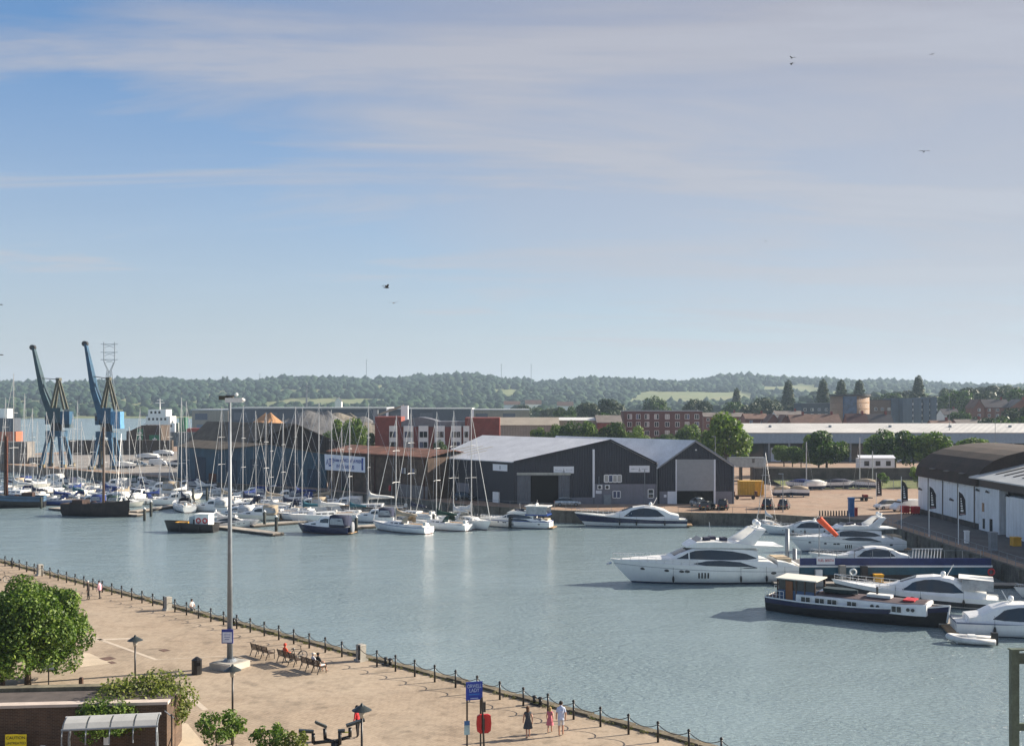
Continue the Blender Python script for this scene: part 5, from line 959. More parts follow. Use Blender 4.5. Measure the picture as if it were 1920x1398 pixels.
def pontoon(label, a, b_, w=1.6, group='floating pontoons', z=.42):
    a, b_ = Vector((a[0], a[1], 0)), Vector((b_[0], b_[1], 0)); L = (b_-a).length; t = thing('pontoon', label, 'pontoon', (a.x, a.y, 0), math.atan2(b_.y-a.y, b_.x-a.x), group)
    MB().box(0, L, -w/2, w/2, z-.1, z).build('deck', mat('grey_decking', (.36, .32, .27), .9, var=.2, s=.8), t); MB().box(0, L, -w/2-.06, w/2+.06, z-.32, z-.1).build('fascia', mat('dark_timber', (.06, .05, .042), .9, var=.3), t); k = 1.
    m = MB()
    while k < L-1: m.box(k, k+1.5, -w/2+.1, w/2-.1, -.3, z-.32); k += 3.2
    m.build('floats', BLACK, t); return t
pontoon('grey walkway pontoon in front of the blue fuel barge', (28.6, 116.9), (56, 115.6), 1.5, None)
pontoon('pontoon finger between the black barge and the right quay', (38.6, 94.5), (42.5, 115.0), 1.4, None)
tag(MB().box(-.45, .45, -.35, .35, 0, .75).box(-.5, .5, -.4, .4, .75, .9).build('grit_bin', YEL, loc=(XD(1647, 116.5), 116.5, .42)), 'yellow storage bin on the walkway pontoon by the fuel barge', 'bin')
def ring(m, c, R_, r, n=16, ax='y'):
    pts = [(c[0]+R_*math.cos(6.283*i/n), c[1], c[2]+R_*math.sin(6.283*i/n)) if ax == 'y' else (c[0], c[1]+R_*math.cos(6.283*i/n), c[2]+R_*math.sin(6.283*i/n)) for i in range(n+1)]; return m.tube(pts, r, 6)
for (u, lb) in ((1599, 'white and red lifebuoy on a post by the fuel pumps'), (1858, 'red lifebuoy on a post at the right end of the pontoon')):
    t = thing('lifebuoy_post', lb, 'lifebuoy', (XD(u, 116.4), 116.4, .42)); MB().cyl((0, 0, 0), (0, 0, 1.5), .05, n=6).build('post', GALV, t); ring(MB(), (0, -.1, 1.15), .33, .09).build('lifebuoy', WPAINT if u < 1700 else REDP, t)
# Thames barges and work boats on the left
def hulk(label, u, v, L, rz, hm, mast_u, topv, band=None, sail=True):
    p = P(u, v); t = thing('sailing_barge', label, 'barge', (p.x, p.y, 0), rz); H = Hull(L, L*.26, 2.7, 1.9, .4, .78, .02, 2.8, .35, .05, 14, 2.2); H.make(t, hm, BLACKH, mat('weathered_deck', (.10, .08, .06), .9, var=.3), .1); H.band(lambda q: H.sh(q)-.1, lambda q: H.sh(q)+.28, .04).build('bulwark', band or hm, t, True)
    if band: H.band(lambda q: H.sh(q)-.75, lambda q: H.sh(q)-.2, .02).build('painted_band', band, t, True)
    MB().box(-L*.33, -L*.17, -1.1, 1.1, 1.85, 2.85).build('deckhouse', mat('brown_deckhouse', (.05, .025, .018), .7, var=.3), t); MB().box(-L*.05, L*.05, -1.0, 1.0, 1.9, 2.4).build('hatch', COVER['navy'], t); MB().ell((L*.2, .3, 2.2), 1.3, 1.0, .55).build('tarpaulin', mat('dark_tarpaulin', (.03, .03, .035), .8, var=.3, bump=.05, bs=2), t, True); MB().cyl((L*.3, -.6, 2.2), (L*.3, .6, 2.2), .3, n=12).build('windlass', DKGREY, t); MB().ell((-L*.1, .9, 2.2), .7, .5, .4).build('rope_coil', BROWNW, t, True)
    D = p.y; h = ZD(topv, D); xm = L*.1; MB().cyl((xm, 0, 1.4), (xm, 0, h), .26, .15, 10).build('mast', BROWNW, t)
    if sail: MB().loft([[(xm-.3+x*.5, y*.16, z) for x, y in ((0, -1), (.5, 0), (0, 1), (-.5, 0))] for x, z in ((-.2, 2.2), (0, 5), (-.1, h*.55), (.4, h*.8), (1.1, h*.98))]).build('brailed_sail', COVER['brown'], t, True)
    MB().cyl((L*.42, 0, 1.8), (L*.56, 0, 4.6), .13, .07, 8).build('bowsprit', BLACK, t); m = MB()
    for y in (-1, 1): m.cyl((xm-1, y*L*.11, 1.8), (xm, 0, h*.92), .025, n=3).cyl((xm+.8, y*L*.11, 1.8), (xm, 0, h*.92), .025, n=3)
    m.cyl((L*.48, 0, 2.2), (xm, 0, h*.95), .025, n=3).build('rigging', BLACK, t); return t
hulk('old dark brown sailing barge with bare brown mast at the front of the marina', 182, 967, 13., rad(-14), mat('tarred_timber', (.035, .026, .024), .85, var=.4, s=.8, streak=.3), 193, 800, None, False)
hulk('sailing barge with blue banded stern and rust-red furled sail at the left edge', 22, 951, 12., rad(190), BLACKH, 25, 815, mat('pale_blue_band', (.06, .12, .2), .6))
p = P(357, 996); t = thing('workboat', 'black workboat with white wheelhouse carrying two red rings', 'work boat', (p.x, p.y, 0), rad(172)); H = Hull(8.4, 3., 1.5, 1.1, .4, .85, .08, 2.4, .4, .1, 12); H.make(t, BLACKH, BLACKH, mat('ochre_deck', (.18, .14, .06), .9), .1); H.band(lambda q: H.sh(q)-.12, lambda q: H.sh(q)+.22, .04).build('bulwark', BLACKH, t, True)
w_ = MB().box(-3.4, -1.2, -1.05, 1.05, 1.05, 2.75).build('wheelhouse', WPAINT, t); MB().box(-1.19, -.2, -.9, .9, 1.05, 2.4).build('engine_casing', mat('pale_blue_casing', (.35, .42, .45), .6), t); MB().box(-3.55, -1.1, -1.15, 1.15, 2.76, 2.86).build('roof', WPAINT, w_)
for x in (-2.85, -1.8):
    for sd in (-1, 1): ring(MB(), (x, sd*1.1, 1.85), .33, .1).build('red_ring', REDP, w_)
MB().box(.6, 2.4, -.9, .9, 1.15, 1.45).build('hatch', YEL, t); MB().cyl((-1.0, .8, 1.0), (-1.0, .8, 2.0), .2, n=10).build('winch', DKGREY, t); fender(t, 1, 1.6, .6); fender(t, -2, 1.55, .6)
# --- named mid-size boats of the front row
p = P(606, 1000); t = canopy_boat('navy hulled cruiser with dark canopy at the front of the marina', (p.x, p.y+.8, 0), rad(163), 9.0, NAVY, 'navy', None, bm_=REDB); MB().ell((-4.9, .2, 1.0), .22, .65, .95, 10, 8).build('covered_dinghy', mat('grey_dinghy_cover', (.25, .26, .28), .8), t, True)
p = P(966, 988); flybridge_yacht('white trawler style motor yacht with blue trimmed deck canopy below the long dark shed', (p.x, p.y, 0), rad(163), 12.0, WHITE, detail=False, stripe=(1.1, 1.22), sm=BLUEH)
t = bpy.data.objects[[o.name for o in bpy.data.objects if o.get('label', '').startswith('white trawler')][0]]; m = MB(); m.loft([[(x, y, z) for y, z in ((-1.4, 2.2), (-1.3, 3.5), (1.3, 3.5), (1.4, 2.2))] for x in (-5.6, -2.2)], False, False); m.build('deck_canopy', CLEAR, t); MB().box(-5.8, -2.0, -1.5, 1.5, 3.51, 3.62).build('canopy_top', WHITE, t); MB().box(-5.7, -2.1, -1.43, 1.43, 2.1, 2.3).build('canopy_trim', BLUEH, t)
p = P(430, 988); flybridge_yacht('white flybridge cruiser beside the tall light mast', (p.x+.5, p.y, 0), rad(12), 8.6, WHITE, detail=False)
p = P(396, 927); flybridge_yacht('white flybridge motor yacht moored bow right by the island quay', (p.x, p.y, 0), rad(-8), 10.5, WHITE, detail=False)
Y = [  # u, v waterline, v of masthead, length, heading, hull, cover, label, hood, stripe
 (742, 995, 778, 11.5, 146, WHITE, 'beige', 'white sailing yacht with beige sail cover and davits at the front of the marina', 'beige', BLUEH),
 (818, 991, 772, 10.5, 150, WHITE, 'green', 'sailing yacht with dark green sail cover right of the beige-covered one', 'green', None),
 (884, 989, 767, 12.5, -52, WHITE, 'white', 'white sailing yacht lying bow towards us beside the trawler yacht', None, None),
 (850, 985, 770, 11., 128, WHITE, 'white', 'white sailing yacht with white cover between the green-covered yacht and the bow-on yacht', 'white', None),
 (690, 963, 757, 13., 172, BLACKH, 'white', 'black classic yacht with varnished deck below the marina banner', None, None),
 (100, 946, 772, 9.5, 178, BLUEH, 'blue', 'blue hulled sailing yacht with bright blue covers next to the dark barge', 'blue', WPAINT),
 (228, 960, 812, 9., 100, WHITE, 'white', 'white sailing yacht whose bow shows behind the dark barge', None, BLUEH),
 (340, 955, 745, 11.5, 120, WHITE, 'navy', 'sailing yacht with navy cover behind the workboat', 'navy', None),
 (455, 957, 760, 11., 168, NAVY, 'navy', 'navy hulled sailing yacht right of the tall light mast', 'navy', WPAINT),
 (498, 951, 773, 10.5, 160, CREAM, 'beige', 'cream sailing yacht left of the twin-masted pair in front of the blue warehouse', None, None),
 (508, 968, 790, 9.5, 170, BLUEH, 'white', 'blue hulled sailing yacht close behind the front pontoon with a bare boom', None, None),
 (553, 948, 762, 12., 215, BLACKH, 'blue', 'black hulled sailing yacht with blue cover in front of the blue warehouse', 'blue', None),
 (566, 974, 764, 10.5, 185, WHITE, 'teal', 'white sailing yacht with teal cover behind the navy cruiser', None, BLUEH),
 (597, 978, 755, 12., 200, WHITE, 'white', 'tall masted white yacht right behind the navy cruiser', None, None),
 (622, 950, 768, 11., 40, CREAM, 'beige', 'cream yacht with beige cover lying under the left end of the banner', 'beige', None),
 (25, 936, 700, 14., 160, WHITE, 'white', 'tallest masted white yacht at the left edge', None, None),
 (46, 928, 738, 11., 130, NAVY, 'blue', 'navy hulled yacht with blue cover second from the left edge', 'blue', None),
 (10, 921, 745, 10., 140, WHITE, 'navy', 'white yacht with navy cover cut by the left edge', None, None),
 (88, 925, 772, 10., 50, WHITE, 'white', 'white yacht with white cover in the back row left of the cranes', None, None),
 (136, 938, 776, 9.5, 150, BLACKH, 'teal', 'black hulled yacht with teal cover just behind the blue hulled yacht', 'blue', None),
 (145, 918, 752, 11., 135, WHITE, 'white', 'tall white yacht in the back row below the left crane', None, None),
 (153, 929, 790, 9., 60, CREAM, 'blue', 'cream yacht with blue cover in the row below the left crane', None, None),
 (174, 921, 815, 9., 140, BLUEH, 'navy', 'short masted blue yacht with navy cover between the cranes', None, None),
 (218, 925, 757, 10.5, 130, WHITE, 'white', 'white yacht with tall mast in the back row right of the right crane', None, None),
 (243, 938, 800, 9., 45, WHITE, 'beige', 'white yacht with beige cover right of the right crane', 'beige', None),
 (350, 938, 752, 10.5, 60, CREAM, 'white', 'cream yacht behind the navy-covered one left of the light mast', None, None),
 (640, 937, 800, 9., 150, WHITE, 'green', 'white yacht with green cover close under the quay left of the banner', None, None),
 (70, 912, 790, 9., 130, WHITE, 'navy', 'small white yacht with navy cover in the far row at the left', None, None),
 (60, 940, 765, 10., 165, WHITE, 'navy', 'white yacht with navy cover between the left-edge barge and the blue hulled yacht', None, BLUEH),
 (118, 931, 768, 9.5, 125, CREAM, 'green', 'cream yacht with green cover below the left crane', None, None),
 (196, 934, 770, 10., 165, WHITE, 'blue', 'white yacht with blue cover behind the dark barge mast', 'blue', None),
 (262, 925, 765, 10., 140, NAVY, 'navy', 'navy hulled yacht with navy cover in front of the silver car', None, None),
 (300, 943, 790, 9., 30, WHITE, 'blue', 'white yacht with bright blue cover left of the workboat', 'blue', None),
 (318, 922, 772, 10., 150, NAVY, 'white', 'navy hulled yacht with white cover under the island quay', None, None),
 (415, 945, 762, 10., 140, WHITE, 'beige', 'white yacht with beige cover just left of the tall light mast', None, None),
 (480, 942, 770, 9.5, 50, NAVY, 'blue', 'navy yacht with blue cover in front of the blue warehouse', None, WPAINT),
 (530, 962, 775, 10., 165, WHITE, 'navy', 'white yacht with navy cover between the front pontoon and the blue warehouse', 'navy', None),
 (770, 972, 765, 10., 140, WHITE, 'navy', 'white yacht with navy cover behind the beige-covered one', None, BLUEH),
 (655, 970, 782, 9., 160, CREAM, 'teal', 'cream yacht with teal cover right behind the canopy of the navy cruiser', None, None),
 (1435, 990, 848, 9.5, 95, WHITE, 'white', 'lone sailing yacht moored near the parked dark cars', None, None)]
for (u, v, tv_, L, hd, hm, cv, lb, hood, stp) in Y:
    p = P(u, v); mz = ZD(tv_, p.y); h = rad(hd); yacht(lb, (p.x-math.cos(h)*L*.08, p.y-math.sin(h)*L*.08, 0), h, L, mz, hm, cv, None, 'sailing yachts in the marina', stp, hood, TEAK if 'varnished' in lb else None, genoa=('bare' not in lb))
for (u, v, L, hd, hm, cv, lb) in ((260, 937, 7.5, 268, WHITE, 'navy', 'white cabin cruiser lying stern-on with dark canopy right of the dark barge'), (297, 928, 9.5, 172, WHITE, 'beige', 'cream motor sailer with beige canopy in the middle of the marina'), (322, 946, 8., 200, WHITE, 'white', 'white cabin cruiser with white cover behind the workboat'), (205, 945, 8., 175, WHITE, 'white', 'white cabin cruiser right behind the mast of the dark barge'),
    (210, 918, 8.5, 178, WHITE, 'white', 'white motor boat in the back row below the right crane'), (58, 917, 8.5, 20, CREAM, 'beige', 'cream cabin cruiser in the back row at the left'), (115, 914, 8., 160, WHITE, 'navy', 'white cabin cruiser with navy canopy in the back row under the left crane'), (480, 975, 8., 185, CREAM, 'beige', 'cream cabin cruiser behind the front pontoon'), (640, 957, 8.5, 178, WHITE, 'white', 'white cabin cruiser with white cover behind the navy cruiser'),
    (530, 940, 8., 195, WHITE, 'navy', 'white cabin cruiser with navy canopy near the blue warehouse'), (30, 912, 8., 170, WHITE, 'blue', 'white cabin cruiser with blue canopy in the far row at the left edge'), (270, 912, 8., 5, WHITE, 'green', 'white cabin cruiser with green canopy under the island quay'), (395, 958, 7.5, 170, WHITE, 'white', 'small white cruiser left of the tall light mast'), (470, 934, 8., 172, WHITE, 'blue', 'white cabin cruiser with blue canopy right of the tall light mast'), (166, 948, 7., 170, WHITE, 'blue', 'small white cruiser with blue canopy behind the bow of the dark barge'), (90, 907, 8., 175, WHITE, 'white', 'white cabin cruiser with white canopy in the far row left of the left crane'), (235, 950, 7., 10, CREAM, 'green', 'small cream cruiser with green canopy behind the stern of the dark barge'), (345, 920, 8.5, 175, WHITE, 'navy', 'white cabin cruiser with navy canopy close under the island quay'), (440, 972, 7.5, 165, CREAM, 'white', 'cream cruiser with white canopy right of the tall light mast'), (575, 957, 8., 175, WHITE, 'beige', 'white cruiser with beige canopy between the blue-covered and teal-covered yachts'), (700, 978, 7.5, 170, WHITE, 'navy', 'white cruiser with navy canopy left of the beige-covered yacht'), (510, 928, 7.5, 178, CREAM, 'navy', 'cream cruiser with navy canopy under the quay before the blue warehouse')):
    p = P(u, v); canopy_boat(lb, (p.x, p.y, 0), rad(hd), L, hm, cv)
# pontoons and piles of the marina
for i, (a_, b_) in enumerate((((345, 982), (522, 1004)), ((470, 988), (592, 978)), ((650, 992), (706, 988)), ((100, 955), (262, 968)), ((248, 962), (330, 950)), ((20, 925), (330, 930)), ((440, 960), (640, 968)), ((60, 905), (260, 912)))):
    a_, b_ = P(*a_), P(*b_); pontoon(['front walkway pontoon running past the tall light mast', 'finger pontoon left of the navy cruiser', 'short pontoon right of the navy cruiser', 'pontoon between the blue yacht and the dark barge', 'finger pontoon behind the workboat', 'long walkway pontoon through the left half of the marina', 'walkway pontoon behind the navy cruiser', 'far walkway pontoon below the cranes'][i], a_, b_, 2.0)
PILE = mat('dark_pile', (.03, .035, .03), .8, var=.3)
for i, (u, v, h) in enumerate(((518, 1001, 2.6), (496, 987, 2.4), (668, 998, 2.3), (813, 990, 2.2), (956, 990, 1.9), (283, 968, 2.6), (271, 976, 2.0), (289, 940, 2.4), (77, 953, 2.2), (362, 940, 2.6), (388, 938, 2.6), (1476, 1080, 5.5), (1490, 1080, 3.2))):
    p = P(u, v); t = thing('mooring_pile', ['white-capped mooring pile at the end of the front pontoon', 'mooring pile left of the navy cruiser', 'white-capped mooring pile right of the navy cruiser', 'white-capped pile before the green-covered yacht', 'dark pile before the trawler yacht', 'tall green pile right of the dark barge', 'short white-capped pile right of the dark barge', 'dark pile by the cream motor sailer', 'pile by the bow of the blue hulled yacht', 'left of two dark piles below the flybridge yacht near the quay', 'right of two dark piles below the flybridge yacht near the quay', 'tall grey pile at the left end of the fuel berth', 'short brown pile at the corner of the fuel barge'][i], 'pile', (p.x, p.y, 0), 0, 'mooring piles'); MB().cyl((0, 0, -1), (0, 0, h), .24, n=12).build('shaft', PILE if i < 11 else GALV, t, True)
    if i in (0, 1, 2, 3, 5, 6): MB().cyl((0, 0, h), (0, 0, h+.3), .3, .05, 12).build('cap', WPAINT, t, True)
t = thing('windsock', 'orange windsock hanging on a thin pole before the flybridge yacht', 'windsock', (XD(1536, 121), 121, 1.95)); MB().cyl((0, 0, 0), (0, 0, 5.1), .05, n=6).build('pole', GALV, t); MB().cyl((0, 0, 4.9), (2.0, 0, 3.0), .38, .24, 12).build('sock', ORANGE, t)
# ------------------------------------------------------------------ vehicles
def car(label, p, rz, paint, L=4.3, Hh=1.48, kind='car', W=1.78, cat='car'):
    t = thing('parked_car' if kind != 'van' else 'parked_van', label, cat, p, rz, 'vehicles parked on the island quay'); w_ = W/2
    if kind == 'van': prof = [(-.5, .35, .9), (-.49, .3, 1.9), (.18, .3, 1.95), (.3, .3, 1.5), (.44, .3, 1.05), (.5, .4, .75)]
    else: prof = [(-.5, .42, .78), (-.47, .3, .92), (-.3, .28, .95), (.15, .28, .93), (.36, .28, .86), (.47, .3, .72), (.5, .42, .6)]
    MB().loft([[(f*L, -w_*.96, z0), (f*L, -w_, (z0+z1)*.5), (f*L, -w_*.92, z1), (f*L, w_*.92, z1), (f*L, w_, (z0+z1)*.5), (f*L, w_*.96, z0)] for f, z0, z1 in prof]).build('body', paint, t, False)
    if kind != 'van':
        gh_ = [(-.45, .9, .05), (-.33, .86, Hh-.98), (-.05, .84, Hh-.92), (.08, .84, Hh-1.0), (.26, .9, .03)]
        MB().loft([[(f*L, -w_*.9, .9), (f*L, -w_*(.9-.16*min(1, h/.45)), .93+h), (f*L, w_*(.9-.16*min(1, h/.45)), .93+h), (f*L, w_*.9, .9)] for f, y, h in gh_]).build('window_glass', GLASS, t)
        MB().loft([[(f*L, -w_*.72, .94+h), (f*L, 0, .99+h), (f*L, w_*.72, .94+h), (f*L, 0, .9+h)] for f, h in ((-.34, Hh-.99), (-.2, Hh-.93), (0, Hh-.93), (.09, Hh-1.0))]).build('roof', paint, t, True)
    else: MB().box(L*.2, L*.31, -w_*.93, w_*.93, 1.2, 1.72).build('window_glass', GLASS, t)
    for f in (-.31, .31):
        for sd in (-1, 1): wq = MB().cyl((f*L, sd*(w_-.2), .32), (f*L, sd*(w_+.01), .32), .32, n=14).build('wheel', RUBBER, t); MB().cyl((f*L, sd*(w_+.01), .32), (f*L, sd*(w_+.03), .32), .2, n=12).build('rim', GALV, wq)
    for sd in (-1, 1): MB().cbox((L*.485, sd*w_*.68, .66), (.08, .32, .14)).build('headlight', STEEL, t); MB().cbox((-L*.495, sd*w_*.76, .78), (.06, .22, .2)).build('tail_light', REDP, t)
    MB().cbox((-L*.505, 0, .6), (.03, .5, .11)).build('number_plate', YEL, t); return t
CS = mat('silver_car_paint', (.42, .46, .47), .25, .5, var=.03); CW = mat('white_car_paint', (.74, .74, .73), .25, var=.03); CK = mat('black_car_paint', (.012, .012, .014), .2, var=.1); CG = mat('grey_car_paint', (.10, .105, .115), .25, .5, var=.05)
for (u, v, rz, pm, L, H_, k, lb, cat) in ((1311, 949.5, -75, CS, 4.2, 1.5, 'car', 'silver-green hatchback before the open shutter of the gabled shed', 'car'), (1326, 955, 62, CK, 4.0, 1.45, 'car', 'black hatchback with red badge beside the silver hatchback', 'car'), (1356, 954, 75, CK, 4.6, 1.75, 'car', 'black estate car parked tail-on before the gabled shed', 'car'), (1440, 953, 70, CK, 4.2, 1.7, 'car', 'dark car left of the pair near the lone yacht', 'car'), (1470, 953, 70, CG, 4.2, 1.6, 'car', 'dark grey car right of the pair near the lone yacht', 'car'), (1064, 948, 2, CS, 4.6, 1.45, 'car', 'silver estate car along the wall of the long dark shed', 'car'), (870, 937.5, -6, CK, 4.3, 1.5, 'car', 'black car at the side wall of the long dark shed', 'car'),
    (1662, 954, 200, CW, 4.2, 1.55, 'car', 'white hatchback in the car park before the white van', 'car'), (1699, 958, 197, CW, 5.2, 1.95, 'van', 'white van parked by the red bins', 'van'), (297, 873, 4, CW, 5.0, 1.95, 'van', 'white and blue van parked left of the blue warehouse', 'van'), (262, 874, 10, CS, 4.3, 1.5, 'car', 'silver car parked left of the white and blue van', 'car'), (245, 873, 8, CG, 4.3, 1.5, 'car', 'grey car parked below the right crane', 'car')):
    p = P(u, v, 2.0); car(lb, (p.x, p.y, 2.012 if u > 1650 or u < 400 else 2.0), rad(rz), pm, L, H_, k, 1.95 if k == 'van' else 1.78, cat)
for k in range(11):                                            # the row of short dark posts at the yard edge
    p = P(1537+k*5.2, 966.5, 2.0); t = thing('yard_post', 'short dark post in the row at the yard edge left of the blue column', 'bollard', (p.x, p.y, 2.0), 0, 'row of short dark posts at the yard edge'); MB().cyl((0, 0, 0), (0, 0, .75), .12, .10, 8).build('shaft', DKGREY, t); MB().ell((0, 0, .76), .13, .13, .08).build('cap', BLACK, t)
p = P(1617, 938.5, 2.0); t = thing('flat_trailer', 'low dark trailer with red load by the fence before the first flag', 'trailer', (p.x, p.y, 2.0), rad(4)); MB().box(-1.7, 1.7, -.7, .7, .5, .66).build('bed', DKGREY, t); MB().box(.1, .9, -.5, .5, .66, 1.15).build('load', mat('dull_red_load', (.22, .04, .03), .8), t); [MB().cyl((x, -.85, .33), (x, -.7, .33), .33, n=12).build('wheel', RUBBER, t) for x in (-.4, .4)]; MB().cyl((-1.7, 0, .55), (-2.6, 0, .5), .05, n=6).build('drawbar', GALV, t)
for i, (u, v) in enumerate(((1697, 963), (1716, 964))):
    p = P(u, v, 2.0); t = thing('waste_bin', ['left red wheeled bin beside the white quay warehouse', 'right red wheeled bin beside the white quay warehouse'][i], 'bin', (p.x, p.y, 2.01), rad(8)); MB().loft([[(-.6*k, -.5*k, z), (.6*k, -.5*k, z), (.6*k, .5*k, z), (-.6*k, .5*k, z)] for k, z in ((.86, .18), (1, 1.15))]).build('tub', REDP, t); MB().loft([[(-.64*k, -.54*k, z), (.64*k, -.54*k, z), (.64*k, .54*k, z), (-.64*k, .54*k, z)] for k, z in ((1, 1.16), (.8, 1.32))]).build('lid', REDP, t); [MB().cyl((sx*.45, sy*.4, .1), (sx*.45, sy*.4+.06, .1), .1, n=8).build('wheel', RUBBER, t) for sx in (-1, 1) for sy in (-1, 1)]
# boats laid up ashore on the bank and by the cranes
def laid_up(label, u, v, L, rz, cov, z=2.0, D=None):
    p = P(u, v, z) if D is None else Vector((XD(u, D), D, z)); t = thing('laid_up_boat', label, 'motor boat', (p.x, p.y, z+.75), rz, 'boats laid up ashore'); H = Hull(L, L*.32, .9, .7, .55, .8, .1, 2.1, .42, .2, 10); H.make(t, WHITE, BLUB, WHITE, .1)
    MB().loft([[(x*L, -L*.15*k, .65), (x*L, -L*.10*k, .7+h*.7), (x*L, 0, .8+h*.7), (x*L, L*.10*k, .7+h*.7), (x*L, L*.15*k, .65)] for x, k, h in ((-.45, .8, .5), (-.1, 1, .9), (.15, .9, .8), (.38, .4, .2))]).build('cover', COVER[cov], t, True); m = MB()
    for x in (-.25, .2): m.box(x*L-.1, x*L+.1, -L*.13, L*.13, -.75, -.35)
    m.build('cradle', GALV, t)
for a in ((1500, 917, 6, 170, 'blue', 'laid up boat under blue cover on the bank left of the masts'), (1575, 916, 7, 10, 'navy', 'laid up boat under navy and white cover on the bank'), (1530, 918, 5.5, 20, 'white', 'laid up boat under white cover beside the blue-covered one'), (1620, 916, 5, 160, 'beige', 'small laid up boat under beige cover on the bank'), (1470, 931, 4.5, 15, 'beige', 'small boat on a trailer left in the car park'), (1495, 931, 4.5, 165, 'beige', 'small boat on a trailer right in the car park'), (232, 879, 7, 5, 'white', 'white boat ashore below the right crane'), (275, 862, 8, 175, 'white', 'white motor boat ashore behind the silver car'), (338, 876, 8, 178, 'navy', 'motor boat ashore beside the blue warehouse'), (305, 855, 7, 175, 'white', 'white motor boat ashore in the back row of the cargo yard')):
    laid_up(a[5], a[0], a[1], a[2], rad(a[3]), a[4])
t = thing('white_marquee', 'row of white huts behind the stone wall under the trees', 'hut', (XD(1645, 246), 246, 4.6)); MB().box(-4, 4, 0, 3, 0, 2.6).build('wall', WPAINT, t); MB().slab([(-4.2, -.2, 2.6), (4.2, -.2, 2.6), (4.2, 1.5, 3.2), (-4.2, 1.5, 3.2)], (0, 0, .1)).build('roof', WSIGN, t); [pan(t, 'window', GLASS, (0, 0, 0), X, NY, x, x+1.1, .9, 2, .05) for x in (-3, -.4, 2.0)]
for (u, vt, vb, D, lb) in ((1512, 828, 915, 226, 'bare mast of a laid up yacht left of the dark tree'), (1612, 820, 918, 230, 'tall bare mast of a laid up yacht before the trees'), (1636, 845, 905, 232, 'short bare mast of a laid up yacht')):
    t = thing('yacht_mast', lb, 'mast', (XD(u, D), D, 2.0)); h = ZD(vt, D)-2; MB().cyl((0, 0, 0), (0, 0, h), .13, .09, 8).build('spar', ALU, t); MB().cyl((-.9, 0, h*.5), (.9, 0, h*.5), .04, n=5).build('spreader', ALU, t); MB().cyl((0, 0, h*.97), (-1.4 if u > 1600 else 1.6, 0, .3), .02, n=3).build('stay', STEEL, t)
# lamp posts and flags on the far quays
def street_lamp(label, u, vt, D, z=2.0):
    t = thing('street_lamp', label, 'street lamp', (XD(u, D), D, z)); h = ZD(vt, D)-z; MB().cyl((0, 0, 0), (0, 0, h), .09, .06, 8).build('post', GALV, t); MB().cbox((-.3, 0, h), (.8, .25, .14)).build('lamp_head', GALV, t)
street_lamp('street lamp behind the gable of the shuttered shed', 1341, 818, 215); street_lamp('street lamp in the car park behind the moored yachts', 1468, 888, 176); street_lamp('street lamp by the fuel berth yard', 1780, 735, 330); street_lamp('tall lamp post right of the wide warehouse', 1866, 766, 300)
FLAGM = mat('black_flag_cloth', (.022, .018, .020), .8, var=.2)
for i, (u, v0, v1, D, top) in enumerate(((1643, 893, 930, 186, 886), (1690, 900, 940, 153, 893), (1742, 911, 954, 144, 905), (1797, 921, 966, 136, 913))):
    t = thing('feather_flag', ['black feather flag farthest from us at the car park corner', 'black feather flag second from the car park', 'black feather flag before the white quay warehouse, third along the quay', 'black feather flag nearest to us on the quay edge'][i], 'flag', (XD(u, D), D, 2.0), 0, 'black feather flags on the quay'); h = ZD(top, D)-2; z0, z1 = ZD(v1, D)-2, ZD(v0, D)-2
    MB().cyl((0, 0, 0), (0, 0, h), .06, .04, 8).build('pole', WPAINT, t); fl = MB().slab([(.06, 0, z0), (1.0, .1, z0+.08), (.95, .12, z1-1.1), (.55, .05, z1-.35), (.06, 0, z1)], (0, .02, 0)).build('flag', FLAGM, t)
    hh = z1-z0
    for q, (f_, w_, l_) in enumerate(((.20, .17, .085), (.31, .12, .05), (.40, .13, .06), (.50, .11, .05), (.60, .09, .06), (.70, .06, .05))):   # white print, too blurred to read
        MB().cbox((.48-.03*q, .03, z0+hh*f_), (w_*2, .012, hh*l_), 0, rad(8)).build('printed_mark', WPAINT, fl)
    MB().box(.2, .8, .0, .04, z0+.16, z0+.24).build('printed_line', mat('pale_pink_print', (.55, .36, .38), .6), fl)
# railing along the right quay and small things
t = thing('quay_railing', 'grey steel railing along the edge of the right quay', 'railing', (55.7, 162, 2.0))
for k in range(30): MB().cyl((0, -k*2., 0), (0, -k*2., 1.1), .035, n=6).build('post', GALV, t)
for z in (.55, 1.1): MB().cyl((0, 0, z), (0, -58, z), .03, n=6).build('rail', GALV, t)
for (x, y, w_, h, mm, lb, nm) in ((58.4, 137, .5, 1.6, WPAINT, 'white service pedestal on the right quay', 'service_pedestal'), (58.6, 130, .8, 2.3, GALV, 'grey control cabinet on the right quay', 'control_cabinet'), (63.5, 134.5, 1.0, 1.1, YEL, 'yellow grit bin on the quay road before the white shed', 'grit_bin'), (66.0, 118.5, 2.4, 1.5, mat('maroon_skip', (.16, .02, .03), .6), 'maroon skip beside the white shed at the right edge', 'skip'), (57.2, 116.2, 1.6, 1.5, WPAINT, 'white cabinet at the head of the gangway', 'cabinet'), (53.8, 169.2, .8, 3.0, mat('blue_hoist', (.03, .12, .3), .6), 'blue fuel column at the yard edge behind the flybridge yacht', 'fuel_column'), (54.8, 170.0, .45, 1.3, REDP, 'red fire cabinet beside the blue fuel column', 'fire_cabinet')):
    m = MB().box(-w_/2, w_/2, -w_/2, w_/2, 0, h*.9); m.box(-w_/2-.05, w_/2+.05, -w_/2-.05, w_/2+.05, h*.9, h); tag(m.build(nm, mm, loc=(x, y, 2.01)), lb, nm.split('_')[-1])
t = thing('yard_fence', 'low railing along the island quay edge below the dark sheds', 'railing', (-6, 188.2, 2.0), math.atan2(-9.3, 15.3)); 
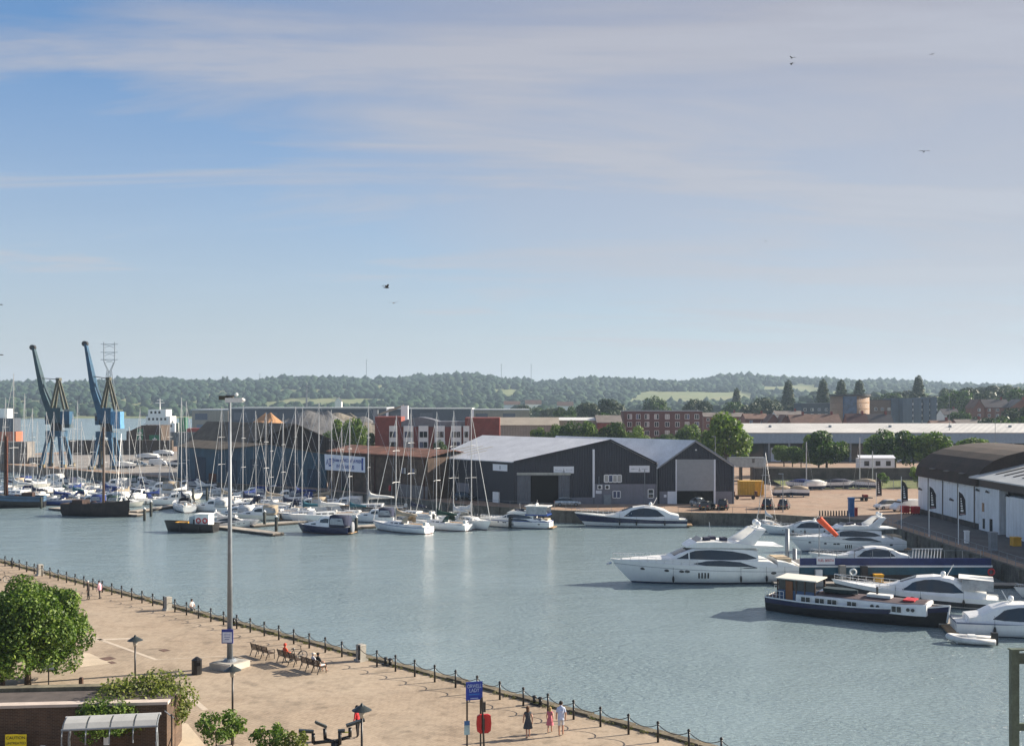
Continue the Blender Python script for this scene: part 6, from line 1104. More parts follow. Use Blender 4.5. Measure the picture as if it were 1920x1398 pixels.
for k in range(9): MB().cyl((k*2.2, 0, 0), (k*2.2, 0, 1.0), .03, n=5).build('post', GALV, t)
MB().cyl((0, 0, 1.0), (17.6, 0, 1.0), .025, n=5).build('rail', GALV, t)
t = thing('yard_fence', 'low railing along the straight quay edge before the shuttered shed', 'railing', (10, 178.5, 2.0), math.atan2(-5, 32))
for k in range(15): MB().cyl((k*2.2, 0, 0), (k*2.2, 0, 1.0), .03, n=5).build('post', GALV, t)
MB().cyl((0, 0, 1.0), (30.8, 0, 1.0), .025, n=5).build('rail', GALV, t)
# ------------------------------------------------------------------ trees and bushes of the middle distance
mid = [(1362, 860, 255, 6.6, 1.1, 'l0', 'big bright green tree right of the shuttered shed'), (1550, 885, 262, 5.2, 1.0, 'd0', 'dark round tree left of the white huts'), (1678, 885, 262, 5.6, 1.0, 'd1', 'dark broad tree right of the white huts'), (1747, 886, 258, 5.0, 1.05, 'm0', 'mid green tree left of the barrel roof'), (1655, 880, 268, 4.6, 1.15, 'l1', 'lighter tree between the two dark trees'), (1822, 860, 262, 5.0, .9, 'l2', 'light green tree above the barrel roof'), (1535, 884, 266, 4.2, 1.2, 'l3', 'light tree half behind the dark round tree'), (1860, 862, 270, 4.6, .8, 'm1', 'mid green tree right above the barrel roof'),
  (1040, 815, 330, 4.2, .9, 'm2', 'bush left in the hedge behind the long dark shed'), (1068, 816, 325, 4.5, .9, 'd2', 'dark bush in the hedge behind the long dark shed'), (1098, 816, 322, 4.4, .9, 'm3', 'mid green bush in the hedge behind the long dark shed'), (1150, 817, 320, 4.6, .9, 'd3', 'bush left of the long red brick flats'), (1182, 818, 318, 4.2, .9, 'l4', 'light bush before the long red brick flats'), (1010, 816, 330, 3.6, .9, 'm4', 'small bush right of the tan shed'), (1215, 818, 320, 3.8, .7, 'l0', 'light bush under the windows of the red brick flats'), (1250, 818, 320, 4.0, .75, 'd1', 'dark bush under the windows of the red brick flats'), (1290, 816, 330, 4.2, .9, 'm0', 'bush right under the red brick flats'), (1125, 800, 420, 6.0, 1.1, 'd0', 'dark round tree behind the white roofed shed'),
  (645, 830, 330, 4.0, 1.1, 'l1', 'bright bush left of the red brick apartments'), (668, 832, 325, 3.6, 1.2, 'm1', 'bush close to the red brick apartments'), (620, 830, 340, 3.0, 1., 'm2', 'small bush below the gravel heaps'), (690, 830, 335, 2.6, 1.1, 'l2', 'small light bush at the corner of the red brick apartments'), (825, 832, 322, 2.2, 1., 'd2', 'dark bush before the white bays of the apartments'),
  (1486, 868, 300, 2.6, 1., 'm3', 'round clipped bush left before the wide warehouse'), (1502, 868, 298, 2.4, 1., 'd3', 'second clipped bush before the wide warehouse'), (1470, 868, 302, 3.0, 1., 'l3', 'light bush before the wide warehouse windows'), (1720, 914, 226, 1.6, 1.3, 'l4', 'bright shrub on the grass bank before the barrel roof'), (1655, 914, 228, 1.3, 1., 'l0', 'small bright shrub on the grass bank behind the first flag')]
for (u, v, D, r, zs, kd, lb) in mid:
    if 600 < u < 1300 and D < 345: zs *= 1.42
    z0 = 2.0 if D < 300 else max(2.0, gh(XD(u, D), D)); ptree('bush' if 'bush' in lb or 'shrub' in lb else 'broadleaf_tree', lb, kd, (XD(u, D), D, z0 if D > 238 else 2.3), r, zs, None, rnd.random()*6, 'bush' if 'bush' in lb or 'shrub' in lb else 'tree')
far_t = [(1670, 735, 660, 10), (1700, 728, 680, 11), (1740, 732, 690, 11), (1790, 728, 590, 11), (1830, 724, 600, 12), (1870, 728, 610, 11), (1905, 726, 560, 11), (1650, 742, 650, 9), (1860, 782, 380, 7), (1900, 775, 370, 8), (1835, 775, 440, 6), (1915, 760, 420, 8), (1800, 770, 460, 7), (1440, 742, 640, 9), (1490, 748, 620, 7), (1380, 750, 620, 9), (1410, 752, 600, 7), (1310, 745, 640, 9), (1230, 742, 680, 9), (1100, 752, 600, 8), (1140, 745, 610, 10), (1060, 758, 560, 6)]
g2 = random.Random(3)
for k in range(70):
    D = g2.uniform(470, 900); u = g2.choice((g2.uniform(1000, 1640), g2.uniform(1770, 1990), g2.uniform(730, 1100) if D > 720 else g2.uniform(1780, 1960)))
    if D < 640 and u < 1770: D += 200
    far_t.append((u, HV-(gh(XD(u, D), D)+g2.uniform(9, 15)-HC)*F/D, D, g2.uniform(4.5, 8)))
for i, (u, vt, D, r) in enumerate(far_t):
    zt = ZD(vt, D); zg = gh(XD(u, D), D); k = max(.7, (zt-zg)/(2.2*r)); ptree('far_tree', 'tree in the belt of dark trees beyond the roofs', 'f%d' % (i % 4) if i % 3 else 'd%d' % (i % 4), (XD(u, D), D, zg), r, k, 'trees beyond the roofs', i*1.3)
# Lombardy poplars: narrow crowns
pv, pf = leaf_np(3500, [(0, 0, .16+.76*k/9, .10*(1-abs(k/9-.42)*.9), 1.5) for k in range(10)], .035, 77); pme = pymesh('crown', pv, pf, LEAF_FAR).data; ptm = MB().cyl((0, 0, -.02), (0, 0, .5), .014, .006, 6).mesh('trunk'); ptm.materials.append(BARK)
for o in list(bpy.data.objects):
    if o.data == pme: bpy.data.objects.remove(o)
for (u, vt, D, lb) in ((1478, 712, 700, 'poplar left of the row of four poplars'), (1543, 710, 690, 'widest poplar left of the round tower'), (1577, 711, 680, 'poplar just behind the left side of the round tower'), (1611, 711, 690, 'poplar just behind the right side of the round tower'), (1722, 703, 680, 'lone poplar behind the blue tower flats'), (1381, 727, 800, 'small poplar left of the others'), (418, 705, 2400, 'left of two tiny poplars on the skyline'), (426, 705, 2410, 'right of two tiny poplars on the skyline')):
    x = XD(u, D); z0 = gh(x, D); h = ZD(vt, D)-z0; t = thing('poplar_tree', lb, 'tree', (x, D, z0))
    for nm, d_ in (('trunk', ptm), ('crown', pme)): o = bpy.data.objects.new(nm, d_); COL.objects.link(o); o.parent = t; o.scale = (h*1.5, h*1.5, h)
# ------------------------------------------------------------------ the near promenade
def post_line(): 
    proto_ = thing('chain_post', 'black iron post of the chain fence along the promenade edge', 'bollard', (0, 0, 0), 0, 'chain posts along the promenade edge')
    MB().cyl((0, 0, 0), (0, 0, 1.0), .065, .055, 10).build('shaft', BLACK, proto_, True); MB().cyl((0, 0, 1.0), (0, 0, 1.06), .09, .09, 10).ell((0, 0, 1.08), .075, .075, .05, 10, 6).build('cap', BLACK, proto_, True)
    d = -QED*1.96; pts = [Vector((d.x*f, d.y*f, .95-.30*(1-(2*f-1)**2))) for f in [i/9 for i in range(10)]]; MB().tube(pts, .022, 5).build('chain', BLACK, proto_)
    return proto_
pr = post_line(); kids = list(pr.children); first = True
for k in range(-12, 56):
    q = qe(k*1.96, 1.35)
    if first: pr.location = q; first = False; continue
    c = pr.copy(); COL.objects.link(c); c.location = q
    for ch in kids: d_ = ch.copy(); COL.objects.link(d_); d_.parent = c
for i, (u, v) in enumerate(((75, 1078), (315, 1143), (677, 1238))):
    p = P(u, v, 2.0); t = thing('stone_pillar', ['stone pillar on the promenade edge at the far left', 'stone pillar on the promenade edge between the couple and the angler', 'stone pillar on the promenade edge right of the benches'][i], 'pillar', (p.x, p.y, 2.0), rad(-44)); MB().box(-.25, .25, -.25, .25, .14, 1.05).build('shaft', CONC, t); MB().box(-.36, .36, -.36, .36, 0, .14).build('base', CONC, t); MB().loft([[(-.27*k, -.27*k, z), (.27*k, -.27*k, z), (.27*k, .27*k, z), (-.27*k, .27*k, z)] for k, z in ((1, 1.05), (1, 1.1), (.7, 1.16))]).build('cap', CONC, t)
for i, (s_, lb) in enumerate(((.5+10.8, 'iron mooring bollard on the edge right of the sign'), (25.2, 'iron mooring bollard on the edge near the third bench'), (44.5, 'iron mooring bollard on the edge behind the tall light mast'), (90., 'iron mooring bollard on the edge at the far left'))):
    q = qe(s_, .62); t = thing('mooring_bollard', lb, 'bollard', (q.x, q.y, 2.0), rad(-44)); MB().box(-.42, .42, -.2, .2, 0, .09).build('base', BLACK, t)
    for x in (-.24, .24): MB().cyl((x, 0, .08), (x, 0, .42), .11, .10, 12).ell((x, 0, .45), .16, .16, .09, 12, 6).build('horn', BLACK, t, True)
# tall light mast
p = P(431, 1251, 2.0); t = thing('light_mast', 'tall grey floodlight mast on a square concrete plinth', 'light mast', (p.x, p.y, 2.0), rad(-28)); MB().prism([(-.95, -.95), (.95, -.95), (.95, .95), (-.95, .95)], 0, .42).build('plinth', mat('pale_plinth', (.50, .46, .40), .9, var=.1, streak=.2), t); MB().prism([(-.85, -.85), (.85, -.85), (.85, .85), (-.85, .85)], .42, .46).build('plinth_top', CONC, t)
ht = ZD(745, p.y)-2; MB().cyl((0, 0, .46), (0, 0, .62), .5, .34, 16).build('base_flange', GALV, t); MB().cyl((0, 0, .6), (0, 0, ht), .20, .085, 16).build('shaft', GALV, t, True)
h_ = thing('x', '', ''); bpy.data.objects.remove(h_)
MB().cbox((-.5, .2, ht-.02), (.95, .4, .28), rad(28)).build('lamp_head', mat('dark_lamp_body', (.05, .045, .03), .5), t); MB().cbox((.75, -.38, ht-.18), (1.15, .42, .3), rad(-28+56)).ell((1.2, -.15, ht-.18), .25, .22, .15).build('lamp_head', mat('lamp_aluminium', (.72, .72, .70), .35, .3), t); MB().cyl((-.6, .3, ht+.1), (.6, -.3, ht+.1), .06, n=8).build('cross_bar', DKGREY, t); MB().ell((.5, .1, ht+.2), .12, .12, .12).build('sensor', WPAINT, t)
s_ = MB().cbox((.06, -.30, 2.2), (.78, .06, .95), rad(28)).build('notice_board', mat('blue_notice', (.03, .05, .28), .5), t); MB().cbox((.075, -.335, 2.14), (.64, .03, .70), rad(28)).build('notice_sheet', mat('white_notice', (.66, .70, .80), .5), s_); 
for k in range(3): MB().cbox((.08, -.354, 2.32-k*.16), (.46-.08*k, .01, .035), rad(28)).build('printed_line', mat('notice_blue_print', (.08, .12, .4), .6), s_)
# park lamps with conical hoods
for i, (x, y) in enumerate(((-22.4, 63.4), (-14.75, 56.3), (-6.9, 49.0))):
    t = thing('park_lamp', ['hooded promenade lamp left, above the leafy shrub', 'hooded promenade lamp in the middle, before the light mast', 'hooded promenade lamp right, by the fitness station'][i], 'street lamp', (x, y, 2.0), 0, 'hooded lamps on the promenade'); MB().cyl((0, 0, 0), (0, 0, .9), .09, .075, 10).cyl((0, 0, .9), (0, 0, 3.55), .055, .05, 10).build('post', BLACK, t, True)
    MB().cyl((0, 0, 3.55), (0, 0, 3.92), .10, .16, 12).build('lantern', mat('lantern_glass', (.45, .42, .36), .3), t, True); MB().cyl((0, 0, 3.90), (0, 0, 4.10), .46, .14, 20).cyl((0, 0, 4.10), (0, 0, 4.22), .10, .04, 10).build('hood', mat('dark_green_grey_hood', (.035, .045, .045), .35, .3), t, False)
# litter bin, small posts
p = P(369, 1263, 2.0); t = thing('litter_bin', 'black octagonal litter bin left of the light mast', 'litter bin', (p.x, p.y, 2.0), rad(20)); MB().cyl((0, 0, 0), (0, 0, .95), .33, .33, 8).build('body', BLACK, t); MB().cyl((0, 0, .95), (0, 0, 1.15), .36, .08, 8).build('lid', BLACK, t); MB().box(-.2, .2, -.335, -.30, .62, .84).build('slot', DARKIN, t)
for i, (u, v, h, lb) in enumerate(((152, 1282, .45, 'short brown timber bollard right of the big tree'), (5, 1292, 1.3, 'dark timber post at the left edge under the big tree'))):
    p = P(u, v, 2.0); tag(MB().loft([[(-.11*k, -.11*k, z), (.11*k, -.11*k, z), (.11*k, .11*k, z), (-.11*k, .11*k, z)] for k, z in ((1, 0), (1, h-.06), (.7, h))]).build('timber_bollard', BROWNW, loc=(p.x, p.y, 2.0)), lb, 'bollard')
# benches
SLAT = mat('brown_bench_slats', (.085, .055, .035), .7, var=.2, s=4)
def bench(label, p):
    t = thing('park_bench', label, 'bench', p, math.atan2(-QED.y, -QED.x), 'benches facing the dock'); Lb = 2.1       # local +y faces the water
    for k in range(5): MB().box(-Lb/2, Lb/2, -.05+k*.10, .03+k*.10, .43, .46).build('seat_slat', SLAT, t)
    for k in range(4): MB().slab([(-Lb/2, -.12-k*.035, .52+k*.105), (Lb/2, -.12-k*.035, .52+k*.105), (Lb/2, -.145-k*.035, .60+k*.105), (-Lb/2, -.145-k*.035, .60+k*.105)], (0, .03, 0)).build('back_slat', SLAT, t)
    for x in (-1.0, -.34, .34, 1.0): MB().tube([(x, -.30, 0), (x, -.12, .43), (x, -.26, .96)], .03, 6).tube([(x, .42, 0), (x, .40, .42), (x, -.1, .42)], .028, 6).build('leg', BLACK, t)
    for x in (-1.02, 1.02): MB().tube([(x, -.18, .68), (x, .40, .68), (x, .42, .42)], .026, 6).build('armrest', BLACK, t)
    return t
BEN = [(P(490, 1232, 2.0), 'empty bench left, nearest the light mast'), (P(541, 1244.5, 2.0), 'middle bench with the orange-clad person'), (P(585, 1258, 2.0), 'right-hand bench with two people sitting')]
for p, lb in BEN: bench(lb, p)
def bicycle(label, p, rz, frame):
    t = thing('bicycle', label, 'bicycle', p, rz); 
    for x in (-.52, .52): wq = ring(MB(), (x, 0, .34), .32, .03, 22).build('wheel', RUBBER, t); m = MB(); [m.cyl((x, 0, .34), (x+.31*math.cos(k*.785), 0, .34+.31*math.sin(k*.785)), .006, n=3) for k in range(8)]; m.cyl((x, -.05, .34), (x, .05, .34), .035, n=8); m.build('spokes', STEEL, wq); ring(MB(), (x, 0, .34), .29, .016, 22).build('rim', WPAINT, wq)
    m = MB(); a, b_, c, d = (-.52, 0, .34), (-.05, 0, .30), (-.2, 0, .82), (.36, 0, .80); [m.cyl(*q, .022, n=6) for q in ((a, b_), (b_, c), (a, c), (c, d), (b_, (.38, 0, .72)), (d, (.52, 0, .34)), (d, (.33, 0, 1.0)))]; m.build('frame', frame, t)
    MB().tube([(.22, -.3, 1.05), (.34, -.12, 1.02), (.34, .12, 1.02), (.22, .3, 1.05)], .018, 6).build('handlebar', BLACK, t); MB().ell((-.24, 0, .90), .15, .08, .045).cyl((-.2, 0, .8), (-.22, 0, .9), .016, n=6).build('saddle', BLACK, t); MB().cyl((-.05, -.06, .30), (-.05, .06, .30), .09, n=12).cyl((-.05, -.1, .3), (.08, -.1, .2), .012, n=5).build('crank', DKGREY, t)
p = P(549, 1240, 2.0); bicycle('bicycle leaning by the middle bench', (p.x+.2, p.y+.2, 2.0), rad(38), BLACK)
p = P(2, 1092, 2.0); bicycle('bicycle parked at the far left end of the promenade', (p.x, p.y, 2.0), rad(30), BLACK)
# signs by the water bus stop
ys_ = 54.0; t = thing('boat_trip_sign', 'blue boat trip sign on two dark posts', 'sign', (XD(889, ys_), ys_, 2.0), rad(14)); zb, zt = ZD(1311, ys_)-2, ZD(1277, ys_)-2; MB().cyl((-.36, .03, 0), (-.36, .03, zt-.05), .045, n=8).build('post', BLACK, t); MB().cyl((.34, .03, 0), (.34, .03, zt-.05), .045, n=8).build('post', BLACK, t)
b_ = MB().box(-.43, .43, -.03, 0, zb, zt).build('board', mat('royal_blue_sign', (.012, .05, .36), .4, var=.06), t); LB = mat('pale_blue_lettering', (.45, .60, .85), .6); lettering('ORWELL', .26, LB, b_, (0, -.04, zt-.22), ext=.004, sx=.72); lettering('LADY', .26, LB, b_, (0, -.04, zt-.44), ext=.004, sx=.8); MB().box(-.27, .27, -.036, -.031, zt-.67, zt-.60).build('printed_line', mat('mid_blue_print', (.03, .16, .55), .6), b_); MB().box(-.2, .2, -.036, -.031, zb+.07, zb+.10).build('underline', LB, b_)
q = MB().box(-.52, -.24, -.06, -.03, ZD(1375, ys_)-2, ZD(1349, ys_)-2).build('notice', mat('pale_aqua_notice', (.35, .55, .60), .5), t); MB().box(-.52, -.24, -.066, -.06, ZD(1357, ys_)-2, ZD(1349, ys_)-2).build('notice_header', mat('notice_blue', (.04, .16, .40), .5), q)
yl = 53.4; t = thing('lifebuoy_station', 'red lifebuoy housing on a dark post beside the blue sign', 'lifebuoy', (XD(908, yl), yl, 2.0), rad(12)); zc = ZD(1357, yl)-2; MB().cyl((.02, 0, 0), (-.12, 0, zc+1.35), .05, n=8).build('post', BLACK, t); MB().loft([[(x*k, y, zc+z*k2) for x, z in ((-.34, -.36), (-.38, 0), (-.34, .40), (-.2, .47), (.2, .47), (.34, .40), (.38, 0), (.34, -.36), (.2, -.47), (-.2, -.47))] for y, k, k2 in ((.05, 1, 1), (.2, 1, 1), (.28, .88, .9))]).build('housing', REDP, t); MB().box(-.12, .02, -.02, .04, zc-.3, zc+.3).build('backplate', DKGREY, t); MB().cbox((-.02, .05, zc+.85), (.2, .05, .5), 0).build('rescue_pole_clip', DKGREY, t)
# outdoor fitness station
yf = 53.6; t = thing('fitness_station', 'black outdoor fitness machine with padded arms at the bottom of the view', 'exercise machine', (XD(628, yf), yf, 2.0), rad(10)); zf = lambda v: ZD(v, yf)-2; xf = lambda u: XD(u, yf)-XD(628, yf)
MB().cyl((0, 0, 0), (0, 0, zf(1390)), .22, .2, 12).build('column', BLACK, t, True); m = MB(); m.tube([(xf(588), 0, zf(1372)), (xf(588), 0, zf(1390)), (xf(615), 0, zf(1388)), (0, 0, zf(1390))], .09, 8).tube([(xf(609), .2, zf(1366)), (xf(610), .15, zf(1386)), (0, 0, zf(1390))], .09, 8).tube([(xf(637), -.1, zf(1372)), (xf(637), -.1, zf(1394)), (0, 0, zf(1392))], .09, 8).tube([(xf(656), .1, zf(1366)), (xf(656), .1, zf(1383)), (xf(640), .05, zf(1386)), (0, 0, zf(1390))], .09, 8); m.build('arms', BLACK, t, True)
for (u, v, w_, rz_, ti) in ((602, 1357, .62, .2, .5), (575, 1368, .75, 0, .12), (666, 1357, .95, .1, -.25), (640, 1371, .35, 0, 0)): MB().cbox((xf(u), .1, zf(v)), (w_, .28, .12), rz_, ti).build('pad', mat('grey_green_pad', (.035, .045, .045), .45, var=.15), t)
MB().cbox((xf(647), 0, zf(1373)), (.3, .05, .05)).build('handle', mat('lime_grip', (.55, .6, .08), .5), t)
# low brick building, yellow sign, shelter
yw = 53.6; zt = ZD(1315, yw)-2; t = thing('brick_store', 'low dark brick store with flat roof at the bottom left', 'building', (XD(313, yw), yw, 2.0), rad(5)); DBR = brickmat('dark_brown_brick', (.13, .072, .042), (.085, .048, .03), (.19, .15, .11), mott=.4); MB().box(-16, 0, 0, 3.4, 0, zt-.12).build('wall', DBR, t); MB().box(-16.1, .06, -.08, .5, zt-.12, zt+.02).build('coping', mat('pale_coping', (.52, .44, .38), .9, var=.1), t); MB().box(-16.1, .06, 2.95, 3.5, zt-.12, zt+.1).build('coping', mat('mossy_coping', (.17, .15, .10), .9, var=.3, s=1.5), t); MB().box(-16, .0, .5, 2.95, zt-.3, zt-.1).build('roof', mat('dark_roof_felt', (.085, .07, .062), .95, var=.2), t)
ysg = mat('yellow_sign_board', (.80, .62, .01), .5, var=.05); rz_ = rad(5); q = Vector((XD(44, 53), 52.2, 2.0)); tsg = thing('caution_sign', 'yellow caution sign on the dark brick wall', 'sign', (q.x, q.y+.0, 2.0), rz_); zc = ZD(1376, 52.2)-2; MB().box(-.5, .5, -.03, 0, zc-1.1, zc).build('board', ysg, tsg)
for k, tx in enumerate(('CAUTION', 'UNTREATED', 'SURFACE')): lettering(tx, .2 if k == 0 else .165, BLACK, tsg, (0, -.04, zc-.16-k*.26), ext=.003)
tag(MB().box(-.13, .13, -.02, 0, -.2, .2).build('wall_notice', WSIGN, loc=(XD(203, 52.9), 52.65, ZD(1385, 52.9)), rz=rz_), 'small white notice on the brick wall inside the shelter', 'notice'); tag(MB().box(-.12, .12, -.02, 0, -.15, .15).build('wall_notice', WSIGN, loc=(XD(88, 52.2), 51.75, ZD(1397, 52.2)), rz=rz_), 'small white notice at the bottom edge right of the yellow sign', 'notice')
ysh = 51.2; t = thing('cycle_shelter', 'curved glass-roofed cycle shelter before the brick wall', 'shelter', (XD(210, ysh), ysh, 2.0), rad(9)); zt = ZD(1347, ysh)-2; Wd = 4.3; m = MB()
arc = [(-.62, zt-1.0), (-.6, zt-.55), (-.48, zt-.3), (-.25, zt-.1), (.05, zt), (.35, zt+.05)]
for k in range(5):
    x = -Wd/2+Wd*k/4; MB().tube([(x, y, z) for y, z in arc], .035, 6).build('roof_rib', GALV, t)
    if k < 4: MB().loft([[(x+.04, y, z+.045), (x+Wd/4-.04, y, z+.045), (x+Wd/4-.04, y, z+.055), (x+.04, y, z+.055)] for y, z in arc[2:]]).build('roof_pane', mat('frosted_roof_panel', (.42, .42, .40), .3, var=.06), t)
for x in (-Wd/2, Wd/2): MB().tube([(x, -.62, zt-1.0), (x+.12, -.5, 0)], .06, 8).build('leg', GALV, t); MB().tube([(x+.2*(1 if x < 0 else -1), .35, zt+.02), (x+.12*(1 if x < 0 else -1), .3, zt-1.0), (x+.1*(1 if x < 0 else -1), .4, 0)], .06, 8).build('leg', GALV, t)
MB().cyl((-Wd/2-.05, .37, zt+.06), (Wd/2+.05, .37, zt+.06), .05, n=8).build('ridge_tube', WPAINT, t); MB().cyl((-Wd/2-.05, -.48, zt-.3), (Wd/2+.05, -.48, zt-.3), .05, n=8).build('eave_tube', GALV, t)
p = Vector((XD(322, 52.5), 52.5, 2.0)); t = thing('sapling_stake', 'dark tree stake and thin post right of the shelter', 'post', p); MB().cyl((0, 0, 0), (0, 0, ZD(1338, 52.5)-2), .04, n=8).build('post', BLACK, t); MB().cyl((-.35, 0, ZD(1332, 52.5)-2), (.1, 0, ZD(1345, 52.5)-2), .03, n=6).build('bracket', GALV, t); MB().cyl((0, 0, 1.6), (-.6, .2, 0), .025, n=6).build('brace', BLACK, t)
# the green steel frame at the lower right
yg = 44.; t = thing('green_steel_frame', 'tall green steel gantry frame at the lower right corner', 'frame', (XD(1897, yg)+.12, yg, 2.0)); GRS = mat('worn_green_steel', (.09, .12, .085), .6, var=.3, s=1, streak=.4); zt = ZD(1218, yg)-2; MB().box(-.18, .14, -.12, .12, 0, zt).build('upright', GRS, t); MB().box(.14, 3, -.1, .1, zt-.55, zt-.14).build('beam', GRS, t); MB().box(-.22, 3, -.16, .16, zt, zt+.06).build('top_plate', GRS, t); MB().box(.14, 3, -.08, .08, ZD(1368, yg)-2, ZD(1355, yg)-2).build('rail', GRS, t); MB().box(2.7, 3.0, -.12, .12, 0, zt-.56).build('upright', GRS, t)
for u in (1766, 1790):
    q = qe(-17.0 if u == 1766 else -17.6, -.25); MB
t = thing('quay_ladder', 'green steel ladder hoops at the quay edge by the bottom right', 'ladder', qe(-16.6, -.2), rad(-44)); [MB().tube([(x, 0, -3.0), (x, 0, .75), (x, -.35, .8), (x, -.4, 0)], .03, 6).build('stile', GRS, t) for x in (-.25, .25)]; [MB().cyl((-.25, 0, -2.8+k*.35), (.25, 0, -2.8+k*.35), .02, n=6).build('rung', GRS, t) for k in range(9)]
p = P(95, 1290, 2.0); t = thing('information_sign', 'pair of small blue information boards under the big tree', 'sign', (p.x, p.y-.3, 2.0)); MB().cyl((0, 0, 0), (0, 0, 1.5), .04, n=8).build('post', BLACK, t); [MB().cbox((x, -.05, 1.5), (.3, .03, .46), .15).build('board', mat('pale_blue_board', (.36, .44, .58), .5), t) for x in (-.2, .2)]
# ------------------------------------------------------------------ near trees and shrubs
p = P(52, 1287, 2.0); tree('round_tree', 'big dense round-headed tree at the left edge of the promenade', (p.x, p.y, 2.0), 3.75, 3.6, 3.4, 1.8, .24, 44000, .20, LEAF_MID, 21, 90, rmin=.20, rmax=.30)
tree('leafy_shrub', 'sprawling yellow-green shrub over the brick store', (XD(262, 55.4), 55.9, 2.0), 2.7, 1.35, 2.35, 1.5, .08, 7600, .17, LEAF_YG, 31, 30, cat='shrub', rmin=.18, rmax=.36)
tree('ivy_shrub', 'darker leafy climber hanging over the wall left of the shrub', (XD(196, 53.2), 53.0, 2.0), 1.6, 1.0, 2.2, 1.2, .06, 3800, .14, LEAF_MID, 32, 20, cat='shrub', rmin=.2, rmax=.4)
for (u, vt, D, r, n_, lm, lb, sd) in ((405, 1316, 52.5, 1.15, 1500, LEAF_MID, 'young tree with sparse leaves left of the fitness station', 41), (436, 1318, 53.5, .8, 800, LEAF_MID, 'slim young tree before the middle promenade lamp', 42), (505, 1342, 51.5, 1.0, 1200, LEAF_MID, 'young tree with sparse dark leaves left beside the fitness station', 43), (553, 1352, 51.0, .75, 800, LEAF_YG, 'small yellow-green sapling touching the fitness station', 44)):
    h = ZD(vt, D)-2; tree('young_tree', lb, (XD(u, D), D, 2.0), r, (h-1.2)*.5, h*.62, h*.55, .05, n_, .15, lm, sd, 22, rmin=.16, rmax=.3)
# weeds along the coping
g = np.random.default_rng(8); cl = []
for k in range(420):
    s_ = -20+135*g.random(); q = qe(s_, .5+.25*g.random(), 2.03); cl.append((q.x, q.y, 2.05, .07+.1*g.random(), .8))
v_, f_ = leaf_np(9000, cl, .12, 9, .3, .6); struct(pymesh('edge_weeds', v_, f_, leafmat('dry_weeds', ((.06, .08, .02), (.14, .14, .04), (.24, .20, .08)))), 'stuff', 'weeds and grass tufts along the quay coping')
# ------------------------------------------------------------------ people: skinned skeletons evaluated once, then coloured by body region
SKINM = mat('skin', (.50, .27, .18), .55, var=.06); SKIN2 = mat('tanned_skin', (.36, .18, .11), .55, var=.06)
def skel(pose, h, ph=0.):
    J = {}; R_ = {}; k = h/1.75
    def a(n, p, r): J[n] = Vector(p)*k; R_[n] = r*k
    pz = .95 if pose != 'sit' else .52
    lean = .05 if pose != 'sit' else -.06
    a('pel', (0, 0, pz), .135); a('spi', (0, lean*.4, pz+.2), .12); a('che', (0, lean*.8, pz+.4), .14); a('nec', (0, lean, pz+.55), .055); a('hdb', (0, lean+.02, pz+.62), .07); a('hed', (0, lean+.035, pz+.71), .098); a('top', (0, lean+.02, pz+.80), .06)
    for s, sd in ((-1, 'l'), (1, 'r')):
        sw = ph*s
        a('sh'+sd, (s*.17, lean*.8, pz+.47), .07)
        if pose == 'sit': a('el'+sd, (s*.23, .06, pz+.2), .045); a('wr'+sd, (s*.13, .28, pz+.16), .032); a('ha'+sd, (s*.10, .36, pz+.16), .036)
        elif pose == 'point' and s > 0: a('el'+sd, (.30, .12, pz+.62), .045); a('wr'+sd, (.28, .2, pz+.86), .032); a('ha'+sd, (.27, .22, pz+.95), .036)
        else: a('el'+sd, (s*.235, -.28*sw+.0, pz+.2), .046); a('wr'+sd, (s*.235, -.45*sw+.06, pz-.04), .033); a('ha'+sd, (s*.225, -.5*sw+.08, pz-.13), .037)
        a('hi'+sd, (s*.09, 0, pz-.04), .098)
        if pose == 'sit': a('kn'+sd, (s*.11, .43, .50), .062); a('an'+sd, (s*.11, .45+.12*sw, .09), .042); a('to'+sd, (s*.12, .62+.12*sw, .04), .036)
        else: a('kn'+sd, (s*.10, .30*sw+.02, .50), .062); a('an'+sd, (s*.10, .42*sw-.06*abs(sw)*2, .09+.05*max(0, -sw)), .042); a('to'+sd, (s*.11, .42*sw+.13, .04+.02*max(0, -sw)), .034)
    E = [('pel', 'spi', 't'), ('spi', 'che', 't'), ('che', 'nec', 't'), ('nec', 'hdb', 's'), ('hdb', 'hed', 's'), ('hed', 'top', 'h')]
    for sd in 'lr': E += [('che', 'sh'+sd, 't'), ('sh'+sd, 'el'+sd, 'a'), ('el'+sd, 'wr'+sd, 'f'), ('wr'+sd, 'ha'+sd, 's'), ('pel', 'hi'+sd, 'b'), ('hi'+sd, 'kn'+sd, 'b'), ('kn'+sd, 'an'+sd, 'c'), ('an'+sd, 'to'+sd, 'o')]
    return J, R_, E
PEOPLE = []
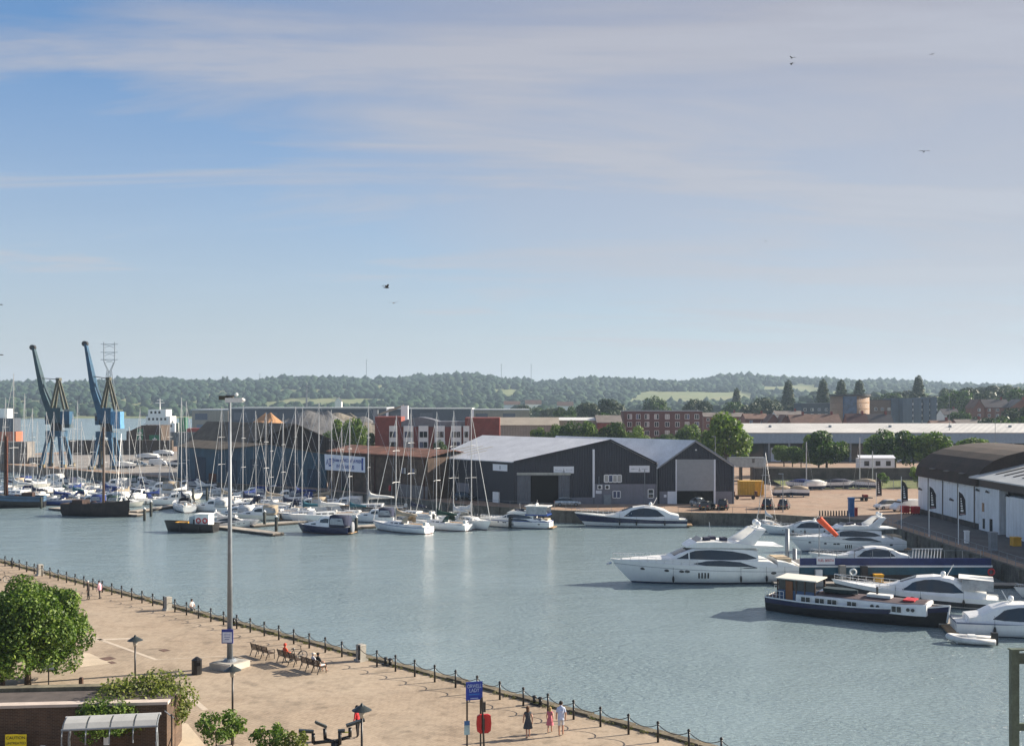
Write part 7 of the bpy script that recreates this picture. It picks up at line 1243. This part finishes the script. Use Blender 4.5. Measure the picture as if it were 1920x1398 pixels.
def person(label, loc, rz, h=1.72, pose='stand', ph=0., top=None, bot=None, sleeves='short', legs='long', shoe=None, hair=None, skin=None, dress=None, longhair=False, hat=None, group=None):
    J, R_, E = skel(pose, h, ph); bm = bmesh.new(); L = bm.verts.layers.skin.verify(); V = {n: bm.verts.new(p) for n, p in J.items()}
    for a, b_, _ in E: bm.edges.new((V[a], V[b_]))
    for n, v in V.items(): v[L].radius = (R_[n], R_[n]*(.78 if n in ('pel', 'spi', 'che') else 1)); v[L].use_root = (n == 'pel')
    me = bpy.data.meshes.new('person'); bm.to_mesh(me); bm.free(); o = bpy.data.objects.new('person_rig', me); COL.objects.link(o); o.modifiers.new('s', 'SKIN').use_smooth_shade = True; s = o.modifiers.new('d', 'SUBSURF'); s.levels = s.render_levels = 1
    PEOPLE.append((o, J, R_, E, dict(label=label, loc=loc, rz=rz, h=h, pose=pose, top=top, bot=bot, sleeves=sleeves, legs=legs, shoe=shoe or BLACK, hair=hair, skin=skin or SKINM, dress=dress, longhair=longhair, hat=hat, group=group)))
def cl(n, c): return mat(n, c, .85, var=.12, s=5)
HAIRD = cl('dark_hair', (.02, .013, .01)); HAIRB = cl('blonde_hair', (.42, .28, .12)); HAIRG = cl('grey_hair', (.5, .48, .45)); HAIRL = cl('brown_hair', (.10, .05, .025))
p = P(166, 1124, 2.0); person('person in dark jacket and grey trousers walking left of a pair', p, rad(200), 1.74, 'stand', .18, cl('brown_black_jacket', (.03, .02, .018)), cl('dark_trousers', (.04, .035, .03)), 'long', hair=HAIRG)
p = P(187, 1122.5, 2.0); person('person in pink top and black trousers walking right of a pair', p, rad(170), 1.68, 'stand', .2, cl('pink_top', (.62, .36, .42)), cl('black_trousers', (.02, .018, .02)), 'long', hair=HAIRD)
q = qe(52.2, .15); person('angler in white top sitting on the quay edge', (q.x, q.y, 2.05-.3), rad(-46), 1.7, 'sit', 0, cl('white_top', (.68, .64, .6)), cl('grey_shorts', (.25, .25, .24)), 'short', hair=HAIRD)
fw = math.atan2(-QED.y, -QED.x)
def onbench(i, dx): p = BEN[i][0]; d = Vector((math.cos(fw), math.sin(fw), 0)); n_ = Vector((-d.y, d.x, 0)); q = p+d*dx+n_*.1; return (q.x, q.y, 2.0)
person('person in orange hooded top sitting on the middle bench', onbench(1, -.5), fw, 1.75, 'sit', 0, cl('orange_hoodie', (.62, .08, .03)), cl('dark_jeans', (.03, .04, .06)), 'long', hair=HAIRD, hat=cl('orange_hood', (.55, .06, .03)))
person('person with white hair in pale top on the right-hand bench', onbench(2, .05), fw, 1.62, 'sit', 0, cl('pale_blouse', (.62, .60, .62)), cl('pale_trousers', (.4, .4, .42)), 'short', hair=HAIRG, hat=cl('straw_white_hat', (.7, .62, .5)))
person('person in black top and white shorts with legs stretched on the right-hand bench', onbench(2, .62), fw, 1.76, 'sit', .8, cl('black_tshirt', (.014, .014, .016)), cl('white_shorts', (.6, .62, .66)), 'long', 'short', hair=HAIRD)
p = P(671, 1382, 2.0); person('person in red top and black leggings by the promenade lamp', p, rad(150), 1.7, 'stand', .12, cl('red_top', (.55, .03, .035)), cl('black_leggings', (.018, .015, .016)), 'long', hair=HAIRD, skin=SKIN2)
p = P(990, 1383, 2.0); person('person in dark grey dress walking, left of a group of three', p, rad(105), 1.68, 'stand', .22, None, None, 'none', 'bare', hair=HAIRL, dress=cl('dark_grey_dress', (.045, .05, .06)), longhair=True)
p = P(1031, 1373, 2.0); person('child in pink dress walking in the middle of a group of three', p, rad(80), 1.38, 'stand', .4, None, None, 'none', 'bare', hair=HAIRB, dress=cl('pink_dress', (.55, .16, .20)), longhair=True)
p = P(1052, 1379, 2.0); person('person in pale blue shirt and white shorts, right of a group of three', p, rad(95), 1.84, 'stand', .12, cl('pale_blue_shirt', (.50, .57, .74)), cl('pale_shorts', (.58, .58, .62)), 'short', 'short', hair=HAIRD)
dpg = bpy.context.evaluated_depsgraph_get(); dpg.update()
for (o, J, R_, E, a) in PEOPLE:
    me = bpy.data.meshes.new_from_object(o.evaluated_get(dpg)); me.name = 'body'; bpy.data.objects.remove(o); k = a['h']/1.75
    dr = a['dress']; top = dr or a['top']; bot = dr or a['bot']; sk = a['skin']; ML = [sk, top, bot, a['shoe'], a['hair']]; me.materials.clear()
    for m_ in ML: me.materials.append(m_)
    reg = {'t': 1, 's': 0, 'h': 0, 'a': 1 if a['sleeves'] in ('short', 'long') else 0, 'f': 1 if a['sleeves'] == 'long' else 0, 'b': 2 if not dr else 2, 'c': 2 if a['legs'] == 'long' else 0, 'o': 3}
    segs = [(J[x], J[y], c, max(R_[x], R_[y])) for x, y, c in E]
    for pl in me.polygons:
        c = Vector(pl.center); best = None
        for s0, s1, cc, rr in segs:
            d = s1-s0; f = max(0, min(1, (c-s0).dot(d)/d.length_squared)); dd = (c-s0-d*f).length-rr*.6
            if best is None or dd < best[0]: best = (dd, cc, f)
        i = reg[best[1]]
        if best[1] == 'b' and a['legs'] == 'short' and best[2] > .82 and c.z < .75*k: i = 0
        if best[1] == 'b' and dr and best[2] > .3: i = 0
        if best[1] == 'a' and a['sleeves'] == 'short' and best[2] > .75: i = 0
        pl.material_index = i
    # face and fingers joined into the body mesh
    m = MB(); hd = J['hed']; r = R_['hed']; m.ell((hd.x, hd.y+r*.98, hd.z-.1*r), .018*k, .025*k, .03*k, 6, 5)
    for s in (-1, 1): m.ell((hd.x+s*r*1.0, hd.y, hd.z-.05*r), .014*k, .025*k, .035*k, 6, 5)
    for sd, s in (('l', -1), ('r', 1)):
        ha, wr = J['ha'+sd], J['wr'+sd]; d = (ha-wr).normalized(); sd_ = d.cross(Vector((s, .2, .1))).normalized()
        for q, ln in ((-1.5, .065), (-.5, .08), (.5, .085), (1.5, .07)): b0 = ha+sd_*q*.018*k; e0 = b0+d*ln*.6*k; m.cyl(b0, e0, .010*k, .009*k, 5).cyl(e0, e0+(d*.5+Vector((-s*.3, .3, 0)))*.05*k, .009*k, .007*k, 5)
        b0 = ha-d*.03*k+sd_*.03*k; m.cyl(b0, b0+(d*.6+sd_*.8)*.055*k, .012*k, .009*k, 5)
    bm = bmesh.new(); bm.from_mesh(me); nf = len(bm.faces); tmp = m.mesh('tmp'); bm.from_mesh(tmp); bm.to_mesh(me); bm.free()
    t = thing('person', a['label'], 'person', a['loc'], a['rz']-math.pi/2 if a['pose'] != 'sit' or True else 0, None)
    t.rotation_euler = (0, 0, a['rz'] if a['pose'] == 'sit' and 'angler' not in a['label'] else a['rz']-math.pi/2)
    b_ = bpy.data.objects.new('body', me); COL.objects.link(b_); b_.parent = t; me.polygons.foreach_set('use_smooth', [True]*len(me.polygons))
    ey = MB(); [ey.ell((hd.x+s*.035*k, hd.y+r*.93, hd.z+.012*k), .011*k, .008*k, .009*k, 6, 4) for s in (-1, 1)]; ey.build('eyes', BLACK, t); MB().cbox((hd.x, hd.y+r*.95, hd.z-.048*k), (.045*k, .012*k, .010*k)).build('mouth', mat('lips', (.30, .09, .08), .6), t)
    if a['hat']: MB().ell((hd.x, hd.y-.02*k, hd.z+.03*k), r*1.22, r*1.25, r*1.2, 12, 8).build('hood' if 'hood' in a['label'] else 'hat', a['hat'], t, True) if 'hood' in a['label'] else MB().cyl((hd.x, hd.y, hd.z+.05*k), (hd.x, hd.y, hd.z+.065*k), r*1.75, r*1.75, 16).ell((hd.x, hd.y, hd.z+.06*k), r*1.08, r*1.08, r*.95, 12, 6).build('hat', a['hat'], t, True)
    if not (a['hat'] and 'hood' in a['label']): MB().ell((hd.x, hd.y-.022*k, hd.z+.03*k), r*1.10, r*1.08, r*1.08, 12, 8).build('hair', a['hair'], t, True)
    if a['longhair']: MB().loft([[(hd.x+x*r*w_, hd.y-.04*k+y*r*.45-dy*k, hd.z+z*k) for x, y in ((-1, 0), (-.6, -1), (.6, -1), (1, 0), (.5, .4), (-.5, .4))] for w_, z, dy in ((.95, .05, 0), (1.05, -.08, .02), (.9, -.2, .03), (.45, -.32, .03))]).build('long_hair', a['hair'], t, True)
    if dr:
        pe, ch = J['pel'], J['che']; MB().loft([[(x*w_*k, ch.y*(1 if z > 1.1 else .4)+y*w2*k, z*k) for x, y in [(math.cos(6.283*i/14)*(1+.05*math.sin(i*2.6)*(z < .8)), math.sin(6.283*i/14)) for i in range(14)]] for z, w_, w2 in ((1.40, .165, .115), (1.28, .16, .12), (1.10, .135, .11), (.95, .18, .145), (.75, .235, .19), (.56, .275, .23))], True, False).build('dress', dr, t, True)
    elif a['top'] and a['pose'] != 'sit' and a['sleeves'] != 'long' or 'pink top' in a['label'] or 'jacket' in a['label']: MB().loft([[(math.cos(6.283*i/14)*w_*k, J['pel'].y+.02+math.sin(6.283*i/14)*w2*k, z*k) for i in range(14)] for z, w_, w2 in ((1.34, .185, .125), (1.15, .17, .125), (.95, .175, .135), (.86, .18, .14))], True, False).build('shirt_body', a['top'], t, True)
# ------------------------------------------------------------------ birds and haze
BIRDM = mat('gull_feathers', (.16, .16, .17), .8); BIRDD = mat('dark_feathers', (.02, .02, .022), .8)
for i, (u, v, D, sz, up, lb, mm) in enumerate(((725, 539, 75, .42, .8, 'larger dark bird with raised wings in the middle of the sky', BIRDD), (738, 568, 80, .36, .3, 'smaller bird gliding below the dark one in the middle of the sky', BIRDM), (1485, 109, 95, .34, .5, 'upper bird of the close pair at the top right', BIRDM), (1484, 119, 96, .34, -.3, 'lower bird of the close pair at the top right', BIRDM), (1747, 102, 110, .3, .2, 'single bird near the top right corner', BIRDM), (1733, 284, 100, .5, .25, 'gull gliding in the right part of the sky', BIRDM), (1436, 452, 130, .25, .3, 'tiny far bird right of the middle of the sky', BIRDM), (3, 665, 90, .35, .1, 'bird at the left edge above the cranes', BIRDD), (2, 571, 90, .3, .1, 'bird at the left edge higher above the cranes', BIRDD))):
    p = PD(u, v, D); t = thing('flying_bird', lb, 'bird', p, rad(30+i*47)); MB().loft([[(x*sz, y*w_*sz, z*w_*sz) for y, z in ((-1, 0), (0, 1), (1, 0), (0, -1))] for x, w_ in ((-.62, .03), (-.4, .08), (0, .13), (.3, .1), (.45, .05))]).build('body', mm, t, True); MB().add([(-.62*sz, 0, 0), (-.95*sz, -.14*sz, 0), (-.95*sz, .14*sz, 0)], [(0, 1, 2)]).build('tail', mm, t)
    for s in (-1, 1): MB().loft([[(xa*sz, s*y*sz, z*sz*up), (xb*sz, s*y*sz, z*sz*up), (lerp(xa, xb, .4)*sz, s*y*sz, z*sz*up+.03*sz)] for xa, xb, y, z in ((-.18, .2, .06, 0.05), (-.16, .22, .5, .5), (-.25, .05, .85, .55), (-.42, -.36, 1.15, .4))]).build('wing', mm, t)
# air: one closed box of thin haze round the whole scene
M = bpy.data.materials.new('haze_air'); M.use_nodes = True; nt = M.node_tree; nt.nodes.clear(); o = nn(nt, 'ShaderNodeOutputMaterial'); pv_ = nn(nt, 'ShaderNodeVolumePrincipled'); pv_.inputs['Color'].default_value = (.62, .80, 1.0, 1); pv_.inputs['Density'].default_value = .00013; pv_.inputs['Anisotropy'].default_value = .2; lk(nt, pv_.outputs[0], o.inputs['Volume'])
try: M.cycles.homogeneous_volume = True
except Exception: pass
hz = MB().box(-2900, 2900, -250, 4500, -4, 135).build('haze', M); struct(hz, 'stuff', 'thin bluish haze in the air')

# text curves become plain meshes
dpg = bpy.context.evaluated_depsgraph_get(); dpg.update()
for o in [o for o in bpy.data.objects if o.type == 'FONT']:
    me = bpy.data.meshes.new_from_object(o.evaluated_get(dpg)); n = bpy.data.objects.new('lettering', me); COL.objects.link(n)
    n.parent = o.parent; n.location = o.location; n.rotation_euler = o.rotation_euler; n.scale = o.scale; bpy.data.objects.remove(o)
